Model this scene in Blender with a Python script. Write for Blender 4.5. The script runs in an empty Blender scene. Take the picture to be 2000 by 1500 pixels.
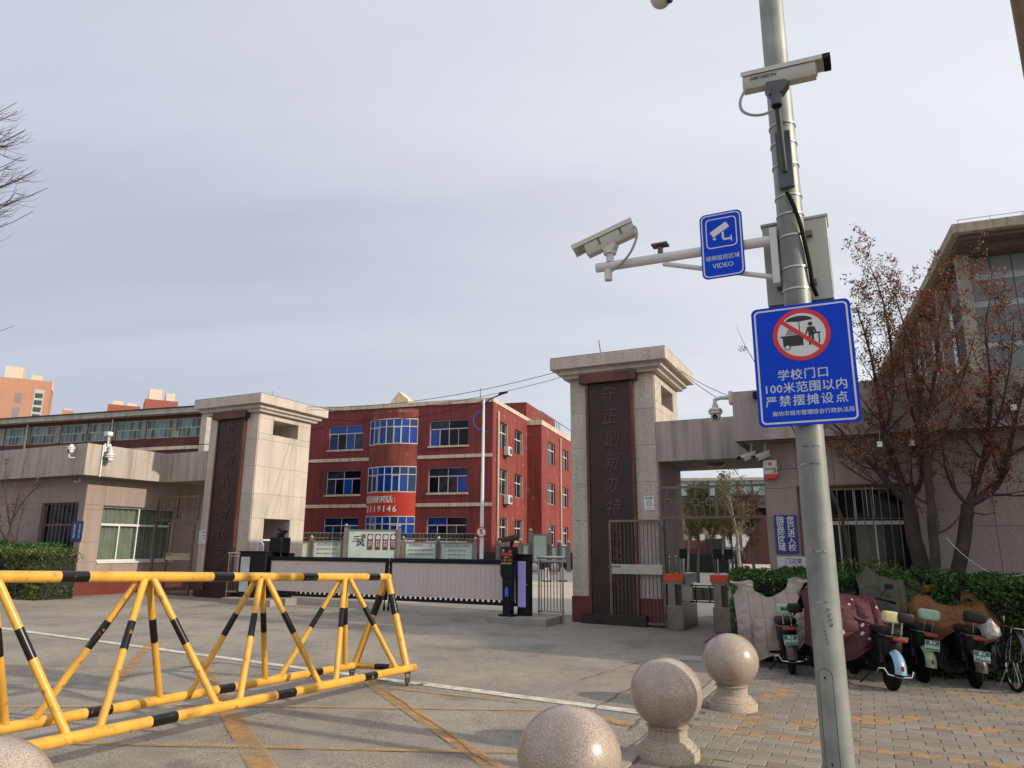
import bpy, bmesh, math, random
from mathutils import Vector, Matrix, noise
random.seed(7)
R = math.radians
S = bpy.context.scene
# ------------------------------------------------------------------ camera
EYE = 1.6
cam = bpy.data.objects.new('camera', bpy.data.cameras.new('camera'))
S.collection.objects.link(cam)
cam.data.sensor_width = 36.0
cam.data.lens = 1380.0 / 2000 * 36
cam.data.clip_end = 3000
cam.data.clip_start = 0.05
cam.matrix_world = Matrix.Translation((0, 0, EYE)) @ Matrix.Rotation(R(90 + 12.9), 4, 'X') @ Matrix.Rotation(R(0.33), 4, 'Z')
S.camera = cam
# ------------------------------------------------------------------ world
SUN_AZ, SUN_EL = 114.0, 24.0          # azimuth clockwise from +Y
sd = Vector((math.sin(R(SUN_AZ)) * math.cos(R(SUN_EL)), math.cos(R(SUN_AZ)) * math.cos(R(SUN_EL)), math.sin(R(SUN_EL))))
w = bpy.data.worlds.new('World'); S.world = w; w.use_nodes = True
nt = w.node_tree; N = nt.nodes; L = nt.links; N.clear()
out = N.new('ShaderNodeOutputWorld'); bg = N.new('ShaderNodeBackground'); L.new(bg.outputs[0], out.inputs[0])
sky = N.new('ShaderNodeTexSky'); sky.sky_type = 'NISHITA'; sky.sun_disc = False
sky.sun_elevation = R(SUN_EL); sky.sun_rotation = R(SUN_AZ); sky.air_density = 1.3; sky.dust_density = 2.0
bg.inputs[1].default_value = 0.10
tc = N.new('ShaderNodeTexCoord'); sep = N.new('ShaderNodeSeparateXYZ'); L.new(tc.outputs['Generated'], sep.inputs[0])
def wmath(op, a, b=None):
    n = N.new('ShaderNodeMath'); n.operation = op
    for i, v in enumerate((a, b)):
        if v is None: continue
        if isinstance(v, (int, float)): n.inputs[i].default_value = v
        else: L.new(v, n.inputs[i])
    return n.outputs[0]
zz = wmath('ADD', wmath('MAXIMUM', sep.outputs[2], 0.0), 0.18)
cx = wmath('DIVIDE', sep.outputs[0], zz); cy = wmath('DIVIDE', sep.outputs[1], zz)
cmb = N.new('ShaderNodeCombineXYZ'); L.new(cx, cmb.inputs[0]); L.new(cy, cmb.inputs[1])
mp = N.new('ShaderNodeMapping'); mp.inputs['Rotation'].default_value = (0, 0, R(32)); mp.inputs['Scale'].default_value = (0.38, 1.5, 1)
L.new(cmb.outputs[0], mp.inputs[0])
nz = N.new('ShaderNodeTexNoise'); nz.inputs['Scale'].default_value = 0.8; nz.inputs['Detail'].default_value = 5; nz.inputs['Roughness'].default_value = 0.5
nz.inputs['Distortion'].default_value = 0.4
L.new(mp.outputs[0], nz.inputs['Vector'])
dt = N.new('ShaderNodeVectorMath'); dt.operation = 'DOT_PRODUCT'; L.new(tc.outputs['Generated'], dt.inputs[0]); dt.inputs[1].default_value = sd
sunny = wmath('ADD', wmath('MULTIPLY', dt.outputs['Value'], 0.5), 0.5)        # haze is brighter towards the sun
cr = N.new('ShaderNodeValToRGB'); cr.color_ramp.elements[0].position = 0.30; cr.color_ramp.elements[1].position = 0.68
cr.color_ramp.elements[0].color = (3.4, 3.6, 4.3, 1); cr.color_ramp.elements[1].color = (6.75, 6.85, 7.05, 1)
L.new(wmath('ADD', wmath('MULTIPLY', nz.outputs[0], 0.50), wmath('MULTIPLY', sunny, 0.52)), cr.inputs[0])
hz = N.new('ShaderNodeMixRGB'); hz.blend_type = 'MIX'                       # greyer, duller towards the horizon
L.new(cr.outputs[0], hz.inputs[1]); hz.inputs[2].default_value = (3.5, 3.75, 4.5, 1)
L.new(wmath('MULTIPLY', wmath('POWER', wmath('SUBTRACT', 1.0, wmath('MAXIMUM', sep.outputs[2], 0.0)), 5.0), 0.42), hz.inputs[0])
mx = N.new('ShaderNodeMixRGB'); mx.inputs[0].default_value = 0.87
L.new(sky.outputs[0], mx.inputs[1]); L.new(hz.outputs[0], mx.inputs[2]); L.new(mx.outputs[0], bg.inputs[0])
# ------------------------------------------------------------------ sun
sun = bpy.data.objects.new('sun', bpy.data.lights.new('sun', 'SUN')); S.collection.objects.link(sun)
sun.data.energy = 2.75; sun.data.angle = R(0.8); sun.data.color = (1.0, 0.87, 0.70)
sun.rotation_euler = (-sd).to_track_quat('-Z', 'Y').to_euler()
S.view_settings.view_transform = 'Standard'; S.view_settings.look = 'None'
S.view_settings.exposure = 0.62; S.view_settings.gamma = 1.0; S.view_settings.use_curve_mapping = False
# ------------------------------------------------------------------ frames of reference
def gz(x): return min(.22, max(-.15, 0.013 * (1.4 - x)))
class Frame:
    def __init__(s, x, y, th):
        s.x, s.y, s.th = x, y, R(th); s.c, s.s = math.cos(s.th), math.sin(s.th)
    def w(s, u, v): return (s.x + u * s.c + v * s.s, s.y - u * s.s + v * s.c)
    def inv(s, X, Y):
        X -= s.x; Y -= s.y
        return (X * s.c - Y * s.s, X * s.s + Y * s.c)
GATE = Frame(1.356, 16.143, 26)        # u to the right along the gate line, v into the school
POLE = Frame(2.255, 5.30, 26)
WORLD = Frame(0, 0, 0)
RED = Frame(-1.496, 55.0, 18)
LONG = Frame(-18.57, 42.0, 18)
GLASS = Frame(17.47, 26.0, 21)
Fpx, PT, RL = 1380.0, R(12.9), R(0.33)
def ray(px, py):
    x = (px - 1000) / Fpx; y = -(py - 750) / Fpx
    xr = x * math.cos(RL) - y * math.sin(RL); yr = x * math.sin(RL) + y * math.cos(RL)
    return Vector((xr, math.cos(PT) - yr * math.sin(PT), math.sin(PT) + yr * math.cos(PT)))
def ground(px, py):                     # where a sight line meets the ground
    z = 0
    for i in range(12):
        d = ray(px, py); t = (z - EYE) / d.z; p = d * t; z = gz(p.x)
    return (p.x, p.y, z)
def onp(fr, px, py, v=0.0):             # where it meets a wall parallel to a frame's front
    d = ray(px, py); k = (fr.s * fr.x + fr.c * fr.y + v) / (fr.s * d.x + fr.c * d.y)
    X, Y = d.x * k, d.y * k; u, vv = fr.inv(X, Y)
    return u, EYE + d.z * k
def ons(fr, px, py, u=0.0):             # ... parallel to its side
    d = ray(px, py); k = (fr.c * fr.x - fr.s * fr.y + u) / (fr.c * d.x - fr.s * d.y)
    X, Y = d.x * k, d.y * k; uu, vv = fr.inv(X, Y)
    return vv, EYE + d.z * k
# ------------------------------------------------------------------ materials
MATS = {}
def mat(name, col, rough=.7, metal=0, var=.12, scale=3, bump=0, bscale=60, col2=None, streak=0, speck=0, rnd=0, spec=.5, coat=0, trans=0, thr=.5, sscale=120):
    if name in MATS: return MATS[name]
    m = bpy.data.materials.new(name); m.use_nodes = True; MATS[name] = m
    t = m.node_tree; n = t.nodes; l = t.links; b = n['Principled BSDF']
    b.inputs['Roughness'].default_value = rough; b.inputs['Metallic'].default_value = metal
    b.inputs['Specular IOR Level'].default_value = spec; b.inputs['Coat Weight'].default_value = coat
    tcn = n.new('ShaderNodeTexCoord'); vec = tcn.outputs['Object']
    def noi(sc, det=4, v=vec, mscale=None):
        if mscale:
            mpn = n.new('ShaderNodeMapping'); mpn.inputs['Scale'].default_value = mscale; l.new(v, mpn.inputs[0]); v = mpn.outputs[0]
        x = n.new('ShaderNodeTexNoise'); x.inputs['Scale'].default_value = sc; x.inputs['Detail'].default_value = det
        l.new(v, x.inputs['Vector']); return x.outputs[0]
    def mul(c, fac_socket, lo, hi, a=.3, z=.7):
        mr = n.new('ShaderNodeMapRange'); mr.inputs[1].default_value = a; mr.inputs[2].default_value = z
        mr.inputs[3].default_value = lo; mr.inputs[4].default_value = hi; l.new(fac_socket, mr.inputs[0])
        vm = n.new('ShaderNodeVectorMath'); vm.operation = 'SCALE'; l.new(c, vm.inputs[0]); l.new(mr.outputs[0], vm.inputs['Scale']); return vm.outputs[0]
    rgb = n.new('ShaderNodeRGB'); rgb.outputs[0].default_value = (*col, 1); c = rgb.outputs[0]
    if col2:
        r = n.new('ShaderNodeValToRGB'); r.color_ramp.elements[0].position = thr - .06; r.color_ramp.elements[1].position = thr + .06
        l.new(noi(scale * 2.3, 6), r.inputs[0]); m2 = n.new('ShaderNodeMixRGB'); m2.inputs[2].default_value = (*col2, 1)
        l.new(r.outputs[0], m2.inputs[0]); l.new(c, m2.inputs[1]); c = m2.outputs[0]
    if var: c = mul(c, noi(scale), 1 - var, 1 + var)
    if speck: c = mul(c, noi(sscale, 2), 1 - speck, 1 + speck, .38, .62)
    if streak: c = mul(c, noi(3.0, 5, mscale=(1.6, 1.6, .12)), 1 - streak, 1 + streak * .3, .35, .55)
    if rnd:
        oi = n.new('ShaderNodeObjectInfo'); c = mul(c, oi.outputs['Random'], 1 - rnd, 1 + rnd, 0, 1)
    l.new(c, b.inputs['Base Color'])
    if bump:
        bp = n.new('ShaderNodeBump'); bp.inputs['Strength'].default_value = bump; bp.inputs['Distance'].default_value = .01
        l.new(noi(bscale, 4), bp.inputs['Height']); l.new(bp.outputs[0], b.inputs['Normal'])
    if trans:
        o = n['Material Output']; ms = n.new('ShaderNodeMixShader'); tr = n.new('ShaderNodeBsdfTranslucent'); l.new(c, tr.inputs[0])
        ms.inputs[0].default_value = trans; l.new(b.outputs[0], ms.inputs[1]); l.new(tr.outputs[0], ms.inputs[2]); l.new(ms.outputs[0], o.inputs[0])
    return m
def glass(name, tint=(.8, .9, .9), clear=.6, rough=.02):
    if name in MATS: return MATS[name]
    m = bpy.data.materials.new(name); m.use_nodes = True; MATS[name] = m
    t = m.node_tree; n = t.nodes; l = t.links; b = n['Principled BSDF']
    b.inputs['Base Color'].default_value = (.02, .03, .03, 1); b.inputs['Roughness'].default_value = rough
    tr = n.new('ShaderNodeBsdfTransparent'); tr.inputs[0].default_value = (*tint, 1)
    ms = n.new('ShaderNodeMixShader'); ms.inputs[0].default_value = clear
    l.new(b.outputs[0], ms.inputs[1]); l.new(tr.outputs[0], ms.inputs[2]); l.new(ms.outputs[0], n['Material Output'].inputs[0]); return m
def worn(name, col, amount=.5, scale=9):   # road paint worn through in patches
    if name in MATS: return MATS[name]
    m = mat(name, col, .75, var=.15, scale=5); t = m.node_tree; n = t.nodes; l = t.links
    b = n['Principled BSDF']; tr = n.new('ShaderNodeBsdfTransparent'); ms = n.new('ShaderNodeMixShader')
    tcn = n.new('ShaderNodeTexCoord'); x = n.new('ShaderNodeTexNoise'); x.inputs['Scale'].default_value = scale; x.inputs['Detail'].default_value = 9; x.inputs['Roughness'].default_value = .75
    l.new(tcn.outputs['Object'], x.inputs['Vector'])
    r = n.new('ShaderNodeMapRange'); r.inputs[1].default_value = amount - .14; r.inputs[2].default_value = amount + .14; r.inputs[3].default_value = 1; r.inputs[4].default_value = .12
    l.new(x.outputs[0], r.inputs[0]); l.new(r.outputs[0], ms.inputs[0]); l.new(tr.outputs[0], ms.inputs[1]); l.new(b.outputs[0], ms.inputs[2])
    l.new(ms.outputs[0], n['Material Output'].inputs[0]); return m
def emit(name, col, st):
    if name in MATS: return MATS[name]
    m = bpy.data.materials.new(name); m.use_nodes = True; MATS[name] = m
    b = m.node_tree.nodes['Principled BSDF']; b.inputs['Base Color'].default_value = (*col, 1)
    b.inputs['Emission Color'].default_value = (*col, 1); b.inputs['Emission Strength'].default_value = st; return m
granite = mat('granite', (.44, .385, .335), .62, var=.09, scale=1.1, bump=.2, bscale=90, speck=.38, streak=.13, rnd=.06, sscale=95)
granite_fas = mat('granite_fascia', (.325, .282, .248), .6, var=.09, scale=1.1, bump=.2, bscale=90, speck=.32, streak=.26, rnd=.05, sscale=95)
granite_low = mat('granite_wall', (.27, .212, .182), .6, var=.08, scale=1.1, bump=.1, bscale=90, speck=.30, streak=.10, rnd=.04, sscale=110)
granite_core = mat('mortar', (.11, .10, .09), .9)
redstone = mat('red_granite', (.115, .022, .018), .45, var=.15, speck=.25)
bronze = mat('bronze_brown', (.030, .014, .011), .5, metal=.2, var=.35, scale=1.6, bump=.3, bscale=25)
bronze_trim = mat('bronze_trim', (.115, .040, .026), .38, metal=.35, var=.25, scale=2, streak=.3)
bronze_char = mat('bronze_letter', (.10, .052, .036), .35, metal=.5, var=.2)
stainless = mat('stainless_steel', (.42, .40, .37), .28, metal=.9, var=.12, scale=6)
steel_brown = mat('aged_steel', (.155, .12, .095), .42, metal=.6, var=.25, scale=4)
black = mat('black_metal', (.006, .0065, .008), .45, var=.2, spec=.22)
blackm = mat('black_plastic', (.008, .008, .009), .55, var=.1, spec=.22)
white = mat('white_paint', (.58, .58, .57), .45, var=.06)
camwhite = mat('camera_housing', (.50, .50, .46), .4, var=.06)
galv = mat('galvanised_steel', (.24, .255, .24), .48, metal=.22, spec=.4, var=.2, scale=5, streak=.3, bump=.05, bscale=40)
concrete = mat('concrete', (.27, .235, .20), .9, var=.18, bump=.4, bscale=50, speck=.12)
blue = mat('sign_blue', (.0015, .048, .56), .4, var=.03, spec=.15)
sign_white = mat('sign_white', (.62, .63, .64), .4, var=.03)
sign_red = mat('sign_red', (.62, .014, .018), .35, var=.03)
ink = mat('ink_black', (.015, .015, .018), .5)
yellow = mat('yellow_enamel', (.62, .335, .045), .38, var=.08, scale=7, coat=.15, col2=(.30, .145, .035), thr=.665, streak=.16, speck=.05)
stripe = mat('black_stripe', (.007, .007, .008), .3, var=.1, spec=.35, scale=8, col2=(.45, .24, .03), thr=.71)
rubber = mat('rubber', (.008, .008, .008), .8, var=.2, spec=.15)
chrome = mat('chrome', (.62, .62, .6), .14, metal=1, var=.05)
cream = mat('cream_trim', (.50, .41, .32), .8, var=.1, streak=.3)
frame_w = mat('window_frame', (.52, .50, .48), .5, var=.05)
winglass = mat('dark_glass', (.004, .006, .013), .09, var=0, spec=.22)
blueglass = mat('blue_glass', (.006, .045, .26), .1, var=.35, scale=.8, spec=.4)
# ------------------------------------------------------------------ mesh builder
class MB:
    def __init__(s): s.v = []; s.f = []; s.m = []
    def add(s, vs, fs, mi=0):
        o = len(s.v); s.v += [tuple(p) for p in vs]; s.f += [tuple(o + i for i in f) for f in fs]; s.m += [mi] * len(fs); return s
    def box(s, x0, x1, y0, y1, z0, z1, mi=0, M=None, d=0):
        vs = [Vector((x, y, z)) for z in (z0, z1) for y in (y0, y1) for x in (x0, x1)]
        if M: vs = [M @ p for p in vs]
        return s.add(vs, [(0, 2, 3, 1), (4, 5, 7, 6), (0, 1, 5, 4), (2, 6, 7, 3), (0, 4, 6, 2), (1, 3, 7, 5)], mi)
    def cable(s, pts, r, seg=8, mi=0):
        P_ = [Vector(p) for p in pts]; sm = []
        for i in range(len(P_) - 1):
            a, b_, c, d = P_[max(i - 1, 0)], P_[i], P_[i + 1], P_[min(i + 2, len(P_) - 1)]
            for q in range(6):
                u_ = q / 6; sm.append(.5 * ((2 * b_) + (c - a) * u_ + (2 * a - 5 * b_ + 4 * c - d) * u_ ** 2 + (3 * b_ - a - 3 * c + d) * u_ ** 3))
        return s.tube(sm + [P_[-1]], r, seg, mi)
    def tube(s, pts, r, seg=8, mi=0, caps=True):
        pts = [Vector(p) for p in pts]; n = len(pts); rs = r if isinstance(r, (list, tuple)) else [r] * n
        prev = None; rings = []
        for i, p in enumerate(pts):
            t = (pts[min(i + 1, n - 1)] - pts[max(i - 1, 0)])
            t = t.normalized() if t.length > 1e-9 else Vector((0, 0, 1))
            if prev is None: a = t.orthogonal().normalized()
            else:
                a = prev - t * prev.dot(t); a = a.normalized() if a.length > 1e-6 else t.orthogonal().normalized()
            prev = a; b = t.cross(a)
            rings.append([p + (a * math.cos(2 * math.pi * k / seg) + b * math.sin(2 * math.pi * k / seg)) * rs[i] for k in range(seg)])
        vs = [q for rg in rings for q in rg]; fs = []
        for i in range(n - 1):
            for k in range(seg):
                k2 = (k + 1) % seg; fs.append((i * seg + k, i * seg + k2, (i + 1) * seg + k2, (i + 1) * seg + k))
        if caps: fs.append(tuple(range(seg - 1, -1, -1))); fs.append(tuple((n - 1) * seg + k for k in range(seg)))
        return s.add(vs, fs, mi)
    def lathe(s, prof, seg=24, c=(0, 0, 0), M=None, mi=0, loop=False):   # prof: (r, z)
        vs = []; fs = []
        for r, z in prof:
            for k in range(seg):
                a = 2 * math.pi * k / seg; p = Vector((r * math.cos(a), r * math.sin(a), z))
                if M: p = M @ p
                vs.append(p + Vector(c))
        for i in range(len(prof) - 1):
            for k in range(seg):
                k2 = (k + 1) % seg; fs.append((i * seg + k, i * seg + k2, (i + 1) * seg + k2, (i + 1) * seg + k))
        if loop:
            o_ = (len(prof) - 1) * seg
            for k in range(seg): k2 = (k + 1) % seg; fs.append((o_ + k, o_ + k2, k2, k))
            return s.add(vs, fs, mi)
        if prof[0][0] > 1e-5: fs.append(tuple(range(seg - 1, -1, -1)))
        if prof[-1][0] > 1e-5: fs.append(tuple((len(prof) - 1) * seg + k for k in range(seg)))
        return s.add(vs, fs, mi)
    def ball(s, c, r, seg=12, mi=0, sc=(1, 1, 1)):
        k = seg // 2
        return s.lathe([(r * math.sin(math.pi * i / k) + (1e-6 if i in (0, k) else 0), -r * math.cos(math.pi * i / k)) for i in range(k + 1)], seg, c, Matrix.Diagonal((*sc, 1)), mi)
    def prism(s, poly, a0, a1, plane='xz', mi=0, M=None):    # poly extruded along the third axis
        n = len(poly)
        def P(p, a):
            q = Vector((p[0], a, p[1])) if plane == 'xz' else (Vector((p[0], p[1], a)) if plane == 'xy' else Vector((a, p[0], p[1])))
            return M @ q if M else q
        vs = [P(p, a0) for p in poly] + [P(p, a1) for p in poly]
        fs = [tuple(range(n)), tuple(range(2 * n - 1, n - 1, -1))] + [(i, (i + 1) % n, n + (i + 1) % n, n + i) for i in range(n)]
        return s.add(vs, fs, mi)
    def grid(s, fn, nu, nv, mi=0, thick=0):
        vs = [Vector(fn(i / nu, j / nv)) for j in range(nv + 1) for i in range(nu + 1)]
        fs = [(j * (nu + 1) + i, j * (nu + 1) + i + 1, (j + 1) * (nu + 1) + i + 1, (j + 1) * (nu + 1) + i) for j in range(nv) for i in range(nu)]
        return s.add(vs, fs, mi)
    def mesh(s, name, mats, o=(0, 0, 0), smooth=True, recalc=True):
        me = bpy.data.meshes.new(name); o = Vector(o)
        me.from_pydata([tuple(Vector(p) - o) for p in s.v], [], s.f)
        for m in (mats if isinstance(mats, (list, tuple)) else [mats]): me.materials.append(m)
        if any(s.m): me.polygons.foreach_set('material_index', s.m)
        if recalc:
            bm = bmesh.new(); bm.from_mesh(me); bmesh.ops.recalc_face_normals(bm, faces=bm.faces); bm.to_mesh(me); bm.free()
        if smooth:
            me.polygons.foreach_set('use_smooth', [True] * len(me.polygons)); me.set_sharp_from_angle(angle=R(38))
        me.update(); return me
COL = S.collection
def tag(o, label=None, cat=None, group=None, kind=None):
    if label: o['label'] = label
    if cat: o['category'] = cat
    if group: o['group'] = group
    if kind: o['kind'] = kind
    return o
def place(o, fr, p, rot=0):
    X, Y = fr.w(p[0], p[1]); o.location = (X, Y, p[2]); o.rotation_euler = (0, 0, -fr.th + rot)
ORG = {}
def thing(name, label, cat, fr, o, group=None, rot=0):
    e = bpy.data.objects.new(name, None); COL.objects.link(e); e.empty_display_size = .2
    place(e, fr, o, rot); ORG[e.name] = Vector(o) if rot == 0 else Vector((0, 0, 0)); return tag(e, label, cat, group)
def part(par, name, mb, mats, label=None, smooth=True, kind=None, bevel=0):
    me = mb.mesh(name, mats, ORG.get(par.name, (0, 0, 0)), smooth); o = bpy.data.objects.new(name, me); COL.objects.link(o)
    o.parent = par; ORG[o.name] = ORG.get(par.name, Vector((0, 0, 0)))
    if bevel:
        b = o.modifiers.new('bevel', 'BEVEL'); b.width = bevel; b.segments = 2; b.limit_method = 'ANGLE'
    return tag(o, label, None, None, kind)
def solo(name, mb, mats, label, cat, fr, o, group=None, kind=None, smooth=True):
    me = mb.mesh(name, mats, o, smooth); ob = bpy.data.objects.new(name, me); COL.objects.link(ob); place(ob, fr, o); ORG[ob.name] = Vector(o)
    return tag(ob, label, cat, group, kind)
def inst(par, name, me, loc, rot=(0, 0, 0), sc=(1, 1, 1), label=None):
    o = bpy.data.objects.new(name, me); COL.objects.link(o); o.parent = par
    o.location = Vector(loc) - ORG.get(par.name, Vector((0, 0, 0))); o.rotation_euler = rot; o.scale = sc; ORG[o.name] = Vector((0, 0, 0))
    if label: o['label'] = label
    return o
def copy_tree(o, parent=None):
    c = o.copy(); COL.objects.link(c); c.parent = parent; ORG[c.name] = ORG.get(o.name, Vector((0, 0, 0)))
    for ch in list(o.children): copy_tree(ch, c)
    return c
def text(par, name, body, size, pos, mt, ext=.004, rz=0, bold=0, align='CENTER', shear=0, sx=1, rx=90, space=1, line=1, label=None, M=None):
    cu = bpy.data.curves.new(name, 'FONT'); cu.body = body; cu.size = size; cu.align_x = align; cu.align_y = 'CENTER'; cu.extrude = ext
    cu.shear = shear; cu.space_character = space; cu.space_line = line; cu.resolution_u = 2
    o = bpy.data.objects.new(name, cu); COL.objects.link(o)
    dg = bpy.context.evaluated_depsgraph_get(); me = bpy.data.meshes.new_from_object(o.evaluated_get(dg))
    COL.objects.unlink(o); bpy.data.objects.remove(o)
    me.name = name; me.materials.clear(); me.materials.append(mt)
    if bold > 0:
        bm = bmesh.new(); b_ = bold * size * .8
        for i_, (dx, dy) in enumerate(((0, 0), (b_, 0), (-b_, 0), (0, b_ * .8), (0, -b_ * .8))):
            k_ = len(bm.verts); bm.from_mesh(me); bm.verts.ensure_lookup_table()
            for v_ in bm.verts[k_:]: v_.co.x += dx; v_.co.y += dy; v_.co.z *= 1 - .14 * i_
        bm.to_mesh(me); bm.free()
    me.transform((M or Matrix.Rotation(rz, 4, 'Z') @ Matrix.Rotation(R(rx), 4, 'X')) @ Matrix.Diagonal((sx, 1, 1, 1)))
    t = bpy.data.objects.new(name, me); COL.objects.link(t); t.parent = par; t.location = Vector(pos) - ORG.get(par.name, Vector((0, 0, 0)))
    if label: t['label'] = label
    return t
def rrect(x0, x1, z0, z1, r, n=6):
    out = []
    for cx_, cz_, a0 in ((x1 - r, z0 + r, -90), (x1 - r, z1 - r, 0), (x0 + r, z1 - r, 90), (x0 + r, z0 + r, 180)):
        out += [(cx_ + r * math.cos(R(a0 + 90 * i / n)), cz_ + r * math.sin(R(a0 + 90 * i / n))) for i in range(n + 1)]
    return out
def ring(mb, outer, inner, y0, y1, mi=0, M=None):            # frame between two outlines of equal count
    n = len(outer); P = lambda p, y: (M @ Vector((p[0], y, p[1]))) if M else Vector((p[0], y, p[1]))
    vs = [P(p, y0) for p in outer] + [P(p, y0) for p in inner] + [P(p, y1) for p in outer] + [P(p, y1) for p in inner]; fs = []
    for i in range(n):
        j = (i + 1) % n
        fs += [(i, j, n + j, n + i), (2 * n + i, 3 * n + i, 3 * n + j, 2 * n + j), (i, 2 * n + i, 2 * n + j, j), (n + i, n + j, 3 * n + j, 3 * n + i)]
    mb.add(vs, fs, mi)
def walls(mb, a0, a1, z0, z1, b0, b1, holes=(), axis='u', mi=0):   # wall slab with openings; thickness b0..b1
    xs = sorted({a0, a1, *[h[0] for h in holes], *[h[1] for h in holes]}); zs = sorted({z0, z1, *[h[2] for h in holes], *[h[3] for h in holes]})
    xs = [x for x in xs if a0 <= x <= a1]; zs = [z for z in zs if z0 <= z <= z1]
    solid = lambda i, j: 0 <= i < len(xs) - 1 and 0 <= j < len(zs) - 1 and not any(h[0] - 1e-6 <= xs[i] and xs[i + 1] <= h[1] + 1e-6 and h[2] - 1e-6 <= zs[j] and zs[j + 1] <= h[3] + 1e-6 for h in holes)
    P = (lambda a, b, z: (a, b, z)) if axis == 'u' else (lambda a, b, z: (b, a, z))
    for i in range(len(xs) - 1):
        for j in range(len(zs) - 1):
            if not solid(i, j): continue
            A, B, C, D = xs[i], xs[i + 1], zs[j], zs[j + 1]
            for b in (b0, b1): mb.add([P(A, b, C), P(B, b, C), P(B, b, D), P(A, b, D)], [(0, 1, 2, 3)], mi)
            if not solid(i - 1, j): mb.add([P(A, b0, C), P(A, b1, C), P(A, b1, D), P(A, b0, D)], [(0, 1, 2, 3)], mi)
            if not solid(i + 1, j): mb.add([P(B, b0, C), P(B, b1, C), P(B, b1, D), P(B, b0, D)], [(0, 1, 2, 3)], mi)
            if not solid(i, j - 1): mb.add([P(A, b0, C), P(A, b1, C), P(B, b1, C), P(B, b0, C)], [(0, 1, 2, 3)], mi)
            if not solid(i, j + 1): mb.add([P(A, b0, D), P(A, b1, D), P(B, b1, D), P(B, b0, D)], [(0, 1, 2, 3)], mi)
def clad(par, axis, a0, a1, z0, z1, face, out_sign, holes, mt, dw=1.0, dh=.9, th=.02, gap=.007, name='slab', shift=0):
    """stone slabs on a face: axis 'u' -> plane v=face, axis 'v' -> plane u=face; out_sign = direction the face looks"""
    nz_ = max(1, round((z1 - z0) / dh)); nx = max(1, round((a1 - a0) / dw))
    zs = sorted({*[z0 + (z1 - z0) * i / nz_ for i in range(nz_ + 1)], *[h[2] for h in holes if z0 < h[2] < z1], *[h[3] for h in holes if z0 < h[3] < z1]})
    xs = sorted({*[a0 + (a1 - a0) * i / nx for i in range(nx + 1)], *[h[0] for h in holes if a0 < h[0] < a1], *[h[1] for h in holes if a0 < h[1] < a1]})
    def thin(l):
        o = [l[0]]
        hv = {h[k] for h in holes for k in range(4)}
        for x in l[1:]:
            if x - o[-1] < .12:
                if x in hv or x == l[-1]:
                    if o[-1] not in hv and len(o) > 1: o[-1] = x
                    else: o.append(x)
                continue
            o.append(x)
        return o
    zs = thin(zs); xs = thin(xs)
    f0, f1 = sorted((face, face + out_sign * th))
    for j in range(len(zs) - 1):
        for i in range(len(xs) - 1):
            A, B, C, D = xs[i], xs[i + 1], zs[j], zs[j + 1]; ma, mz = (A + B) / 2, (C + D) / 2
            if any(h[0] < ma < h[1] and h[2] < mz < h[3] for h in holes): continue
            g = gap / 2; mb = MB(); jj = random.uniform(0, .0015)
            if axis == 'u': mb.box(A + g, B - g, f0 - (jj if out_sign < 0 else 0), f1 + (jj if out_sign > 0 else 0), C + g, D - g)
            else: mb.box(f0 - (jj if out_sign < 0 else 0), f1 + (jj if out_sign > 0 else 0), A + g, B - g, C + g, D - g)
            part(par, name, mb, mt, smooth=False)
# ================================================================== GROUND
mb = MB()
xs = [-900, -300, -100, -40, -15.5, -8, 0, 4, 8, 13, 40, 100, 300, 900]; ys = [-120, -20, 0, 5, 10, 20, 40, 80, 200, 900]
mb.add([(x, y, gz(x)) for y in ys for x in xs], [(j * len(xs) + i, j * len(xs) + i + 1, (j + 1) * len(xs) + i + 1, (j + 1) * len(xs) + i) for j in range(len(ys) - 1) for i in range(len(xs) - 1)])
asph = mat('asphalt', (.262, .232, .193), .88, var=.20, scale=.5, bump=.9, bscale=110, speck=.34, sscale=75, streak=.10, col2=(.20, .178, .155), thr=.60)
me = mb.mesh('road', asph, smooth=False); road = bpy.data.objects.new('road', me); COL.objects.link(road); tag(road, kind='structure')
def sheet(name, pts, m, dz=.004, par=None):     # flat sheet following the ground; pts in world xy
    b = MB(); b.add([(x, y, gz(x) + dz) for x, y in pts], [tuple(range(len(pts)))])
    me = b.mesh(name, m, smooth=False, recalc=False)
    if me.polygons[0].normal.z < 0: me.flip_normals()
    o = bpy.data.objects.new(name, me); COL.objects.link(o); tag(o, kind='structure')
    return o
def strip(name, p, q, wd, m, dz=.008):
    p = Vector(p[:2]); q = Vector(q[:2]); d = (q - p).normalized(); n_ = Vector((-d.y, d.x)) * wd / 2
    return sheet(name, [p + n_, q + n_, q - n_, p - n_], m, dz)
campus = mat('campus_paving', (.42, .37, .31), .85, var=.08, scale=.8, bump=.3, bscale=60)
sheet('campus_pavement', [GATE.w(-12, 1.3), GATE.w(-40, 60), GATE.w(30, 60), GATE.w(14, 3.2), GATE.w(2.2, 3.2), GATE.w(2.0, 1.3)], campus, .005)
sheet('campus_road', [GATE.w(1.5, 17), GATE.w(16, 17), GATE.w(18, 40), GATE.w(3, 40)], mat('campus_asphalt', (.13, .125, .125), .9, bump=.3), .010)
wl = worn('white_road_paint', (.58, .55, .48), .60, 8); yl = worn('yellow_road_paint', (.44, .25, .085), .50, 4.0)
G = lambda a, b: ground(a, b)
strip('stop_line', G(-160, 1206), G(830, 1338), .14, wl); strip('stop_line', G(820, 1336), G(1262, 1394), .17, wl)
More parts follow.
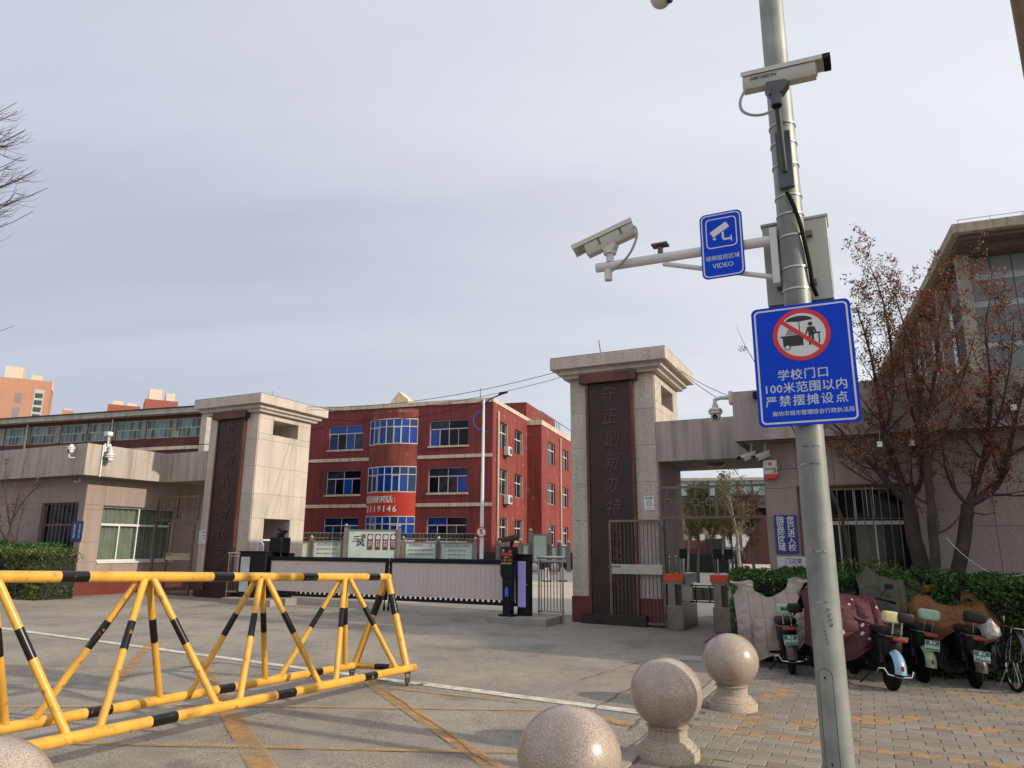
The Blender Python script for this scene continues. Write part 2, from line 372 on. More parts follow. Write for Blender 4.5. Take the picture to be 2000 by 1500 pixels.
for a, b, wd in (((715, 1330), (1010, 1530), .15), ((380, 1282), (532, 1530), .19), ((330, 1378), (1080, 1389), .065), ((-60, 1449), (1090, 1473), .075),
                 ((-100, 1383), (330, 1380), .07), ((-40, 1300), (420, 1302), .05), ((230, 1330), (300, 1250), .12), ((1180, 1405), (1232, 1419), .13), ((760, 1345), (1010, 1372), .07)):
    strip('yellow_line', G(*a), G(*b), wd, yl, .0085 + random.random() * .001)
sheet('patch', [G(*p)[:2] for p in ((1292, 1278), (1375, 1282), (1374, 1292), (1288, 1289))], mat('patch_stone', (.33, .30, .27), .8), .006)
sheet('red_ramp_mat', [G(*p)[:2] for p in ((1372, 1256), (1398, 1240), (1462, 1230), (1475, 1258))], mat('red_mat', (.17, .035, .03), .9, bump=.5), .007)
ck = mat('crack_seal', (.07, .065, .06), .9)
for a, b in (((1130, 1330), (1262, 1290)), ((1160, 1385), (1240, 1340)), ((1225, 1428), (1290, 1372)), ((760, 1352), (960, 1500)), ((0, 1400), (120, 1372))):
    p0 = Vector(G(*a)[:2]); p1 = Vector(G(*b)[:2]); pts = [p0.lerp(p1, i / 9) + Vector((random.uniform(-.03, .03), random.uniform(-.03, .03))) for i in range(10)]
    b2 = MB(); vs = []
    for i, p in enumerate(pts):
        n_ = Vector((-(p1 - p0).y, (p1 - p0).x)).normalized() * (.004 + .004 * random.random()); vs += [(p.x + n_.x, p.y + n_.y, gz(p.x) + .0105), (p.x - n_.x, p.y - n_.y, gz(p.x) + .0105)]
    b2.add(vs, [(2 * i, 2 * i + 1, 2 * i + 3, 2 * i + 2) for i in range(9)]); o = bpy.data.objects.new('road_crack', b2.mesh('road_crack', ck, smooth=False)); COL.objects.link(o); tag(o, kind='structure')
# ---- sidewalk with bricks
KU = 4.03
pv = [GATE.w(KU, -19), GATE.w(KU, -2.0), GATE.w(14, -2.0), GATE.w(14, -19)]
sand = mat('joint_sand', (.15, .12, .09), .95, bump=.8, bscale=120, speck=.3)
side = sheet('sidewalk', pv, sand, .006)
brickm = mat('paving_brick', (.225, .198, .163), .85, var=.12, scale=9, bump=.5, bscale=90, speck=.22, sscale=160, rnd=.16)
brickm2 = mat('paving_brick_dull', (.205, .18, .15), .85, var=.2, scale=3, bump=.5, bscale=90, speck=.22, sscale=160)
brickr = mat('paving_brick_reddish', (.20, .158, .125), .85, var=.12, scale=9, bump=.5, bscale=90, speck=.2, rnd=.1)
brickyl = mat('paving_brick_painted', (.37, .215, .09), .85, var=.14, scale=7, bump=.5, bscale=90, col2=(.215, .17, .125), thr=.53, speck=.2)
gg = lambda a, b: GATE.inv(*G(a, b)[:2])
bands = [(gg(1405, 1428), gg(1600, 1450)), (gg(1640, 1462), gg(1885, 1492)), (gg(1640, 1415), gg(1792, 1402)), (gg(1500, 1372), gg(1545, 1345)), (gg(1840, 1352), gg(2010, 1390)),
         (gg(1874, 1426), gg(1950, 1432)), (gg(1900, 1446), gg(1985, 1462)), (gg(1440, 1420), gg(1480, 1398)), (gg(1880, 1488), gg(2060, 1510)), (gg(1550, 1416), gg(1612, 1420))]
def painted(u, v):
    for (a, b), (c, d) in bands:
        L2 = (c - a) ** 2 + (d - b) ** 2; t = max(0, min(1, ((u - a) * (c - a) + (v - b) * (d - b)) / L2))
        if abs(v - (b + t * (d - b))) < .073 and abs(u - (a + t * (c - a))) < .10: return True
    return False
def bmesh_brick():
    b = MB(); a, c, h = .1215, .0705, .03; e = .004
    b.add([(-a, -c, 0), (a, -c, 0), (a, c, 0), (-a, c, 0), (-a, -c, h - e), (a, -c, h - e), (a, c, h - e), (-a, c, h - e), (-a + e, -c + e, h), (a - e, -c + e, h), (a - e, c - e, h), (-a + e, c - e, h)],
          [(0, 1, 5, 4), (1, 2, 6, 5), (2, 3, 7, 6), (3, 0, 4, 7), (4, 5, 9, 8), (5, 6, 10, 9), (6, 7, 11, 10), (7, 4, 8, 11), (8, 9, 10, 11)])
    return b
bms = {}
for nme, m in (('g', brickm), ('r', brickr), ('y', brickyl)): bms[nme] = bmesh_brick().mesh('brick', m, smooth=False)
cells = []
row = 0; v = -18.5
while v < -2.4:
    u = KU + .26 + (.125 if row % 2 else 0)
    while u < 13:
        X, Y = GATE.w(u, v); cells.append((u, v, X, Y)); u += .25
    v += .146; row += 1
def inview(X, Y):
    dep = Y * .975 - .36
    return dep > 3.2 and -.75 < X / dep < .76
cells.sort(key=lambda c: (not inview(c[2], c[3]), c[2] ** 2 + c[3] ** 2))
rest = MB(); proto = bmesh_brick()
for i, (u, v, X, Y) in enumerate(cells):
    dz = random.gauss(0, .0018) - .016; tilt = (random.gauss(0, .008), random.gauss(0, .006), -GATE.th + random.gauss(0, .006))
    k = 'y' if painted(u, v) else ('r' if random.random() < .12 else 'g')
    wob = noise.noise(Vector((u * .7, v * .7, 0))) * .008
    if i < 300 or (k == 'y' and inview(X, Y)):
        o = bpy.data.objects.new('brick', bms[k]); COL.objects.link(o); o.parent = side; o.location = (X, Y, gz(X) + dz + wob); o.rotation_euler = tilt
    else:
        M = Matrix.Translation((X, Y, gz(X) + dz + wob)) @ Matrix.Rotation(tilt[2], 4, 'Z') @ Matrix.Rotation(tilt[0], 4, 'X') @ Matrix.Rotation(tilt[1], 4, 'Y')
        rest.add([M @ Vector(p) for p in proto.v], proto.f, {'g': 0, 'r': 1, 'y': 2}[k])
o = bpy.data.objects.new('paving_bricks', rest.mesh('paving_bricks', [brickm2, brickr, brickyl], smooth=False, recalc=False)); COL.objects.link(o); o.parent = side; tag(o, kind='stuff')
kerbm = mat('kerb_stone', (.30, .265, .225), .85, var=.1, bump=.4, bscale=70, speck=.2, rnd=.08)
kb = MB().box(-.055, .055, -.49, .49, 0, .05).mesh('kerb_stone', kerbm, smooth=False)
kerb = bpy.data.objects.new('kerb', MB().box(KU + .02, KU + .10, -19, -3.9, -.2, -.04).mesh('kerb', concrete, smooth=False)); COL.objects.link(kerb); kerb.location = (GATE.x, GATE.y, -.01); kerb.rotation_euler = (0, 0, -GATE.th); tag(kerb, kind='structure')
for i in range(15):
    o = bpy.data.objects.new('kerb_stone', kb); COL.objects.link(o); o.parent = kerb; o.location = (KU + .06 + random.gauss(0, .004), -4.4 - i * 1.0, gz(GATE.w(KU, -4.4 - i)[0]) - .018 + random.gauss(0, .003)); o.rotation_euler = (0, 0, random.gauss(0, .006))
# litter and grit on the pavement: real crumbs
gr = MB()
for i in range(5200):
    u = KU + .3 + random.random() ** 1.2 * 5.5; v = random.uniform(-11.5, -4.6)
    if noise.noise(Vector((u * 1.1, v * 1.1, 3))) < .02: continue
    X, Y = GATE.w(u, v); r = random.uniform(.0015, .0055); z = gz(X) + .015
    gr.add([(X - r, Y - r * .6, z), (X + r, Y - r, z), (X + r * .3, Y + r, z), (X, Y, z + r)], [(0, 1, 3), (1, 2, 3), (2, 0, 3)])
for cxy in ((1.23, 5.98), (2.27, 7.74), (.32, 4.16), (-2.24, 3.3), (2.255, 5.3)):
    for i in range(420):
        a = random.random() * 6.283; d = (.245 if cxy[0] != 2.255 else .105) + abs(random.gauss(0, .05)); X, Y = cxy[0] + d * math.cos(a), cxy[1] + d * math.sin(a); r = random.uniform(.0015, .006); z = gz(X) + .012
        gr.add([(X - r, Y - r * .6, z), (X + r, Y - r, z), (X + r * .3, Y + r, z), (X, Y, z + r)], [(0, 1, 3), (1, 2, 3), (2, 0, 3)])
for i in range(1500):
    X, Y = GATE.w(KU + random.gauss(-.02, .07), random.uniform(-12, -4)); r = random.uniform(.0015, .006); z = gz(X) + .012
    gr.add([(X - r, Y - r * .6, z), (X + r, Y - r, z), (X + r * .3, Y + r, z), (X, Y, z + r)], [(0, 1, 3), (1, 2, 3), (2, 0, 3)])
o = bpy.data.objects.new('grit', gr.mesh('grit', mat('grit', (.19, .15, .11), .95, var=.5, scale=40), smooth=False, recalc=False)); COL.objects.link(o); tag(o, 'loose grit and leaf crumbs scattered over the brick pavement', 'grit', kind='stuff')
# ================================================================== GATE PILLARS
def pillar(u0, u1, label, g, chars, holes, lower_bar=False):
    t = thing('gate_pillar', label, 'gate pillar', GATE, ((u0 + u1) / 2, 1.1, g), 'granite pillars of the school gate')
    z1, v1 = 5.39, 2.2; c = .02
    b = MB()
    walls(b, u0 + c, u1 - c, g - .1, z1, c, .22); walls(b, u0 + c, u1 - c, g - .1, z1, v1 - .22, v1 - c)
    for a, bb in ((u0 + c, u0 + .22), (u1 - .22, u1 - c)): walls(b, .22, v1 - .22, g - .1, z1, a, bb, holes, axis='v')
    for h in holes:
        A, B, C, D = h
        b.box(u0 + .22, u1 - .22, A - .05, B + .05, C - .05, C - .002); b.box(u0 + .22, u1 - .22, A - .05, B + .05, D + .002, D + .05)
        b.box(u0 + .22, u1 - .22, A - .05, A - .002, C, D); b.box(u0 + .22, u1 - .22, B + .002, B + .05, C, D)
    part(t, 'core', b, granite, smooth=False)
    clad(t, 'u', u0 + c, u1 - c, g + .54, z1, c, -1, [(u0 + .42, u1 - .48, 0, 5.5)], granite, 1.0, .78)
    clad(t, 'v', c, v1 - c, g + .54, z1, u1 - c, 1, holes, granite, 1.05, .78)
    clad(t, 'v', c, v1 - c, g + .54, z1, u0 + c, -1, holes, granite, 1.05, .78)
    part(t, 'plinth', MB().box(u0 - .012, u1 + .012, -.012, v1 + .012, g - .1, g + .538), redstone, smooth=False)
    for i, (ov, za, zb) in enumerate(((.13, 5.392, 5.475), (.22, 5.477, 5.585), (.36, 5.587, 5.865))):
        part(t, 'cornice', MB().box(u0 - ov, u1 + ov, -ov, v1 + ov, za, zb), granite, bevel=.012)
        if i < 2: part(t, 'cornice_fillet', MB().box(u0 - ov - .035, u1 + ov + .035, -ov - .035, v1 + ov + .035, zb - .022, zb - .001), granite, smooth=False)
    part(t, 'roof_felt', MB().box(u0 - .35, u1 + .35, -.35, v1 + .35, 5.866, 5.878), mat('roof_felt', (.03, .03, .03), .9), smooth=False)
    # bronze couplet board
    a, bq = u0 + .42, u1 - .48; m = (a + bq) / 2
    pb = part(t, 'couplet_board', MB().box(a + .06, bq - .06, -.075, .02, g + .16, 5.23), bronze, smooth=False, bevel=.006)
    for x0, x1 in ((a, a + .06), (bq - .06, bq)): part(t, 'board_edge', MB().box(x0, x1, -.10, .02, g + .16, 5.23), bronze_trim, smooth=False)
    part(t, 'board_lintel', MB().box(a - .13, bq + .11, -.20, .02, 5.232, 5.45), bronze_trim, bevel=.008)
    part(t, 'board_foot', MB().box(a - .16, bq + .16, -.19, .02, g - .02, g + .20), bronze, bevel=.01)
    for i, ch in enumerate(chars):
        z = 4.93 - i * .505
        text(t, 'character', ch, .40, (m + random.uniform(-.03, .03), -.083, z), bronze_char, ext=.010, bold=-.004, shear=.22, sx=.9)
    return t
pR = pillar(0.0, 2.0, 'grey granite gate pillar beside the pedestrian passage, its brown couplet board half hidden by a steel gate leaf', 0.0, '守正創新办特色學校', [(.58, 1.70, 4.76, 5.22)])
pL = pillar(-11.73, -9.73, 'grey granite gate pillar behind the yellow barrier with a low square opening in its sunlit side', .13, '立德樹人育时代英才', [(.57, 1.63, 4.79, 5.23), (.51, 1.56, 1.25, 2.33)])
part(pL, 'window_rail', MB().tube([(-9.85, .51, 1.72), (-9.85, 1.56, 1.72)], .03), white)
part(pR, 'roof_aerial', MB().tube([(.85, -.2, 5.87), (.80, -.2, 6.22)], .012), steel_brown)
part(pL, 'roof_aerial', MB().tube([(-9.5, .2, 5.87), (-9.5, .2, 6.05)], .008), steel_brown)
# ================================================================== GUARD HOUSES
def soffit_house(label, fr_box, wall_box, zt, zb, g, side, holes_front, holes_side, dw=1.1):
    """fr_box, wall_box: (u0,u1,v0,v1); side=-1 -> passage side is at u1 (left house), +1 -> at u0"""
    fu0, fu1, fv0, fv1 = fr_box; wu0, wu1, wv0, wv1 = wall_box
    t = thing('guard_house', label, 'guard house', GATE, ((wu0 + wu1) / 2, (wv0 + wv1) / 2, g), 'guard houses flanking the school gate')
    b = MB(); walls(b, wu0, wu1, g - .2, zb + .1, wv0, wv0 + .24, holes_front)
    us = wu1 - .24 if side < 0 else wu0
    walls(b, wv0 + .24, wv1, g - .2, zb + .1, us, us + .24, holes_side, axis='v')
    b.box(wu0 if side < 0 else wu1 - .2, wu0 + .2 if side < 0 else wu1, wv0 + .24, wv1, g - .2, zb + .1); b.box(wu0, wu1, wv1, wv1 + .2, g - .2, zb + .1)
    part(t, 'wall', b, granite_low, smooth=False)
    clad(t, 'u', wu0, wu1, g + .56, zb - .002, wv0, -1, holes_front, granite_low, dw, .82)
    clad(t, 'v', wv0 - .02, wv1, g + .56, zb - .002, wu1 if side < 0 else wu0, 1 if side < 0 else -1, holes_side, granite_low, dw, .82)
    part(t, 'plinth', MB().box(wu0 - .03, wu1 + .03, wv0 - .035, wv0, g - .2, g + .555), redstone, smooth=False)
    up = wu1 if side < 0 else wu0 - .035
    part(t, 'plinth', MB().box(up, up + .035, wv0 - .035, wv1, g - .2, g + .555), redstone, smooth=False)
    part(t, 'roof_slab', MB().box(fu0 + .14, fu1 - .14, fv0 + .14, fv1, zb, zt - .25), mat('soffit', (.26, .23, .20), .8, var=.1), smooth=False)
    b = MB(); b.box(fu0, fu1, fv0 + .02, fv0 + .14, zb - .001, zt - .002)
    b.box(*( (fu1 - .14, fu1 - .02) if side < 0 else (fu0 + .02, fu0 + .14)), fv0 + .14, fv1, zb - .001, zt - .002); part(t, 'fascia', b, granite_core, smooth=False)
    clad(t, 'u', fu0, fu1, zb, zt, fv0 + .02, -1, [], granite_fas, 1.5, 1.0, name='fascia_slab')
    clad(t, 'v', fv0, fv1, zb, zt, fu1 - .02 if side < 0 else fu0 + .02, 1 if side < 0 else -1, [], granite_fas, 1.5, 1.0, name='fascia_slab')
    part(t, 'room_floor', MB().box(wu0 + .24, wu1 - .24, wv0 + .24, wv1, g + .1, g + .12), concrete, smooth=False)
    return t
def window(par, axis, a0, a1, z0, z1, pos, inward, cols, transom, fm, gm, fw=.05, lower_cols=None, fd=.06):
    """framed window in plane 'pos', pushed in by 'inward' (signed); each pane its own sub-part"""
    A, B = sorted((pos + inward, pos + inward + math.copysign(fd, inward)))
    bx = (lambda m, p, q, c, d, e=0: m.box(p, q, A + e, B - e, c, d)) if axis == 'u' else (lambda m, p, q, c, d, e=0: m.box(A + e, B - e, p, q, c, d))
    f = MB(); bx(f, a0, a0 + fw, z0, z1); bx(f, a1 - fw, a1, z0, z1); bx(f, a0 + fw, a1 - fw, z0, z0 + fw); bx(f, a0 + fw, a1 - fw, z1 - fw, z1)
    rows = [(z0 + fw, z1 - fw, cols)]
    if transom:
        zt = z0 + (z1 - z0) * transom; bx(f, a0 + fw, a1 - fw, zt - fw * .6, zt + fw * .6)
        rows = [(z0 + fw, zt - fw * .6, lower_cols or cols), (zt + fw * .6, z1 - fw, cols)]
    panes = []
    for c, d, n_ in rows:
        W_ = (a1 - a0 - 2 * fw) / n_
        for i in range(n_):
            p = a0 + fw + i * W_
            if i: bx(f, p - fw * .35, p + fw * .35, c, d)
            panes.append((p + (fw * .35 if i else 0), p + W_ - (fw * .35 if i < n_ - 1 else 0), c, d))
    w_ = part(par, 'window', f, fm, smooth=False)
    for p, q, c, d in panes:
        m = MB(); bx(m, p, q, c, d, fd * .35); part(w_, 'pane', m, random.choice(gm) if isinstance(gm, list) else gm, smooth=False)
    return w_
def bars(par, axis, a0, a1, z0, z1, pos, n, r=.009, m=None, mids=()):
    for i in range(n):
        x = a0 + (a1 - a0) * (i + .5) / n
        P = (lambda z: (x, pos, z)) if axis == 'u' else (lambda z: (pos, x, z))
        part(par, 'bar', MB().tube([P(z0), P(z1)], r, 6), m or steel_brown)
    for z in (z0, z1, *mids):
        P = (lambda x: (x, pos + (.012 if axis == 'u' else 0), z)) if axis == 'u' else (lambda x: (pos, x, z))
        part(par, 'bar_rail', MB().tube([P(a0 - .02), P(a1 + .02)], r * 1.5, 6), m or steel_brown)
def curtain(par, axis, a0, a1, z0, z1, pos, m, amp=.03, wl_=.16, name='curtain'):
    def fn(i, j):
        a = a0 + (a1 - a0) * i; d = pos + amp * math.sin(a / wl_ * 6.28 + 1.5 * math.sin(a * 5)) + amp * .4 * math.sin(a * 31); z = z0 + (z1 - z0) * j
        return (a, d, z) if axis == 'u' else (d, a, z)
    part(par, name, MB().grid(fn, int((a1 - a0) / .02), 3), m)
clearglass = glass('window_glass', (.92, .95, .92), .84); curt = mat('curtain_green', (.50, .53, .46), .8, var=.12, trans=.3)
# right house
wR = dict(a0=4.93, a1=6.62, z0=.95, z1=2.6)
ghR = soffit_house('grey granite guard house behind the hedge with a barred window', (4.0, 17, -2.45, 4), (4.4, 16.5, -1.95, 3.6), 4.27, 3.39, -.06, 1, [(4.93, 6.62, .95, 2.6)], [])
window(ghR, 'u', 4.93, 6.62, .95, 2.6, -1.95, .10, 2, .64, frame_w, clearglass, .05, 3)
bars(ghR, 'u', 4.95, 6.60, .97, 2.58, -1.965, 13, mids=(2.07,))
curtain(ghR, 'u', 5.75, 6.15, 1.0, 2.05, -1.62, mat('curtain_beige', (.42, .37, .27), .8), name='curtain'); curtain(ghR, 'u', 4.95, 5.2, 1.0, 2.05, -1.6, curt)
part(ghR, 'interior_wall', MB().box(4.7, 16.4, -.2, -.15, 0, 3.3), mat('room_wall', (.05, .05, .05), .9), smooth=False)
part(ghR, 'window_surround', (lambda b: (ring(b, [(4.90, .92), (6.65, .92), (6.65, 2.63), (4.90, 2.63)], [(4.93, .95), (6.62, .95), (6.62, 2.6), (4.93, 2.6)], -1.995, -1.95), b)[1])(MB()), bronze_trim, smooth=False)
# left house
LC = onp(GATE, 148, 1118, -2.1)[0]; FCu, zL = onp(GATE, 172, 865, -2.6); zLb = onp(GATE, 164, 927, -2.6)[1]
sw = [ons(GATE, *p, LC) for p in ((202, 987), (187, 1097), (335, 1097), (288, 990))]
v0s, v1s, z0s, z1s = sw[0][0], min(sw[2][0], 1.1), sw[1][1], sw[0][1]
f1 = onp(GATE, 84, 983, -2.1); f2 = onp(GATE, 143, 1097, -2.1)
ghL = soffit_house('grey granite guard house on the left whose sunlit side holds a white curtained window', (-26, FCu, -2.6, 3.5), (-25.5, LC, -2.1, 3.2), zL, zLb, .17, -1, [(f1[0], f2[0] - .08, f2[1], f1[1])], [(v0s, v1s, z0s, z1s)])
window(ghL, 'v', v0s, v1s, z0s, z1s, LC, -.10, 2, .66, white, clearglass, .055, 4)
part(ghL, 'window_sill', MB().box(LC + .02, LC + .06, v0s, v1s, z0s - .05, z0s), white, smooth=False)
curtain(ghL, 'v', v0s, v1s, z0s, z1s, LC - .22, curt)
window(ghL, 'u', f1[0], f2[0] - .08, f2[1], f1[1], -2.1, .10, 2, .62, steel_brown, winglass, .05)
bars(ghL, 'u', f1[0], f2[0] - .08, f2[1], f1[1], -2.12, 9)
part(ghL, 'drain_pipe', MB().tube([(FCu + .03, onp(GATE, 198, 867, -2.3)[0] * 0 - 2.15, zL), (FCu + .03, -2.15, zLb - .02)], .022), white)
# beams joining the houses to the pillars
def beam(u0, u1, z0, z1, label):
    t = thing('entrance_beam', label, 'beam', GATE, ((u0 + u1) / 2, 1, z0))
    part(t, 'core', MB().box(u0, u1, .02, 2.18, z0, z1 - .01), mat('soffit', (.2, .2, .2)), smooth=False)
    clad(t, 'u', u0, u1, z0, z1, .02, -1, [], granite_fas, 1.3, 1.0); clad(t, 'u', u0, u1, z0, z1, 2.18, 1, [], granite_fas, 1.3, 1.0)
    return t
bR = beam(2.0, 4.0, 3.39, 4.27, 'granite beam over the pedestrian passage between right pillar and guard house')
bL = beam(FCu, -11.73, zLb, zL, 'rain-stained granite beam between the left guard house and left pillar')
tl = solo('ceiling_lamp', MB().lathe([(.0, -.10), (.12, -.085), (.19, -.03), (.20, 0)], 20, (3.1, .75, 3.388)), mat('lamp_glass', (.16, .15, .14), .3), 'round ceiling lamp under the beam of the pedestrian passage', 'lamp', GATE, (3.1, .75, 3.388))
# ================================================================== GRILLES AND GATE LEAVES
def transom(u0, u1, z0, z1, v, m, label, n=8, posts=()):
    t = thing('transom_grille', label, 'grille', GATE, ((u0 + u1) / 2, v, z0)); b = MB()
    for z in (z0, z1): b.box(u0, u1, v - .025, v + .025, z - .025, z + .025)
    part(t, 'frame', b, m, smooth=False)
    for x in (u0, u1, (u0 + u1) / 2): part(t, 'upright', MB().box(x - .025, x + .025, v - .03, v + .03, z0 + .026, z1 - .026), m, smooth=False)
    zm = (z0 + z1) / 2; s = .075; W_ = (u1 - u0) / n
    for i in range(n):
        x = u0 + W_ * (i + .5); dz = 0
        b = MB(); ring(b, [(x - s, zm - s), (x + s, zm - s), (x + s, zm + s), (x - s, zm + s)], [(x - s + .02, zm - s + .02), (x + s - .02, zm - s + .02), (x + s - .02, zm + s - .02), (x - s + .02, zm + s - .02)], v - .012, v + .012)
        b.box(x - .01, x + .01, v - .009, v + .009, zm + s, z1 - .026); b.box(x - .01, x + .01, v - .009, v + .009, z0 + .026, zm - s)
        b.box(x + s, x + W_ - s, v - .009, v + .009, zm - .01, zm + .01) if i < n - 1 else None
        part(t, 'square_motif', b, m, smooth=False)
    for x in posts: part(t, 'post', MB().box(x - .035, x + .035, v - .035, v + .035, -.05, z0 - .026), m, smooth=False)
    return t
def leaf(u0, u1, z0, z1, v, m, label, n, rot=0, hinge=None, g=0):
    hx = hinge if hinge is not None else u0
    t = thing('gate_leaf', label, 'gate', GATE, (hx, v, g))
    b = MB()
    for x in (u0, u1): b.box(x - .028, x + .028, v - .02, v + .02, z0, z1)
    b.box(u0 + .028, u1 - .028, v - .02, v + .02, z1 - .05, z1); b.box(u0 + .028, u1 - .028, v - .02, v + .02, z0, z0 + .06); part(t, 'frame', b, m, smooth=False)
    zm = z0 + (z1 - z0) * .52
    part(t, 'lock_plate', MB().box(u0 + .028, u1 - .028, v - .03, v + .03, zm - .10, zm + .10), stainless, smooth=False)
    for i in range(n):
        x = u0 + .028 + (u1 - u0 - .056) * (i + .5) / n
        part(t, 'bar', MB().tube([(x, v, z0 + .06), (x, v, zm - .1)], .010, 6), m); part(t, 'bar', MB().tube([(x, v, zm + .1), (x, v, z1 - .05)], .010, 6), m)
    part(t, 'latch', MB().tube([(u0 - .05, v - .05, zm + .05), (u0 + .22, v - .05, zm + .05)], .012), m)
    for z in (z0 + .2, z1 - .2): part(t, 'hinge', MB().tube([(hx, v - .03, z - .04), (hx, v - .03, z + .04)], .018), m)
    t.rotation_euler.z += rot
    return t
transom(2.03, 4.36, 2.2, 2.83, .05, steel_brown, 'brown steel transom grille of linked squares above the turnstiles', 8, posts=(2.06, 4.33))
leaf(.93, 2.06, .02, 2.16, -.06, steel_brown, 'open steel bar gate leaf swung back against the right granite pillar', 13, R(3), 2.06)
lz0 = onp(GATE, 350, 1012, .0)[1]
gx0, gx1 = onp(GATE, 290, 1000, -.4)[0], -11.75
transom(gx0, gx1, 2.30, 2.98, -.10, steel_brown, 'brown steel transom grille between left guard house and pillar', 6, posts=(gx0 + .02,))
leaf(gx1 - 1.13, gx1 - .06, .15, 2.24, -.12, steel_brown, 'closed steel bar gate leaf beside the left granite pillar', 12, 0, gx1 - .06, g=.14)
# ================================================================== SLIDING PANEL BARRIER GATE
gp = mat('white_panel', (.50, .435, .40), .35, var=.04, scale=2)
def gate_wing(u0, u1, label, hinge):
    v = -.85; z0, z1 = .40, 1.29
    t = thing('barrier_wing', label, 'barrier gate', GATE, (hinge, v, .1), 'white panelled swing wings of the vehicle gate')
    b = MB(); b.box(u0, u1, v - .035, v + .035, z1 - .09, z1 + .01); b.box(u0, u1, v - .03, v + .03, z0 - .06, z0)
    for x in (u0 + .03, u1 - .03): b.box(x - .03, x + .03, v - .034, v + .034, z0, z1 - .09)
    part(t, 'frame', b, black, smooth=False)
    n = 26; W_ = (u1 - u0 - .12) / n
    for i in range(n):
        x = u0 + .06 + i * W_; part(t, 'panel', MB().box(x + .0015, x + W_ - .0015, v - .012 - .001 * (i % 2), v + .012, z0 + .055, z1 - .09), gp, smooth=False)
    part(t, 'panel_backing', MB().box(u0 + .06, u1 - .06, v + .0125, v + .02, z0 + .055, z1 - .09), gp, smooth=False)
    nt_ = 24
    for i in range(nt_):
        x = u0 + .06 + (u1 - u0 - .12) * (i + .5) / nt_; part(t, 'tooth', MB().box(x - .028, x + .028, v - .028, v + .028, z0, z0 + .05), black, smooth=False)
    e = u1 if hinge == u0 else u0; sg = -1 if hinge == u0 else 1
    part(t, 'drop_bolt', MB().tube([(e + sg * .03, v - .05, .78), (e + sg * .03, v - .05, .11)], .014), black)
    part(t, 'bolt_foot', MB().lathe([(.0, .02), (.03, .05), (.028, .13), (.014, .16)], 10, (e + sg * .03, v - .05, .08)), rubber)
    return t
WL0, WM, WR1 = -8.05, -4.30, -.90
gate_wing(WL0, WM - .03, 'white panelled wing of the vehicle gate behind the yellow barrier end', WL0)
gate_wing(WM + .03, WR1, 'white panelled wing of the vehicle gate next to the display post', WR1)
def cabinet(u0, u1, g, label, pan, pm, vb=-.45):
    t = thing('gate_motor_cabinet', label, 'motor cabinet', GATE, ((u0 + u1) / 2, -.6, g), 'black motor cabinets at the gate ends')
    part(t, 'body', MB().box(u0, u1, -.98, vb, g, 1.39), black, bevel=.01)
    part(t, 'lid', MB().box(u0 - .015, u1 + .015, -1.0, vb + .02, 1.392, 1.43), black, bevel=.008)
    part(t, 'light_panel', MB().box(pan[0], pan[1], -.988, -.975, g + .18, 1.28), pm, smooth=False)
    part(t, 'lock', MB().tube([(u1 - .05, -1.0, .8), (u1 - .05, -.97, .8)], .012), chrome)
    return t
cabinet(-9.0, -8.08, .22, 'black motor cabinet with a pale panel and a white handle loop on top', (-8.93, -8.62), mat('pale_panel', (.42, .48, .46), .3))
o = solo('handle_loop', MB().tube([(-8.62, -.75, 1.43)] + [(-8.52 - .1 * math.cos(R(a)), -.75, 1.56 + .1 * math.sin(R(a))) for a in range(0, 181, 20)] + [(-8.42, -.75, 1.43)], .022), white, 'white bent pipe loop on the left motor cabinet', 'pipe', GATE, (-8.5, -.75, 1.43))
cabinet(-.88, -.60, .16, 'black motor cabinet with a lit lilac panel beside the display post', (-.86, -.68), emit('lilac_panel', (.17, .165, .36), .30), -.80)
def block(u0, u1, v0, v1, h, g, label):
    t = solo('concrete_block', MB().box(u0, u1, v0, v1, g - .05, g + h), concrete, label, 'concrete base', GATE, ((u0 + u1) / 2, (v0 + v1) / 2, g), 'concrete bases of the vehicle gate')
    md = t.modifiers.new('bevel', 'BEVEL'); md.width = .012; md.segments = 2
block(-9.15, -7.45, -1.35, -.35, .16, .10, 'low concrete base under the left motor cabinet'); block(-1.42, -.05, -1.38, -.35, .15, .01, 'low concrete base under the display post')
def plate_cam(t, c, yaw, pitch, m, L_=.34, sc=1):
    M = Matrix.Translation(c) @ Matrix.Rotation(yaw, 4, 'Z') @ Matrix.Rotation(pitch, 4, 'Y') @ Matrix.Scale(sc, 4)
    h = part(t, 'camera_body', MB().prism([(-.04, -.05), (.04, -.05), (.05, .02), (.03, .05), (-.03, .05), (-.05, .02)], -L_ / 2, L_ / 2, 'yz', M=M), m, bevel=.004)
    b = MB(); b.box(-L_ / 2 - .02, L_ / 2 + .07, -.062, .062, .055, .063, M=M); b.box(-L_ / 2, L_ / 2 + .06, -.063, -.057, .0, .056, M=M); b.box(-L_ / 2, L_ / 2 + .06, .057, .063, .0, .056, M=M)
    part(t, 'sun_shield', b, m, smooth=False); part(h, 'lens', MB().lathe([(.03, 0), (.03, .012), (.02, .014), (0, .01)], 12, M=M @ Matrix.Translation((L_ / 2, 0, 0)) @ Matrix.Rotation(R(90), 4, 'Y')), winglass)
# left camera tower
t = thing('plate_camera_post', 'black number-plate camera on a box-shaped post behind the left motor cabinet', 'camera', GATE, (-8.0, -.5, .2))
part(t, 'post', MB().box(-8.22, -7.82, -.75, -.4, 1.38, 1.78), black, bevel=.01); part(t, 'post', MB().box(-8.08, -7.84, -.43, -.2, .2, 1.38), black, smooth=False)
part(t, 'bracket', MB().box(-8.1, -7.95, -.62, -.5, 1.78, 1.90), blackm, smooth=False); plate_cam(t, (-8.0, -.56, 1.96), R(-28), R(14), blackm, .42)
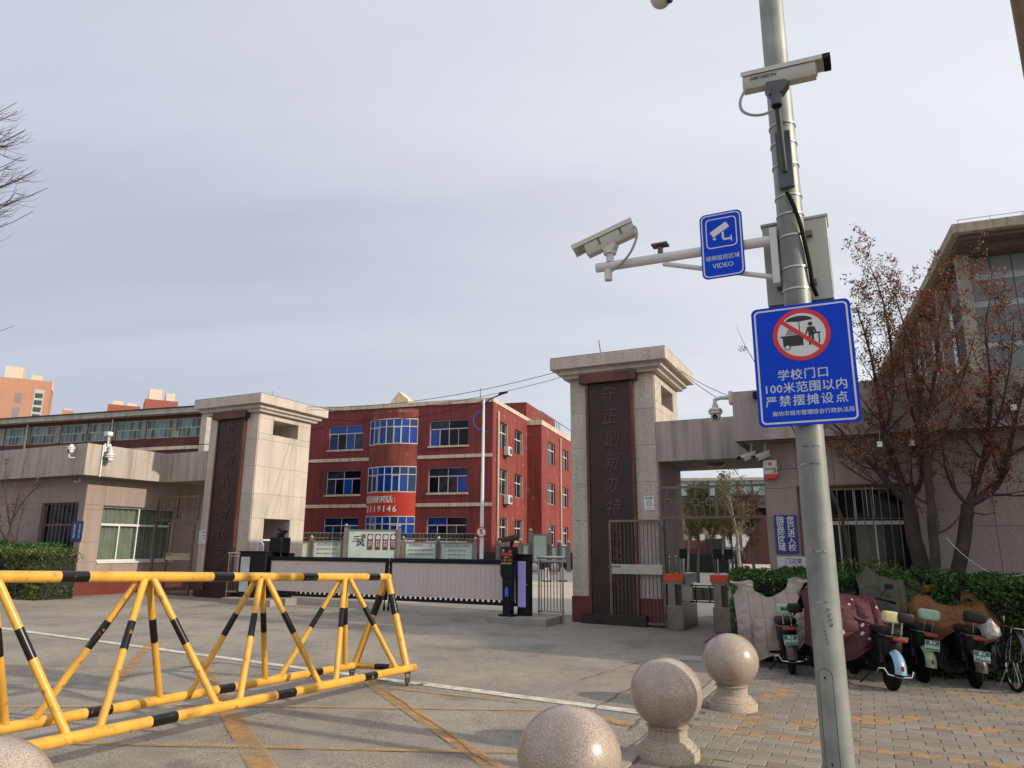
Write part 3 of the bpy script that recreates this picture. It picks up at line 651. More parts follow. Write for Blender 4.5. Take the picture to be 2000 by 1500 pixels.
# display post
du, dv = onp(GATE, 994, 1195, -1.15)[0], -1.15
t = thing('parking_display_post', 'black parking display post with red lettering and a camera on top', 'display post', GATE, (du, dv, .16))
part(t, 'base_plate', MB().box(du - .19, du + .14, dv - .12, dv + .14, .16, .20), black, bevel=.006)
part(t, 'column', MB().prism([(du - .11, .2), (du + .07, .2), (du + .085, 1.0), (du - .13, 1.0)], dv - .08, dv + .1), black, bevel=.006)
part(t, 'head', MB().prism([(du - .17, 1.03), (du - .13, .93), (du + .10, .93), (du + .14, 1.03), (du + .14, 1.58), (du - .17, 1.58)], dv - .1, dv + .14), black, bevel=.01)
hd = part(t, 'screen', MB().box(du - .155, du + .125, dv - .108, dv - .1, 1.2, 1.55), mat('screen_off', (.005, .005, .007), .15), smooth=False)
ledr = emit('led_red', (.5, .02, .02), .6); ledg = emit('led_green', (.12, .35, .12), .5)
text(t, 'lettering', 'P', .10, (du - .09, dv - .110, 1.49), mat('pale_print', (.5, .5, .5)), ext=.001, bold=.02)
part(t, 'indicator', MB().ball((du + .07, dv - .108, 1.48), .026, 8), ledr)
for i, (s, mm) in enumerate((('欢迎光临', ledr), ('余位 47', ledg), ('一车一杆', ledr), ('减速慢行 请勿跟车', ledg))): text(t, 'lettering', s, (.062, .035, .062, .03)[i], (du - .015, dv - .110, 1.42 - i * .062), mm, ext=.001)
for i in range(2): text(t, 'arrow_mark', '^', .2, (du - .015, dv - .092, .62 + i * .06), emit('led_blue', (.02, .08, .45), .5), ext=.001, bold=.01)
part(t, 'bracket', MB().tube([(du + .03, dv + .02, 1.58), (du + .05, dv + .02, 1.67)], .035), blackm); part(t, 'swivel', MB().ball((du + .05, dv + .02, 1.67), .05, 10), blackm)
plate_cam(t, (du + .0, dv + .02, 1.745), R(205), R(12), mat('camera_brown', (.035, .024, .020), .5), .38)
text(t, 'arrow_mark', '^', .2, (du - .015, dv - .092, .56), emit('led_blue', (.02, .08, .45), .5), ext=.001, bold=.01)
# railings
def railing(u0, u1, v, g, label, z0=.22, z1=1.36, n=7):
    t = thing('railing', label, 'railing', GATE, ((u0 + u1) / 2, v, g), 'stainless railings between gate and pillar')
    part(t, 'handrail', MB().tube([(u0 - .02, v, z1), (u1 + .05, v, z1)], .032), stainless); part(t, 'top_rail', MB().box(u0, u1, v - .02, v + .02, z1 - .09, z1 - .06), stainless, smooth=False)
    part(t, 'bottom_rail', MB().box(u0, u1, v - .03, v + .03, z0, z0 + .04), stainless, smooth=False)
    for x in (u0 + .02, u1 - .02): part(t, 'post', MB().tube([(x, v, g - .02), (x, v, z1)], .022), stainless)
    for i in range(n): x = u0 + .04 + (u1 - u0 - .08) * (i + .5) / n; part(t, 'baluster', MB().tube([(x, v, z0 + .04), (x, v, z1 - .09)], .011, 6), steel_brown)
    return t
railing(-.56, .03, -.60, .0, 'short stainless railing between display post cabinet and right pillar'); railing(-9.95, -9.08, -.45, .12, 'short stainless railing between left pillar and motor cabinet', z0=.33, n=8)
# ================================================================== RED SCHOOL BUILDING (three storeys, about 55 m away)
def c3(x, y): return (580 + x / 3.7037, 740 + y / 3.7037)
redwall = mat('red_render', (.148, .019, .020), .72, var=.16, scale=.35, streak=.30, bump=.1, bscale=20, speck=.06, sscale=30)
redwall_side = mat('red_render_weathered', (.19, .030, .024), .75, var=.18, scale=.5, streak=.30, col2=(.30, .12, .09), thr=.68)
rb = thing('school_building', 'three-storey red school building with a rounded window bay and phone number banner', 'school building', RED, (-8, 6, 0))
TOP = onp(RED, *c3(1420, 165))[1]
def rq(pts, v=0):     # rectangle on the front from picture corners (left-top, right-bottom)
    a = onp(RED, *c3(*pts[0]), v); b = onp(RED, *c3(*pts[1]), v); return (a[0], b[0], b[1], a[1])
wf = [rq(((240, 345), (478, 508))), rq(((212, 668), (455, 838))), rq(((188, 1003), (430, 1172))), rq(((970, 298), (1243, 478))), rq(((948, 642), (1228, 822))), rq(((930, 1000), (1216, 1180)))]
cL = sum(w_[0] for w_ in wf[:3]) / 3, sum(w_[1] for w_ in wf[:3]) / 3; cR_ = sum(w_[0] for w_ in wf[3:]) / 3, sum(w_[1] for w_ in wf[3:]) / 3
wf = [((cL if i < 3 else cR_)[0], (cL if i < 3 else cR_)[1], w_[2], w_[3]) for i, w_ in enumerate(wf)]
for k in range(3):
    za = (wf[k][2] + wf[k + 3][2]) / 2; zb = (wf[k][3] + wf[k + 3][3]) / 2; wf[k] = (*wf[k][:2], za, zb); wf[k + 3] = (*wf[k + 3][:2], za, zb)
def rs(pts, u=0):
    a = ons(RED, *c3(*pts[0]), u); b = ons(RED, *c3(*pts[1]), u); return (a[0], b[0], b[1], a[1])
SW = []
for k, (za, zb) in enumerate(((wf[0][2], wf[0][3]), (wf[1][2], wf[1][3]), (wf[2][2], wf[2][3]))):
    y = (400, 740, 1090)[k]
    for x0, x1 in ((1468, 1524), (1575, 1632), (1683, 1700)):
        SW.append((ons(RED, *c3(x0, y))[0], ons(RED, *c3(x1, y))[0], za, zb))
VC = ons(RED, *c3(1712, 340))[0]                     # where the rear volume starts
b = MB(); bayu = (onp(RED, *c3(522, 570))[0], onp(RED, *c3(868, 570))[0])
walls(b, -30, 0, -.5, TOP, 0, .35, wf); part(rb, 'front_wall', b, redwall, smooth=False)
b = MB(); walls(b, .35, VC, -.5, TOP, -.35, 0, SW, axis='v'); b.box(-30, -.35, .35, VC, TOP - .4, TOP - .2); part(rb, 'side_wall', b, redwall_side, smooth=False)
TC = onp(RED, *c3(1415, 135))[1]
b = MB(); b.box(-30, .06, -.06, .35, TOP, TC); b.box(-.35, .06, .35, VC + .1, TOP, TC); part(rb, 'parapet', b, cream, smooth=False)
for w_ in wf: window(rb, 'u', *w_, 0, .16, 2, .66, frame_w, [winglass, blueglass, mat('dark_glass_b', (.008, .020, .085), .1, var=.5, scale=1.5, spec=.3), mat('dark_glass_c', (.02, .03, .05), .1, var=.5, scale=2.5, spec=.3)], .06, 4, .08)
for k, w_ in enumerate(SW): window(rb, 'v', *w_, 0, -.20, 2 if k % 3 < 2 else 1, .62, frame_w, [winglass], .07, None, .08)
for w_ in wf: part(rb, 'sill', MB().box(w_[0] - .1, w_[1] + .1, -.07, 0, w_[2] - .12, w_[2] - .001), cream, smooth=False)
for w_ in SW: part(rb, 'reveal', MB().box(-.19, -.001, w_[1] - .06, w_[1] - .002, w_[2] + .01, w_[3] - .01), mat('reveal_pale', (.42, .34, .28), .8), smooth=False)
B1, B2 = onp(RED, *c3(1410, 548))[1], onp(RED, *c3(1395, 905))[1]
for z in (B1, B2):
    part(rb, 'string_course', MB().box(-30, bayu[0] - .02, -.05, -.001, z - .15, z + .12), cream, smooth=False); part(rb, 'string_course', MB().box(bayu[1] + .02, -.02, -.05, -.001, z - .15, z + .12), cream, smooth=False)
part(rb, 'gable_ornament', MB().prism([(onp(RED, *c3(662, 205))[0], TC), (onp(RED, *c3(732, 105))[0], TC + 1.05), (onp(RED, *c3(800, 165))[0], TC + .3), (onp(RED, *c3(800, 175))[0], TC)], .1, 1.2), mat('gable_cream', (.62, .55, .38), .7, var=.15), smooth=False)
# rounded bay
bc = (bayu[0] + bayu[1]) / 2; bw = (bayu[1] - bayu[0]) / 2; bd = .72; br = (bw * bw + bd * bd) / (2 * bd); amax = math.asin(bw / br)
def arc(a, r_off=0): return (bc + (br + r_off) * math.sin(a), -(br + r_off) * math.cos(a) + (br - bd))
def arcwall(m, z0, z1, a0=-amax, a1=amax, off=0, n=20, th=.2):
    pts = [arc(a0 + (a1 - a0) * i / n, off) for i in range(n + 1)]; inn = [arc(a0 + (a1 - a0) * i / n, off - th) for i in range(n, -1, -1)]
    m.prism(pts + inn, z0, z1, 'xy')
bz = [onp(RED, *c3(700, y), -.7)[1] for y in (215, 285, 470, 630, 820, 990, 1175)]
for i, (za, zb) in enumerate(((bz[1], bz[0]), (bz[3], bz[2]), (bz[5], bz[4]), (-.5, bz[6]))):
    m = MB(); arcwall(m, za, zb); part(rb, 'bay_wall', m, [redwall_side, mat('bay_render', (.185, .038, .028), .78, var=.2, scale=.8, streak=.3, col2=(.34, .18, .14), thr=.70), redwall, redwall][i])
m = MB(); m.prism([arc(-amax + 2 * amax * i / 20) for i in range(21)], bz[0] - .3, bz[0] - .1, 'xy'); part(rb, 'bay_roof', m, cream)
m = MB(); arcwall(m, bz[5] + .01, bz[4] - .01, off=.03, th=.025); bn = part(rb, 'banner', m, mat('banner_red', (.42, .030, .014), .5, var=.1))
for line, zf, sz in (('校园维权电话:', .68, .62), ('2119146', .28, .72)):
    zt = bz[5] + (bz[4] - bz[5]) * zf; n_ = len(line); span = 1.36 * amax
    for i, ch in enumerate(line):
        a = -amax * .97 + span * (i + .5) / n_; p = arc(a, .045)
        text(bn, 'lettering', ch, sz, (p[0], p[1], zt), sign_white, ext=.01, bold=.010, rz=a)
for zi in ((bz[2], bz[1]), (bz[4], bz[3]), (bz[6], bz[5])):
    za, zb = zi; f = MB(); arcwall(f, za, za + .08, off=.01, th=.1); arcwall(f, zb - .08, zb, off=.01, th=.1); zt = za + (zb - za) * .68; arcwall(f, zt - .035, zt + .035, off=.01, th=.1)
    nb = 7
    for i in range(nb + 1):
        p = arc(-amax + 2 * amax * i / nb, -.03); f.box(p[0] - .024, p[0] + .024, p[1] - .05, p[1] + .05, za, zb)
    for i in (1, 4):
        pa, pb = arc(-amax + 2 * amax * i / nb, .03), arc(-amax + 2 * amax * (i + 1) / nb, .03)
        for z in (za + .08, zt - .1): f.tube([(pa[0], pa[1], z), (pb[0], pb[1], z)], .028, 4)
        f.tube([(pa[0] + .06, pa[1], za), (pa[0] + .06, pa[1], zt)], .028, 4); f.tube([(pb[0] - .06, pb[1], za), (pb[0] - .06, pb[1], zt)], .028, 4)
    wf_ = part(rb, 'bay_window', f, frame_w, smooth=False)
    for i in range(nb):
        a0, a1 = -amax + 2 * amax * i / nb, -amax + 2 * amax * (i + 1) / nb
        for c, d in ((za + .08, zt - .035), (zt + .035, zb - .08)):
            m = MB(); arcwall(m, c, d, a0 + .012, a1 - .012, -.02, 1, .03); part(wf_, 'pane', m, blueglass if random.random() < .75 else mat('blue_glass_dark', (.012, .035, .11), .08), smooth=False)
# rear volume to the right
ZR = ons(RED, *c3(1715, 338))[1]; RU = 1.35
VR = ons(RED, *c3(1768, 345), RU)[0]; VE = VR + 14
rw = []
for k in range(3):
    for x0, x1 in ((1815, 1868), (1922, 1962)):
        y = (530, 820, 1100)[k]; rw.append((ons(RED, *c3(x0, y), RU)[0], ons(RED, *c3(x1, y), RU)[0], wf[k][2] - .25, wf[k][3] - .3))
ZV = ons(RED, *c3(1775, 335), RU)[1]
b = MB(); walls(b, VR, VE, -.5, ZV, RU - .3, RU, rw, axis='v'); b.box(-2, RU - .3, VR, VR + .3, -.5, ZV); part(rb, 'rear_wing_wall', b, redwall_side, smooth=False)
b = MB(); b.box(-2, 0, VC, VR, -.5, ZV); part(rb, 'link_wall', b, redwall, smooth=False)
b = MB(); b.box(RU - .3, RU + .06, VR - .06, VE, ZV, ZV + .45); b.box(-.5, RU - .3, VR - .06, VR + .3, ZV, ZV + .45); part(rb, 'parapet', b, cream, smooth=False)
for w_ in rw: window(rb, 'v', *w_, RU, -.16, 2, .66, frame_w, [winglass], .07, None, .08)
b = MB(); b.box(-12, -1.0, VR + 3, VE, ZV, onp(RED, *c3(1960, 150), VR + 3)[1]); part(rb, 'upper_storey', b, redwall_side, smooth=False)
for i in range(11): part(rb, 'roof_rail_post', MB().tube([(RU - .1, VR + .3 + i * .7, ZV + .45), (RU - .1, VR + .3 + i * .7, ZV + 1.3)], .03, 5), steel_brown)
part(rb, 'roof_rail', MB().tube([(RU - .1, VR, ZV + 1.3), (RU - .1, VE, ZV + 1.3)], .04, 5), steel_brown)
part(rb, 'drain_pipe', MB().tube([(.12, ons(RED, *c3(1449, 240))[0], TOP - .6), (.12, ons(RED, *c3(1449, 240))[0], .3)], .09), cream)
part(rb, 'drain_pipe', MB().tube([(RU + .12, ons(RED, *c3(1898, 430), RU)[0], ZV - .3), (RU + .12, ons(RED, *c3(1898, 430), RU)[0], .3)], .08), cream)
for y in (525, 875):
    va, z = ons(RED, *c3(1502, y)); t = thing('air_conditioner', ('white air conditioner unit below the top side window of the red school' if y == 525 else 'white air conditioner unit below the middle side window of the red school'), 'air conditioner', RED, (.3, va, z - .4), 'air conditioners on the red school')
    part(t, 'casing', MB().box(.08, .50, va - .48, va + .48, z - .36, z + .36), mat('ac_casing', (.50, .49, .45), .5), bevel=.02)
    part(t, 'fan_grille', MB().lathe([(.28, 0), (.27, .015), (.05, .02), (0, .02)], 20, (.50, va + .12, z), Matrix.Rotation(R(90), 4, 'Y')), mat('grille_dark', (.05, .05, .05), .6)); part(t, 'bracket', MB().box(0, .5, va - .35, va + .35, z - .42, z - .365), steel_brown, smooth=False)
t = solo('roof_aerial', MB().tube([(-1.2, .3, TC), (-1.2, .3, TC + .9)], .03, 5), steel_brown, 'thin aerial on the roof edge of the red school', 'aerial', RED, (-1.2, .3, TC))
# ================================================================== LONG TWO-TONE SCHOOL BUILDING ON THE LEFT
lb = thing('teaching_block', 'long maroon teaching block with a strip of windows behind the left guard house', 'school building', LONG, (-15, 5, 0))
p1 = lambda x, y: onp(LONG, x / 3, 680 + y / 3)
zt = p1(1190, 350)[1]; zs1, zs0 = zt - .55, zt - 1.72
strips = []
for a, bq in ((-230, -190), (-170, 0), (30, 155), (180, 322), (355, 500), (510, 657), (678, 826), (853, 1008), (1033, 1197)):
    strips.append((p1(a, 500)[0], p1(bq, 500)[0], zs0, zs1))
b = MB(); walls(b, -42, 0, -.5, zt - .32, 0, .3, strips); part(lb, 'wall', b, mat('maroon_render', (.085, .018, .020), .8, var=.2, streak=.25), smooth=False)
part(lb, 'eave', MB().box(-42, .35, -.55, 8, zt - .318, zt - .02), mat('pale_eave', (.34, .32, .28), .8, var=.12, streak=.2), smooth=False); part(lb, 'roof_felt', MB().box(-42, .4, -.6, 8, zt - .018, zt + .05), mat('roof_felt', (.03, .03, .03)), smooth=False)
tealg = [mat('green_glass_%s' % k, c, .12, var=.25, scale=2) for k, c in (('a', (.07, .12, .115)), ('b', (.035, .06, .06)), ('c', (.13, .20, .21)))]
palef = mat('pale_frame', (.38, .40, .38), .6)
for s_ in strips:
    window(lb, 'u', *s_, 0, .05, 6, .5, palef, tealg, .045, None, .06)
for i in range(len(strips) - 1): part(lb, 'window_pier', MB().box(strips[i][1] + .01, strips[i + 1][0] - .01, -.03, -.001, zs0, zs1), mat('pier_pale', (.22, .22, .20), .8, var=.2), smooth=False)
for x in (167, 662): u = p1(x, 500)[0]; part(lb, 'drain_pipe', MB().tube([(u, -.12, zt - .4), (u, -.12, 1)], .055), mat('pipe_pale', (.42, .42, .38), .7))
part(lb, 'band', MB().box(-42, 0, -.06, -.001, zs0 - .75, zs0 - .55), cream, smooth=False); part(lb, 'corner_post', MB().box(-.05, .35, -.12, .3, -.5, zt - .32), mat('pier_white', (.36, .35, .31), .8), smooth=False)
b = solo('orange_end_block', MB().box(.4, 3.4, 2.0, 5, -.5, zt + .3), mat('orange_render', (.42, .10, .055), .8, var=.1, streak=.2), 'orange-red building corner glimpsed between teaching block and left pillar', 'building', LONG, (3, 5, 0))
part(lb, 'lower_windows', MB().box(p1(900, 600)[0], -.3, -.05, -.002, zs0 - 2.2, zs0 - 1.3), tealg[1], smooth=False)
# ================================================================== FAR HOUSING TOWERS
FAR = Frame(-95, 150, -30)
def tower(u, v, pts, wd, dp, htop, col, label, floors, wins, strip_u=None, th=5):
    t = thing('housing_tower', label, 'apartment tower', FAR, (u, v, 0), 'distant apartment towers')
    part(t, 'wall', MB().box(u - wd / 2, u + wd / 2, v, v + dp, -.5, htop), col, smooth=False)
    for (a, b_, z0, z1) in pts: part(t, 'roof_block', MB().box(u + a, u + b_, v + 1, v + dp - 2, htop + z0, htop + z1), mat('tower_cream', (.56, .47, .37), .8, var=.08), smooth=False)
    for z in range(floors):
        for a in wins: part(t, 'window', MB().box(u + a - .6, u + a + .6, v - .03, v + .2, htop - 5.2 - z * 3, htop - 3.2 - z * 3), mat('far_window', (.20, .19, .20), .3), smooth=False)
    if strip_u is not None:
        part(t, 'stair_strip', MB().box(u + strip_u - .9, u + strip_u + .9, v - .05, v + .2, 2, htop - 2), mat('strip_pale', (.40, .40, .38), .5), smooth=False)
        for z in range(floors * 2): part(t, 'strip_window', MB().box(u + strip_u - .7, u + strip_u + .7, v - .08, v - .051, htop - 3.8 - z * 1.5, htop - 2.8 - z * 1.5), tealg[1], smooth=False)
    return t
def fy(x, y): return onp(FAR, x, y)
peach = mat('peach_tile', (.40, .205, .135), .8, var=.05, scale=.1, streak=.1)
ua, za = fy(-60, 728); ub, zb2 = fy(101, 752)
tower((ua + ub) / 2, 0, [(-1, 5.2, 0, 3.2), (5.8, 7.3, 0, 1.6)] if False else [((fy(8, 730)[0] - (ua + ub) / 2), fy(44, 730)[0] - (ua + ub) / 2, -.3, 2.6), (fy(60, 740)[0] - (ua + ub) / 2, fy(82, 740)[0] - (ua + ub) / 2, -.3, 1.2), (fy(82, 748)[0] - (ua + ub) / 2, fy(103, 748)[0] - (ua + ub) / 2, -1.6, .2)], ub - ua, 8, (za + zb2) / 2 + .3, peach, 'tall peach apartment tower at the left edge with a pale stair window strip', 6, [fy(38, 760)[0] - (ua + ub) / 2], fy(78, 760)[0] - (ua + ub) / 2)
for x0, x1, y, lab, c in ((217, 277, 793, 'distant apartment roof with a dark red and cream stair head', 'a'), (302, 362, 781, 'distant apartment roof with two cream stair heads beside the left pillar', 'b'), (95, 118, 808, 'small distant roof just right of the peach tower', 'c')):
    a0, z = fy(x0, y); a1 = fy(x1, y)[0]; u = (a0 + a1) / 2; wd = a1 - a0
    tower(u, 30 if c != 'c' else 50, [(-wd * .45, -wd * .05, 0, 1.2), (wd * .1, wd * .48, 0, .9)] if c == 'a' else [(-wd * .5, 0, 0, 3), (wd * .15, wd * .5, 0, 2.2)] if c == 'b' else [(-1, 1, 0, .5)], wd * 1.25, 8, z + (5.5 if c != 'c' else 9), mat('far_red', (.25, .075, .05), .8) if c != 'c' else peach, lab, 1, [])
# ================================================================== GLASS-FRONTED BUILDING WITH DEEP EAVES (right)
gb = thing('glass_building', 'pale glass-fronted building with a deep overhanging flat roof behind the blossom trees', 'office building', GLASS, (8, 10, 0))
zc = 14.2; gu, gv = .98, 2.5
part(gb, 'roof', MB().prism([(0, 0), (24, 0), (24, 30), (0, 30)], zc - .40, zc, 'xy'), mat('roof_edge', (.30, .26, .20), .8, var=.1, streak=.3), bevel=.03)
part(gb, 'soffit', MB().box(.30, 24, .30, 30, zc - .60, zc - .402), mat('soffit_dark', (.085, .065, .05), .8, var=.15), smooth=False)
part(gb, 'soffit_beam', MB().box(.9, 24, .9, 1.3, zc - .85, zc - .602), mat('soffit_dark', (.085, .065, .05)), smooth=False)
part(gb, 'roof_guard_wire', MB().tube([(0.3, .3, zc + .25), (24, .3, zc + .25)], .012, 4), steel_brown)
for k in range(12): part(gb, 'guard_post', MB().tube([(.3 + k * 1.1, .3, zc), (.3 + k * 1.1, .3, zc + .26)], .010, 4), steel_brown)
skin = [mat('sky_glass_%s' % k, c, .10, var=.08, scale=.6, spec=.8) for k, c in (('a', (.25, .285, .29)), ('b', (.20, .235, .245)))]; skind = mat('vision_glass', (.05, .07, .075), .06, spec=.9)
mull = mat('mullion_grey', (.14, .14, .14), .5)
zf = [zc - q for q in (.64, 1.68, 2.55, 2.85, 4.35, 4.65, 6.2, 6.5, 8.2, 8.5, 12.5)]
for side_ in (0, 1):
    n = 9 if side_ == 0 else 18; W_ = .76 if side_ == 0 else 1.0
    for i in range(n):
        for j in range(len(zf) - 1):
            o = gu if side_ == 0 else gv; a, b_ = o + i * W_, o + (i + 1) * W_ ; m = MB()
            if side_ == 0: m.box(a + .02, b_ - .02, gv, gv + .05, zf[j + 1] + .02, zf[j] - .02)
            else: m.box(gu, gu + .05, a + .02 + (.05 if i == 0 else 0), b_ - .02, zf[j + 1] + .02, zf[j] - .02)
            part(gb, 'pane', m, (skin[0] if j in (0, 2, 4, 6, 8) else skind) if j < 9 else skind, smooth=False)
    m = MB(); o = gu if side_ == 0 else gv
    for z in zf: m.box(*((gu, gu + n * W_, gv + .02, gv + .12) if side_ == 0 else (gu + .02, gu + .12, gv + .13, gv + n * W_)), z - .03, z + .03)
    for i in range(n + 1): a = o + i * W_ + (0 if i or side_ == 0 else .13); m.box(*((a, a + .04, gv + .02, gv + .11) if side_ == 0 else (gu + .02, gu + .11, a, a + .04)), zf[-1], zf[0])
    part(gb, 'mullions', m, mull, smooth=False)
part(gb, 'inner_wall', MB().box(gu + .15, 23, gv + .15, 26, 0, zf[0]), mat('blinds_grey', (.10, .11, .11), .8), smooth=False)
for a, c in ((.45, 2.0), (.45, 6.5), (.45, 11), (.45, 15.5), (7, 2.0)): part(gb, 'column', MB().box(a, a + .42, c, c + .42, 0, zc - .6), mat('column_pale', (.28, .25, .20), .8), smooth=False)
ov = gv
for i in range(9):
    a = 2.4 + i * .22; part(gb, 'balcony_bar', MB().tube([(a, ov - .5, zf[8] - .3), (a, ov - .5, zf[8] + .9)], .02, 4), white)
part(gb, 'balcony_slab', MB().box(2.3, 8, ov - .6, ov - .01, zf[8] - .45, zf[8] - .3), mat('column_pale', (.36, .32, .27)), smooth=False); part(gb, 'balcony_rail', MB().tube([(2.3, ov - .5, zf[8] + .9), (8, ov - .5, zf[8] + .9)], .03, 5), white)
# ================================================================== UNSEEN BLOCK OUT OF FRAME ON THE RIGHT (added to shade the scooters)
sb = thing('shade_block', 'two-storey rendered block added beyond the right edge to shade the scooters', 'building', WORLD, (19, 12, 0))
sw_ = [(a, a + 1.6, z, z + 1.5) for a in (6.3, 8.8, 11.3, 13.8) for z in (1.0, 4.2)]
b = MB(); walls(b, 5.3, 16.6, -.3, 6.9, 14.0, 14.3, sw_, axis='v'); b.box(14.3, 24, 5.3, 5.6, -.3, 6.9); b.box(14.3, 24, 16.3, 16.6, -.3, 6.9); b.box(23.7, 24, 5.6, 16.3, -.3, 6.9); b.box(14.0, 24, 5.3, 16.6, 6.9, 7.1)
part(sb, 'wall', b, mat('shade_block_render', (.38, .33, .27), .8, var=.1, streak=.2), smooth=False)
for w_ in sw_: window(sb, 'v', *w_, 14.0, .12, 2, .66, frame_w, [winglass], .06, None, .08)
# ================================================================== NOTICE BOARDS, LAMP, CAMPUS THINGS
NB = Frame(-4.5, 46, -3)
brd = mat('board_print', (.36, .46, .45), .35, var=.16, scale=.8, col2=(.42, .46, .36), thr=.55); brf = mat('board_frame', (.19, .175, .155), .5, metal=.4)
tx_ink = mat('board_ink', (.10, .14, .15), .6)
def board(x0, x1, ytop, label, title=None, lines=(), big=False, v=0, ybot=1112):
    u0, z1 = onp(NB, x0, ytop, v); u1 = onp(NB, x1, ytop, v)[0]; z0 = .55
    t = thing('notice_board', label, 'notice board', NB, ((u0 + u1) / 2, v, 0), 'school notice boards along the fence')
    b = MB(); ring(b, [(u0, z0), (u1, z0), (u1, z1), (u0, z1)], [(u0 + .08, z0 + .08), (u1 - .08, z0 + .08), (u1 - .08, z1 - .08), (u0 + .08, z1 - .08)], v - .08, v + .02); part(t, 'frame', b, brf, smooth=False)
    part(t, 'sheet', MB().box(u0 + .08, u1 - .08, v - .04, v, z0 + .08, z1 - .08), brd, smooth=False)
    for x in (u0 - .12, u1 + .12):
        part(t, 'post', MB().box(x - .11, x + .11, v - .11, v + .11, 0, z1 + .12), brf, smooth=False); part(t, 'finial', MB().ball((x, v, z1 + .24), .12, 8), stainless)
    w_ = u1 - u0
    if title: text(t, 'lettering', title, w_ / (len(title) + 2.4), ((u0 + u1) / 2, v - .045, z1 - .34 * (z1 - z0) * .55), tx_ink, ext=.002, bold=.015)
    for i, s in enumerate(lines): text(t, 'lettering', s, w_ / 17, ((u0 + u1) / 2, v - .045, z1 - .52 - i * .26), tx_ink, ext=.002, bold=.01)
    return t, u0, u1, z0, z1
board(560, 606, 1057, 'notice board partly cut off by the left pillar')
board(612, 669, 1056, 'notice board with school rules left of the large display', '中小学生守则', ('遵守校规 勤学好问 礼貌待人', '尊敬师长 团结同学 诚实守信', '热爱劳动 爱护公物 自立自强'))
board(791, 853, 1058, 'notice board headed with the civilised campus title', '文明校园六个好', ('领导班子建设好 思想道德教育好', '活动阵地建设好 教师队伍建设好', '校园文化建设好 校园环境建设好'))
board(860, 925, 1059, 'notice board headed with the socialist core values title', '社会主义核心价值观', ('富强 民主 文明 和谐', '自由 平等 公正 法治', '爱国 敬业 诚信 友善'))
t, u0, u1, z0, z1 = board(680, 776, 1034, 'large blue-grey display board with four dark red hanging panels', v=-.3)
W_ = u1 - u0; H_ = z1 - z0
text(t, 'lettering', '一训', .30, (u0 + W_ * .27, -.36, z1 - H_ * .22), ink, ext=.003, bold=.02); text(t, 'lettering', '三', .42, (u0 + W_ * .16, -.36, z1 - H_ * .30), ink, ext=.003, bold=.02, shear=.2); text(t, 'lettering', '风', .52, (u0 + W_ * .27, -.36, z1 - H_ * .42), ink, ext=.003, bold=.02)
mar = mat('maroon_print', (.11, .016, .022), .5)
for i, (hd_, tl_) in enumerate((('校训', '立德树人\n笃学尚行'), ('校风', '守正创新\n团结奋进'), ('教风', '敬业爱生\n教学相长'), ('学风', '勤学善思\n知行合一'))):
    cx0 = u0 + W_ * (.46 + .155 * i); p = part(t, 'panel', MB().box(cx0 - .16, cx0 + .16, -.36, -.345, z1 - H_ * .62, z1 - H_ * .14), mar, smooth=False)
    part(p, 'roundel', MB().lathe([(.13, 0), (.13, .012), (0, .014)], 16, (cx0, -.36, z1 - H_ * .235), Matrix.Rotation(R(90), 4, 'X')), sign_white)
    text(p, 'lettering', hd_, .095, (cx0, -.377, z1 - H_ * .235), mar, ext=.001)
    text(p, 'lettering', '\n'.join(' '.join(c) for c in zip(*[l[::1] for l in reversed(tl_.split('\n'))])), .10, (cx0, -.363, z1 - H_ * .44), sign_white, ext=.001, bold=.01)
NB2 = Frame(1.5, 47, 18)
def board2(x0, x1, y, label):
    global NB; s_ = NB; NB = NB2; r = board(x0, x1, y, label); NB = s_; return r
for a in ((976, 986, 1063, 'narrow white notice sheet board left of the display post'), (1020, 1034, 1062, 'small notice board just behind the plate camera'), (1040, 1070, 1043, 'tall pale green notice board with wavy top right of the plate camera'), (1076, 1090, 1066, 'small notice board left of the pair near the right pillar'), (1094, 1107, 1066, 'small notice board against the right pillar edge')): board2(*a)
fence = thing('campus_fence', 'low dark see-through fence linking the notice boards', 'fence', NB, (-3, .15, 0))
fu0, fu1 = onp(NB, 560, 1060)[0], onp(NB, 950, 1060)[0]
for z in (.5, 2.02, 2.34): part(fence, 'rail', MB().box(fu0, fu1, .12, .17, z - .025, z + .025), brf, smooth=False)
n = 50; prt = MB().box(-.010, .010, -.012, .012, .05, 2.33).mesh('baluster', brf, smooth=False)
for i in range(n): inst(fence, 'baluster', prt, (fu0 + (fu1 - fu0) * i / n, .145, 0))
for i in range(18):
    a = fu0 + (fu1 - fu0) * (i + .5) / 18; part(fence, 'mesh_panel', MB().box(a - .27, a + .27, .14, .15, 2.05, 2.3), glass('fence_mesh', (.35, .25, .22), .45, .6), smooth=False)
hd = MB().box(-9, 12, 3.5, 4.2, -.1, 1.15); solo('campus_hedge', hd, mat('dark_hedge', (.018, .022, .014), .9, var=.5, scale=6, bump=1, bscale=12), 'dark clipped hedge seen through the railing far behind the gate', 'hedge', NB2, (0, 4, 0))
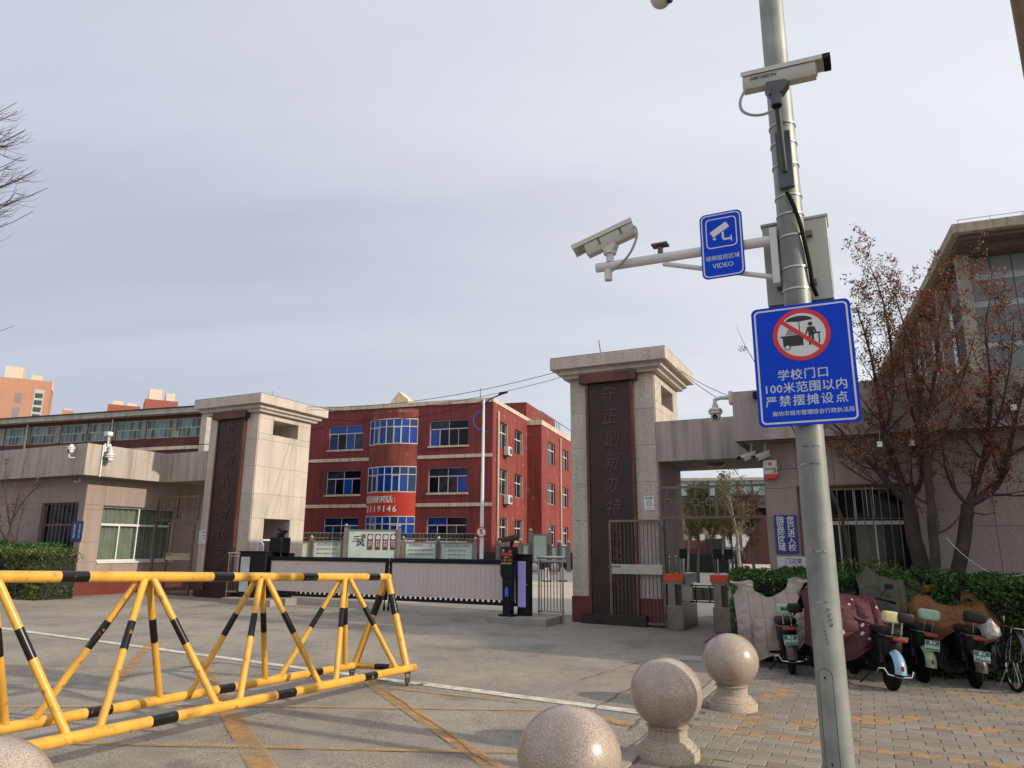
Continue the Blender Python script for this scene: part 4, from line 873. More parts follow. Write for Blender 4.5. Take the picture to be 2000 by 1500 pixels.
# street lamp
lp = thing('street_lamp', 'tall white lamp post with a blue foot and ribbon carrying a speed limit sign', 'street lamp', WORLD, (-1.77, 40, 0))
zl = EYE + (atan_top := ray(947, 780)).z / ray(947, 780).y * 40; xb = ray(937, 1085).x / ray(937, 1085).y * 40; xt = ray(948, 780).x / ray(948, 780).y * 40; xm = (xb + xt) / 2
part(lp, 'pole', MB().tube([(xm, 40, .75), (xm, 40, zl)], [.115, .07], 10), white); part(lp, 'pole_foot', MB().tube([(xm, 40, 0), (xm, 40, .9)], [.13, .125], 10), mat('lamp_blue', (.02, .04, .28), .4))
ex, ez = ray(990, 768).x / ray(990, 768).y * 40, EYE + ray(990, 768).z / ray(990, 768).y * 40
part(lp, 'arm', MB().tube([(xm - .1, 40, zl - .5), (xm + .35, 40, ez - .35), (ex - .3, 40, ez - .06)], .04), black)
part(lp, 'lamp_head', MB().prism([(ex - .5, ez - .14), (ex + .05, ez + .04), (ex + .05, ez + .10), (ex - .45, ez + .02)], 39.85, 40.15), black)
part(lp, 'ribbon', MB().tube([(xm + .2 - 1.0 * math.sin(R(a)) * .8, 40, zl - .6 - 1.3 * (1 - math.cos(R(a))) / 2 * 1) for a in range(0, 181, 20)], .04), mat('lamp_blue', (.02, .04, .28)))
sz = EYE + ray(940, 1039).z / ray(940, 1039).y * 39.8; sx_ = ray(940, 1039).x / ray(940, 1039).y * 39.8
sp = thing('speed_limit_sign', 'round white speed limit 5 sign with a red rim on the lamp post', 'road sign', WORLD, (sx_, 39.8, sz))
RX = Matrix.Rotation(R(90), 4, 'X')
part(sp, 'disc', MB().lathe([(.27, 0), (.27, .02), (0, .02)], 28, (sx_, 39.8, sz), RX), sign_white); part(sp, 'rim', MB().lathe([(.22, 0), (.22, .03), (.285, .03), (.285, 0)], 28, (sx_, 39.8, sz), RX, loop=True), sign_red)
text(sp, 'lettering', '5', .40, (sx_, 39.77, sz), ink, ext=.003, bold=.03)
# warning cones and stone balls inside the yard
for k, (px, py) in enumerate(((1068, 1136), (1099, 1135))):
    X, Y, Z = ground(px, py); Y = min(Y, 34); X = ray(px, py).x / ray(px, py).y * Y
    t = thing('warning_cone', ('white printed warning cone in the yard, the left one seen through the railing', 'white printed warning cone in the yard close to the right pillar')[k], 'traffic cone', WORLD, (X, Y, 0), 'warning cones in the school yard')
    part(t, 'foot', MB().box(X - .2, X + .2, Y - .2, Y + .2, 0, .05), rubber, smooth=False); part(t, 'cone', MB().prism([(X - .13, .05), (X + .13, .05), (X + .07, .62), (X - .07, .62)], Y - .12, Y + .12), white); part(t, 'cap', MB().lathe([(.06, .62), (.05, .72), (.02, .76), (0, .76)], 10, (X, Y, 0)), stripe)
    text(t, 'lettering', '禁\n止\n停\n车', .1, (X, Y - .125, .36), ink, ext=.001)
for k, px in enumerate((1083, 1044)): X = ray(px, 1118).x / ray(px, 1118).y * 42; solo('stone_ball', MB().ball((X, 42, .38), .26, 14).lathe([(.2, 0), (.2, .1), (.15, .15)], 12, (X, 42, 0)), granite, ('pale stone ball in the yard between the two warning cones', 'pale stone ball in the yard at the left end of the short railing')[k], 'stone ball', WORLD, (X, 42, 0), 'stone balls in the school yard')
# what shows through the pedestrian passage
def pw(px, py, Y): d = ray(px, py); return d.x / d.y * Y, EYE + d.z / d.y * Y
PB = Frame(20, 78, 10)
hallw = mat('hall_brown', (.11, .085, .07), .8, var=.2)
pbd = thing('hall_building', 'grey hall with a pale green glazed roof band seen through the pedestrian passage', 'school building', PB, (6, 4, 0))
a0, ztp = onp(PB, 1335, 935); a1 = onp(PB, 1560, 935)[0]
part(pbd, 'wall', MB().box(a0 - 2, a1, 0, 8, -.3, ztp - 2.2), mat('hall_wall', (.20, .175, .155), .8, var=.15), smooth=False); part(pbd, 'roof_band', MB().box(a0 - 2.4, a1, -.6, 8, ztp - 1.9, ztp - .3), mat('roof_glaze', (.24, .34, .33), .3), smooth=False); part(pbd, 'roof_top', MB().box(a0 - 2.6, a1, -.8, 8, ztp - .3, ztp), mat('pale_eave', (.34, .32, .28)), smooth=False)
for i in range(7):
    a = a0 + (a1 - a0) * (i + .3) / 7; part(pbd, 'window', MB().box(a, a + 1.5, -.05, .1, ztp - 5.2, ztp - 3.2), winglass, smooth=False); part(pbd, 'white_panel', MB().box(a + .1, a + 1.4, -.06, -.051, ztp - 7.3, ztp - 6), white, smooth=False)
part(pbd, 'lower_wall', MB().box(a0 - 2, a1, -.12, -.02, -.3, ztp - 8.2), hallw, smooth=False)
for i in range(16): part(pbd, 'roof_rib', MB().box(a0 - 2 + i * 1.5, a0 - 1.9 + i * 1.5, -.75, -.6, ztp - 1.9, ztp - .3), mat('rib_dark', (.05, .06, .06)), smooth=False)
part(pbd, 'cornice', MB().box(a0 - 2.5, a1, -.5, -.02, ztp - 2.6, ztp - 1.95), mat('cornice_dark', (.07, .065, .06)), smooth=False)
part(pbd, 'doorway', MB().box(onp(PB, 1378, 1050)[0], onp(PB, 1414, 1050)[0], -.2, .1, 0, onp(PB, 1400, 1052)[1]), mat('doorway_dark', (.008, .008, .008)), smooth=False)
rbw = thing('brick_stair_block', 'red brick stair block behind the trees at the right of the passage', 'building', PB, (12, -4, 0))
a, bq = onp(PB, 1455, 1090, -6)[0], onp(PB, 1520, 1090, -6)[0]; zz0 = onp(PB, 1455, 1075, -6)[1]; zz1 = onp(PB, 1480, 1010, -6)[1]
part(rbw, 'wall', MB().prism([(a, 0), (bq, 0), (bq, zz1), (a + 2, zz1), (a, zz0 * .8)], -6, -4), mat('dark_brick', (.05, .016, .013), .85, var=.3, scale=3, bump=.5), smooth=False)
solo('red_wall', MB().box(onp(PB, 1338, 1080, -3)[0], onp(PB, 1378, 1080, -3)[0], -3, -2, 0, onp(PB, 1350, 1055, -3)[1]), mat('dull_red', (.09, .02, .017), .8, var=.3), 'low red wall behind the leftmost trees of the passage view', 'wall', PB, (1, -3, 0))
# ================================================================== CAMERAS
def bullet(label, fr, c, yaw, pitch, L_=.30, s=1, stem=None, m=None, brand=None, cable=None, name='security_camera', straps=0, group=None):
    """boxy outdoor camera; local +x is the looking direction"""
    t = thing(name, label, 'security camera', fr, c, group); m = m or camwhite
    M = Matrix.Translation(c) @ Matrix.Rotation(yaw, 4, 'Z') @ Matrix.Rotation(pitch, 4, 'Y') @ Matrix.Scale(s, 4); h = L_ / 2
    body = part(t, 'body', MB().prism([(-.035, -.062), (.035, -.062), (.062, -.02), (.066, .045), (-.066, .045), (-.062, -.02)], -h, h, 'yz', M=M), m, bevel=.003)
    roof = [(.078 * math.sin(R(a)), .048 + .020 * math.cos(R(a))) for a in range(-90, 91, 20)] + [(.078, .020), (.072, .020), (.072, .044)]
    b = MB(); b.prism([(y, z) for y, z in [(-.078, .018), (-.078, .05), (-.05, .066), (0, .072), (.05, .066), (.078, .05), (.078, .018), (.072, .018), (.072, .046), (.046, .060), (0, .066), (-.046, .060), (-.072, .046), (-.072, .018)]], -h - .01, h + .07, 'yz', M=M)
    part(t, 'sun_shield', b, m, smooth=False); part(t, 'shield_visor', MB().prism([(y * 1.02, z) for y, z in [(-.078, .016), (-.078, .05), (-.05, .068), (0, .074), (.05, .068), (.078, .05), (.078, .016), (.070, .016), (.070, .046), (0, .062), (-.070, .046), (-.070, .016)]], h + .045, h + .09, 'yz', M=M), blackm if not straps else m, smooth=False)
    part(body, 'front_window', MB().lathe([(.036, 0), (.036, .004), (.0, .006)], 16, M=M @ Matrix.Translation((h, 0, -.005)) @ Matrix.Rotation(R(90), 4, 'Y')), mat('window_grey', (.20, .20, .19), .1))
    part(body, 'window_ring', MB().lathe([(.040, 0), (.046, 0), (.046, .007), (.040, .007)], 16, loop=True, M=M @ Matrix.Translation((h, 0, -.005)) @ Matrix.Rotation(R(90), 4, 'Y')), camwhite)
    for k in range(straps):
        x = -h * .5 + k * h * .9; part(body, 'clasp', MB().box(x - .008, x + .008, .060, .068, -.03, .035, M=M).box(x - .008, x + .008, -.068, -.060, -.03, .035, M=M), steel_brown, smooth=False)
    part(body, 'shield_slot', MB().box(-h * .8, h * .85, .0635, .0665, .018, .026, M=M).box(-h * .8, h * .85, -.0665, -.0635, .018, .026, M=M), blackm, smooth=False)
    if brand:
        for sg in (-1,):
            text(body, 'lettering', brand, .036 * s, Vector(c) , ink, ext=.0006, bold=.02, shear=.25, M=Matrix.Rotation(yaw, 4, 'Z') @ Matrix.Rotation(pitch, 4, 'Y') @ Matrix.Translation((-h * .42 * s, -.0668 * s, -.012 * s)) @ Matrix.Rotation(R(90 - 3), 4, 'X') @ Matrix.Scale(1, 4))
    return t, M
def ptz(label, fr, c, s=1, m=None, arm=None, group=None):
    t = thing('dome_camera', label, 'dome camera', fr, c, group); m = m or white; C_ = Vector(c)
    part(t, 'housing', MB().lathe([(.02 * s, .16 * s), (.05 * s, .155 * s), (.055 * s, .10 * s), (.10 * s, .085 * s), (.115 * s, .05 * s), (.115 * s, .0), (.095 * s, -.01 * s)], 20, c), m)
    part(t, 'camera_ball', MB().ball(C_ - Vector((0, 0, .045 * s)), .088 * s, 16), m); part(t, 'lens_window', MB().lathe([(.045 * s, 0), (.045 * s, .006), (0, .01)], 14, C_ + Vector((0, -.075 * s, -.065 * s)), Matrix.Rotation(R(110), 4, 'X')), winglass)
    part(t, 'ring', MB().lathe([(.117 * s, .035 * s), (.121 * s, .035 * s), (.121 * s, .05 * s), (.117 * s, .05 * s)], 20, c, loop=True), mat('trim_grey', (.2, .2, .2)))
    if arm: part(t, 'wall_arm', MB().tube([C_ + Vector((0, 0, .15 * s)), C_ + Vector((0, 0, .24 * s)), C_ + Vector((arm[0] * .3, arm[1] * .3, .27 * s)), C_ + Vector((arm[0], arm[1], .25 * s))], .035 * s), m); part(t, 'wall_box', MB().box(*(sorted((c[0] + arm[0] * .75, c[0] + arm[0]))), c[1] + arm[1] - .09 * s, c[1] + arm[1] + .09 * s, c[2] + .14 * s, c[2] + .36 * s), m, bevel=.01) if abs(arm[0]) > .01 else None
    return t
# ---- dome cameras on the houses
u, z = onp(GATE, 1412, 797, -2.1); ptz('white dome camera hanging off the right guard house fascia above the passage', GATE, (3.66, -2.2, 3.95), 1.05, camwhite, (.34, 0))
u, z = onp(GATE, 1477, 772, -2.5); t = solo('floodlight', MB().box(u - .05, u + .05, -2.58, -2.46, z - .06, z + .05), blackm, 'small black floodlight on the fascia edge left of the big blue sign', 'light', GATE, (u, -2.5, z))
for (px, py), lab, yw in (((1463, 891), 'small white camera tucked under the right guard house eave, the left of two', 200), ((1490, 890), 'white bullet camera under the right guard house eave, the right of two', 205)):
    u, z = onp(GATE, px, py, -2.15); tb, _ = bullet(lab, GATE, (u, -2.15, z), R(yw), R(22), .24, .9, group='cameras under the right eave'); part(tb, 'arm', MB().tube([(u + .02, -2.1, z + .04), (u + .05, -2.05, 3.39)], .018), camwhite)
FL_ = lambda px, py: (ons(GATE, px, py, FCu + .12))
vv, z = FL_(212, 890); t = ptz('white dome camera with a small camera on top on the sunlit left fascia', GATE, (FCu + .2, vv, z - .05), 1.1, white, (-.2, 0))
part(t, 'mast', MB().tube([(FCu + .1, vv - .05, z + .28), (FCu + .1, vv - .05, z + .58)], .02), white); part(t, 'small_camera', MB().box(FCu - .02, FCu + .18, vv - .14, vv + .02, z + .56, z + .68), white, bevel=.015)
u, z = onp(GATE, 143, 878, -2.72); t = ptz('white ball camera on the shaded front of the left fascia', GATE, (u, -2.78, z), .9, white); part(t, 'wall_arm', MB().tube([(u - .05, -2.6, z - .22), (u - .05, -2.78, z - .22), (u - .05, -2.78, z)], .02), white)
u, z = onp(GATE, 155, 940, -2.3); bullet('white bullet camera under the corner of the left eave', GATE, (u, -2.35, z + .02), R(-60), R(15), .22, .8, m=white)
# ---- small wall signs
def wallsign(fr, x0, x1, z0, z1, v, m, label, lines=(), ink_=None, cat='sign', edge=None):
    t = thing('wall_sign', label, cat, fr, ((x0 + x1) / 2, v, z0)); part(t, 'plate', MB().box(x0, x1, v - .012, v, z0, z1), m, smooth=False)
    if edge:
        b = MB(); ring(b, [(x0 - .012, z0 - .012), (x1 + .012, z0 - .012), (x1 + .012, z1 + .012), (x0 - .012, z1 + .012)], [(x0, z0), (x1, z0), (x1, z1), (x0, z1)], v - .018, v); part(t, 'edge', b, edge, smooth=False)
    for s, size, dx, dz in lines: text(t, 'lettering', s, size, (x0 + (x1 - x0) * dx, v - .0135, z0 + (z1 - z0) * dz), ink_ or ink, ext=.001, bold=.018, line=.92)
    return t
bsg = mat('sign_navy', (.016, .024, .17), .4)
wallsign(GATE, 4.50, 4.86, 1.50, 2.14, -2.0, bsg, 'navy sign with two columns of white characters right of the passage', (('您\n已\n进\n入\n校', .125, .73, .5), ('园\n监\n控\n区\n域', .125, .27, .5)), sign_white)
t = wallsign(GATE, 4.50, 4.98, 1.10, 1.45, -2.0, mat('sign_pale', (.5, .52, .5), .4), 'small white and green board under the navy sign by the hedge', (('门卫室', .09, .55, .78),), bsg)
part(t, 'green_print', MB().prism([(4.51, 1.11), (4.97, 1.11), (4.97, 1.26), (4.85, 1.30), (4.74, 1.25), (4.62, 1.31), (4.51, 1.24)], -2.016, -2.0125), mat('print_green', (.02, .07, .03)), smooth=False)
a = onp(GATE, 142, 1018, -2.14); bq = onp(GATE, 158, 1058, -2.14)
wallsign(GATE, a[0], bq[0], bq[1], a[1], -2.13, bsg, 'narrow navy sign on the shaded wall of the left guard house', (('您\n已\n进\n入\n校', .085, .73, .5), ('园\n监\n控\n区\n域', .085, .27, .5)), sign_white)
t = wallsign(GATE, 1.68, 1.90, 2.36, 2.66, -.005, sign_white, 'white no smoking notice on the right granite pillar', (('禁止吸烟', .042, .5, .86), ('NO SMOKING', .018, .5, .74), ('请勿吸烟 违者罚款', .014, .5, .12)))
part(t, 'symbol', MB().lathe([(.044, 0), (.054, 0), (.054, .003), (.044, .003)], 24, (1.79, -.017, 2.5), RX, loop=True), ink); part(t, 'symbol_bar', MB().box(-.045, .045, -.019, -.0175, -.008, .0, M=Matrix.Translation((1.79, 0, 2.5)) @ Matrix.Rotation(0, 4, 'Y')).box(-.035, .035, -.019, -.0175, .014, .019, M=Matrix.Translation((1.79, 0, 2.48))), ink, smooth=False)
a = onp(GATE, 382, 1036, -.02); bq = onp(GATE, 408, 1062, -.02)
wallsign(GATE, max(a[0], -11.72), -11.33, bq[1], a[1], -.005, mat('sign_lilac', (.52, .50, .53), .4), 'pale notice with tiny pictures on the left pillar beside the couplet board', (('校园门禁 扫码通行', .03, .6, .85), ('出示证件 登记入校', .025, .6, .6), ('谢谢配合', .025, .6, .4)))
t = thing('alarm_box', 'white alarm box with a red base at the corner of the right guard house', 'alarm box', GATE, (4.5, -2.0, 2.9))
part(t, 'case', MB().box(4.40, 4.63, -2.12, -2.0, 2.83, 3.08), camwhite, bevel=.012); part(t, 'red_base', MB().prism([(4.40, 2.83), (4.63, 2.83), (4.60, 2.76), (4.43, 2.76)], -2.115, -2.0), sign_red)
text(t, 'lettering', '消防报警', .045, (4.515, -2.122, 2.92), ink, ext=.001); part(t, 'roundel', MB().lathe([(.03, 0), (.03, .003), (0, .003)], 14, (4.515, -2.12, 3.01), RX), sign_red)
# ================================================================== THE BIG POLE AND WHAT HANGS ON IT
pole = thing('camera_pole', 'thick galvanised steel pole carrying the blue signs and cameras', 'pole', POLE, (0, 0, -.02))
part(pole, 'shaft', MB().tube([(0, 0, z) for z in (-.05, 2, 4, 8)], [.104, .102, .100, .095], 32), galv)
hatch = rrect(-.052, .052, .12, .78, .05, 8)
def wrap(poly, r): return [(r * math.sin(x / r), -r * math.cos(x / r), z) for x, z in poly]
dvt = MB(); n_ = len(hatch); hx = -.035
po = wrap([(x + hx, z) for x, z in hatch], .1045); pi_ = wrap([(x * .93 + hx, .45 + (z - .45) * .99) for x, z in hatch], .1045)
dvt.add(po + pi_, [(i, (i + 1) % n_, n_ + (i + 1) % n_, n_ + i) for i in range(n_)]); part(pole, 'hatch_seam', dvt, mat('seam_dark', (.02, .02, .02)), smooth=False)
for z in (.72, .17): part(pole, 'hatch_screw', MB().ball((.105 * math.sin(hx / .105), -.105 * math.cos(hx / .105), z), .008, 8), blackm)
random.seed(3)
for z in (3.38, 2.2, 1.57, 1.22, 4.63, 5.0, 2.33):     # tape remains
    for k in range(4):
        a0 = random.uniform(-.9, .6); wv = random.uniform(.1, .45); h_ = random.uniform(.003, .010); r_ = .1055
        m = MB().grid(lambda i, j: (r_ * math.sin(a0 + wv * i), -r_ * math.cos(a0 + wv * i), z + j * h_ + .004 * math.sin(9 * i)), 6, 1); part(pole, 'tape_scrap', m, mat('tape_' + 'ab'[k % 2], ((.07, .075, .075), (.36, .37, .36))[k % 2], .7), smooth=False)
for i, ch in enumerate('办证刻章'): text(pole, 'scrawl', ch, .030, (.02 + .004 * i, -.1055, 1.17 - i * .034), ink, ext=.0004, shear=.4)
for i, ch in enumerate('138402'): text(pole, 'scrawl', ch, .024, (-.02 + .004 * i, -.1065, 1.08 - i * .026), ink, ext=.0004, shear=.4)
for z in (4.38, 4.22, 4.03, 3.76, 3.58, 4.86, 5.03, 4.66): part(pole, 'band', MB().lathe([(.1015, -.007), (.107, -.007), (.107, .007), (.1015, .007)], 24, (0, 0, z), loop=True), stainless)
def sign_plate(t, x0, x1, z0, z1, v, rad, m, border=(.022, .036), th=.006):
    part(t, 'plate', MB().prism(rrect(x0, x1, z0, z1, rad), v, v + th), m, smooth=False)
    a, b_ = border; b = MB(); ring(b, rrect(x0 + a, x1 - a, z0 + a, z1 - a, rad - a * .5), rrect(x0 + b_, x1 - b_, z0 + b_, z1 - b_, rad - b_ * .6), v - .0008, v); part(t, 'border_line', b, sign_white, smooth=False)
bsn = thing('prohibition_sign', 'large blue sign with a crossed-out street stall roundel and white characters', 'sign', POLE, (0, -.13, 2.96)); V = -.13
sign_plate(bsn, -.342, .368, 2.488, 3.432, V, .045, blue, (.020, .033))
cX, cZ = .013, 3.187
part(bsn, 'roundel', MB().lathe([(.20, 0), (.20, .0012), (0, .0012)], 48, (cX, V, cZ), RX), sign_white)
b = MB().lathe([(.172, .0014), (.205, .0014), (.205, .003), (.172, .003)], 48, (cX, V, cZ), RX, loop=True); part(bsn, 'red_ring', b, sign_red)
M45 = Matrix.Translation((cX, 0, cZ)) @ Matrix.Rotation(R(41), 4, 'Y')
b = MB().box(-.175, .175, V - .0042, V - .0015, -.015, .015, M=M45); part(bsn, 'red_slash', b, sign_red, smooth=False)
def sil(polys): 
    m = MB()
    for p in polys: m.prism([(cX + x, cZ + z) for x, z in p], V - .0022, V - .0012)
    return m
part(bsn, 'cart_symbol', sil([[(-.15, .0), (.02, .0), (.02, -.015), (-.15, -.015)][::-1], [(-.135, -.015), (.01, -.015), (.01, -.085), (-.135, -.085)]]), ink, smooth=False)
part(bsn, 'wheel_symbol', MB().lathe([(.016, .0024), (.022, .0024), (.022, .0034), (.016, .0034)], 20, (cX - .105, V, cZ - .092), RX, loop=True), ink); part(bsn, 'wheel_hub', MB().lathe([(.0159, .0024), (.0159, .0030), (0, .0030)], 20, (cX - .105, V, cZ - .092), RX), sign_white)
part(bsn, 'umbrella_symbol', sil([[(-.105, .112)] + [(-.01 + .095 * math.sin(R(a)), .112 + .038 * math.cos(R(a))) for a in range(-80, 81, 16)] + [(.085, .112), (-.01, .104)], [(-.013, .11), (-.007, .11), (-.007, 0), (-.013, 0)]]), ink, smooth=False)
b = MB()
for r_ in range(5):
    for k in range(r_ + 2): b.lathe([(.0062, .0012), (.0062, .0022), (0, .0022)], 8, (cX - .066 + (k - (r_ + 1) / 2) * .0165, V, cZ + .062 - r_ * .013), RX)
part(bsn, 'goods_symbol', b, ink, smooth=False)
part(bsn, 'vendor_symbol', sil([[(.045, .055), (.095, .055), (.112, .0), (.100, -.004), (.088, .03), (.088, -.01), (.085, -.09), (.072, -.09), (.070, -.015), (.066, -.015), (.062, -.09), (.049, -.09), (.050, -.01), (.050, .03), (.038, -.004), (.027, .0)], [(.068 + .017 * math.cos(R(a)), .077 + .017 * math.sin(R(a))) for a in range(0, 360, 24)], [(.075, .008), (.135, .008), (.135, -.004), (.075, -.004)], [(.118, -.004), (.127, -.004), (.127, -.08), (.118, -.08)]]), ink, smooth=False)
tm = mat('sign_letter', (.50, .56, .58), .4)
for s, sz_, z, x, sp_ in (('学校门口', .088, 2.875, .0, 1.10), ('100米范围以内', .088, 2.775, .005, 1.06), ('严禁摆摊设点', .088, 2.675, .005, 1.22), ('廊坊市城市管理综合行政执法局', .0405, 2.583, .045, 1.0)):
    text(bsn, 'lettering', s, sz_, (x, V - .0008, z), tm, ext=.0006, bold=.018, space=sp_)
for z in (2.7, 3.25): part(bsn, 'clamp', MB().box(-.12, .12, V + .006, -.095, z - .02, z + .02), steel_brown, smooth=False)
# bracket arm with camera and VIDEO sign
ar = thing('bracket_arm', 'white tubular arm reaching left from the pole', 'bracket', POLE, (-.9, 0, 4.07))
part(ar, 'channel', MB().box(-.165, -.108, -.05, .05, 3.66, 4.14), white, bevel=.004)
part(ar, 'tube', MB().tube([(-1.66, 0, 4.065), (-.165, 0, 4.045)], .042, 16), white); part(ar, 'brace', MB().tube([(-1.05, 0, 4.0), (-.165, 0, 3.73)], .021, 10), white)
part(ar, 'collar', MB().tube([(-1.53, 0, 4.10), (-1.53, 0, 4.18)], .035, 12), white); part(ar, 'flange', MB().lathe([(.055, 0), (.06, .01), (.055, .02)], 14, (-1.53, 0, 4.175)), white)
part(ar, 'stub', MB().tube([(-1.55, 0, 4.03), (-1.55, 0, 3.93)], .035, 12), white); part(ar, 'mount_plate', MB().box(-1.14, -1.0, -.05, .05, 4.17, 4.185).box(-1.09, -1.05, -.02, .02, 4.10, 4.17), steel_brown, smooth=False)
for z in (3.72, 3.9, 4.08): part(ar, 'slot', MB().box(-.167, -.15, -.012, .012, z - .02, z + .01), blackm, smooth=False)
cl, M = bullet('white boxy camera tilted down at the left end of the bracket arm', POLE, (-1.53, -.0, 4.325), R(188), R(20), .38, 1.22, straps=2)
part(cl, 'yoke', MB().prism([(-1.60, 4.26), (-1.46, 4.26), (-1.49, 4.19), (-1.57, 4.19)], -.05, .05), camwhite); 
part(cl, 'cable', MB().cable([(-1.31, -.02, 4.40), (-1.27, -.05, 4.36), (-1.26, -.07, 4.26), (-1.32, -.08, 4.12), (-1.42, -.07, 4.03), (-1.50, -.04, 4.0)], .011), mat('cable_grey', (.3, .3, .29), .5))
vs_ = thing('video_sign', 'blue rounded VIDEO surveillance sign fixed on the bracket arm', 'sign', POLE, (-.54, -.06, 4.06)); V = -.062
sign_plate(vs_, -.712, -.366, 3.77, 4.35, V, .05, blue, (.012, .022))
b = MB(); ring(b, rrect(-.665, -.413, 4.035, 4.30, .035), rrect(-.656, -.422, 4.044, 4.291, .028), V - .0008, V); part(vs_, 'inner_frame', b, sign_white, smooth=False)
mx_, mz_ = -.54, 4.17; M = Matrix.Translation((mx_, 0, mz_)) @ Matrix.Rotation(R(-30), 4, 'Y')
part(vs_, 'camera_symbol', MB().box(-.075, .08, V - .0012, V - .0002, .0, .055, M=M).box(-.085, -.065, V - .0012, V - .0002, -.028, -.006, M=M).box(-.005, .012, V - .0012, V - .0002, -.06, 0, M=Matrix.Translation((mx_ + .01, 0, mz_))).box(.012, .075, V - .0012, V - .0002, -.075, -.058, M=Matrix.Translation((mx_, 0, mz_))).box(.075, .085, V - .0012, V - .0002, -.09, -.04, M=Matrix.Translation((mx_, 0, mz_))), sign_white, smooth=False)
text(vs_, 'lettering', '视频监控区域', .046, (-.54, V - .0008, 3.945), tm, ext=.0006, bold=.015); text(vs_, 'lettering', 'VIDEO', .058, (-.54, V - .0008, 3.875), tm, ext=.0006, bold=.015)
# equipment cabinet behind the pole
cb = thing('equipment_cabinet', 'grey-beige metal equipment cabinet strapped behind the pole', 'cabinet', POLE, (0, .25, 3.9))
cbm = mat('cabinet_paint', (.40, .41, .36), .5, var=.1, streak=.25)
part(cb, 'case', MB().box(-.235, .265, .15, .38, 3.54, 4.24), cbm, bevel=.006); part(cb, 'lid', MB().box(-.245, .275, .14, .39, 4.242, 4.262), cbm, smooth=False)
for i in range(16): part(cb, 'vent', MB().box(.2655, .2675, .24, .29, 3.62 + i * .03, 3.632 + i * .03), blackm, smooth=False)
part(cb, 'bottom_slab', MB().box(-.225, .255, .16, .37, 3.515, 3.539), mat('dark_slab', (.04, .035, .03)), smooth=False)  # dark slab just below the case
for z in (4.1, 3.68): part(cb, 'strut', MB().box(-.15, .15, .095, .149, z - .02, z + .02), steel_brown, smooth=False)
for i in range(4): part(cb, 'cable_gland', MB().tube([(-.14 + i * .03, .2, 3.53), (-.14 + i * .03, .19, 3.49)], .009, 6), blackm)
part(cb, 'black_hose', MB().cable([(.0, -.13, 4.38), (.035, -.125, 4.28), (.075, -.105, 4.1), (.10, -.07, 3.9), (.115, -.05, 3.75), (.12, -.02, 3.62), (.14, .1, 3.56)], .016), rubber)
# upper camera on its grey leaning bracket
grey = mat('bracket_grey', (.075, .085, .095), .45, metal=.3)
ub = thing('camera_bracket', 'dark grey leaning bracket clamped on the front of the pole', 'bracket', POLE, (0, -.13, 4.7))
part(ub, 'backplate', MB().box(-.052, .062, -.145, -.10, 4.42, 4.92), grey, bevel=.003)
part(ub, 'arm', MB().tube([(.0, -.15, 4.56), (.0, -.46, 5.02)], .022, 10), grey); part(ub, 'strut', MB().tube([(.005, -.15, 4.85), (.0, -.40, 5.0)], .015, 8), grey)
part(ub, 'cup', MB().tube([(.0, -.46, 4.96), (.0, -.46, 5.10)], .042, 16), grey); part(ub, 'cup_mouth', MB().tube([(.0, -.46, 4.95), (.0, -.46, 4.959)], .036, 16), blackm)
uc, M = bullet('white boxy camera with maker lettering at the top of the pole', POLE, (.035, -.44, 5.215), R(-2), R(4), .47, 1.14, brand='HIKVISION')
part(uc, 'yoke', MB().prism([(-.06, 5.17), (.07, 5.17), (.10, 5.12), (.05, 5.06), (-.05, 5.06), (-.08, 5.11)], -.49, -.40), mat('bracket_grey', (.075, .085, .095)))
part(uc, 'cable', MB().cable([(-.19, -.46, 5.19), (-.235, -.48, 5.13), (-.265, -.5, 5.04), (-.25, -.5, 4.96), (-.18, -.49, 4.91), (-.09, -.48, 4.90), (-.03, -.47, 4.93)], .0115), mat('cable_grey', (.3, .3, .29), .5))
# dome camera hanging into the top of the frame
dm = thing('dome_camera', 'white dome camera cut by the top edge of the photo', 'dome camera', WORLD, (1.29, 5.3, 6.33))
part(dm, 'housing', MB().lathe([(.02, .22), (.085, .20), (.10, .10), (.105, .03), (.10, 0)], 20, (1.29, 5.3, 6.33)), camwhite); part(dm, 'camera_ball', MB().ball((1.29, 5.3, 6.31), .094, 18), camwhite)
part(dm, 'lens_window', MB().lathe([(.05, 0), (.05, .008), (0, .012)], 14, (1.355, 5.25, 6.27), Matrix.Rotation(R(50), 4, 'Z') @ Matrix.Rotation(R(115), 4, 'X')), winglass); part(dm, 'arm', MB().tube([(1.29, 5.3, 6.5), (1.29, 5.3, 6.75), (2.25, 5.3, 6.8)], .03), white)
bp_ = solo('brown_pole', MB().tube([(3.535, 4.2, -.05), (3.535, 4.2, 9)], .062, 16), mat('brown_paint', (.125, .065, .018), .45, metal=.2, var=.2, streak=.3), 'brown painted pole crossing the top right corner', 'pole', WORLD, (3.535, 4.2, 0))
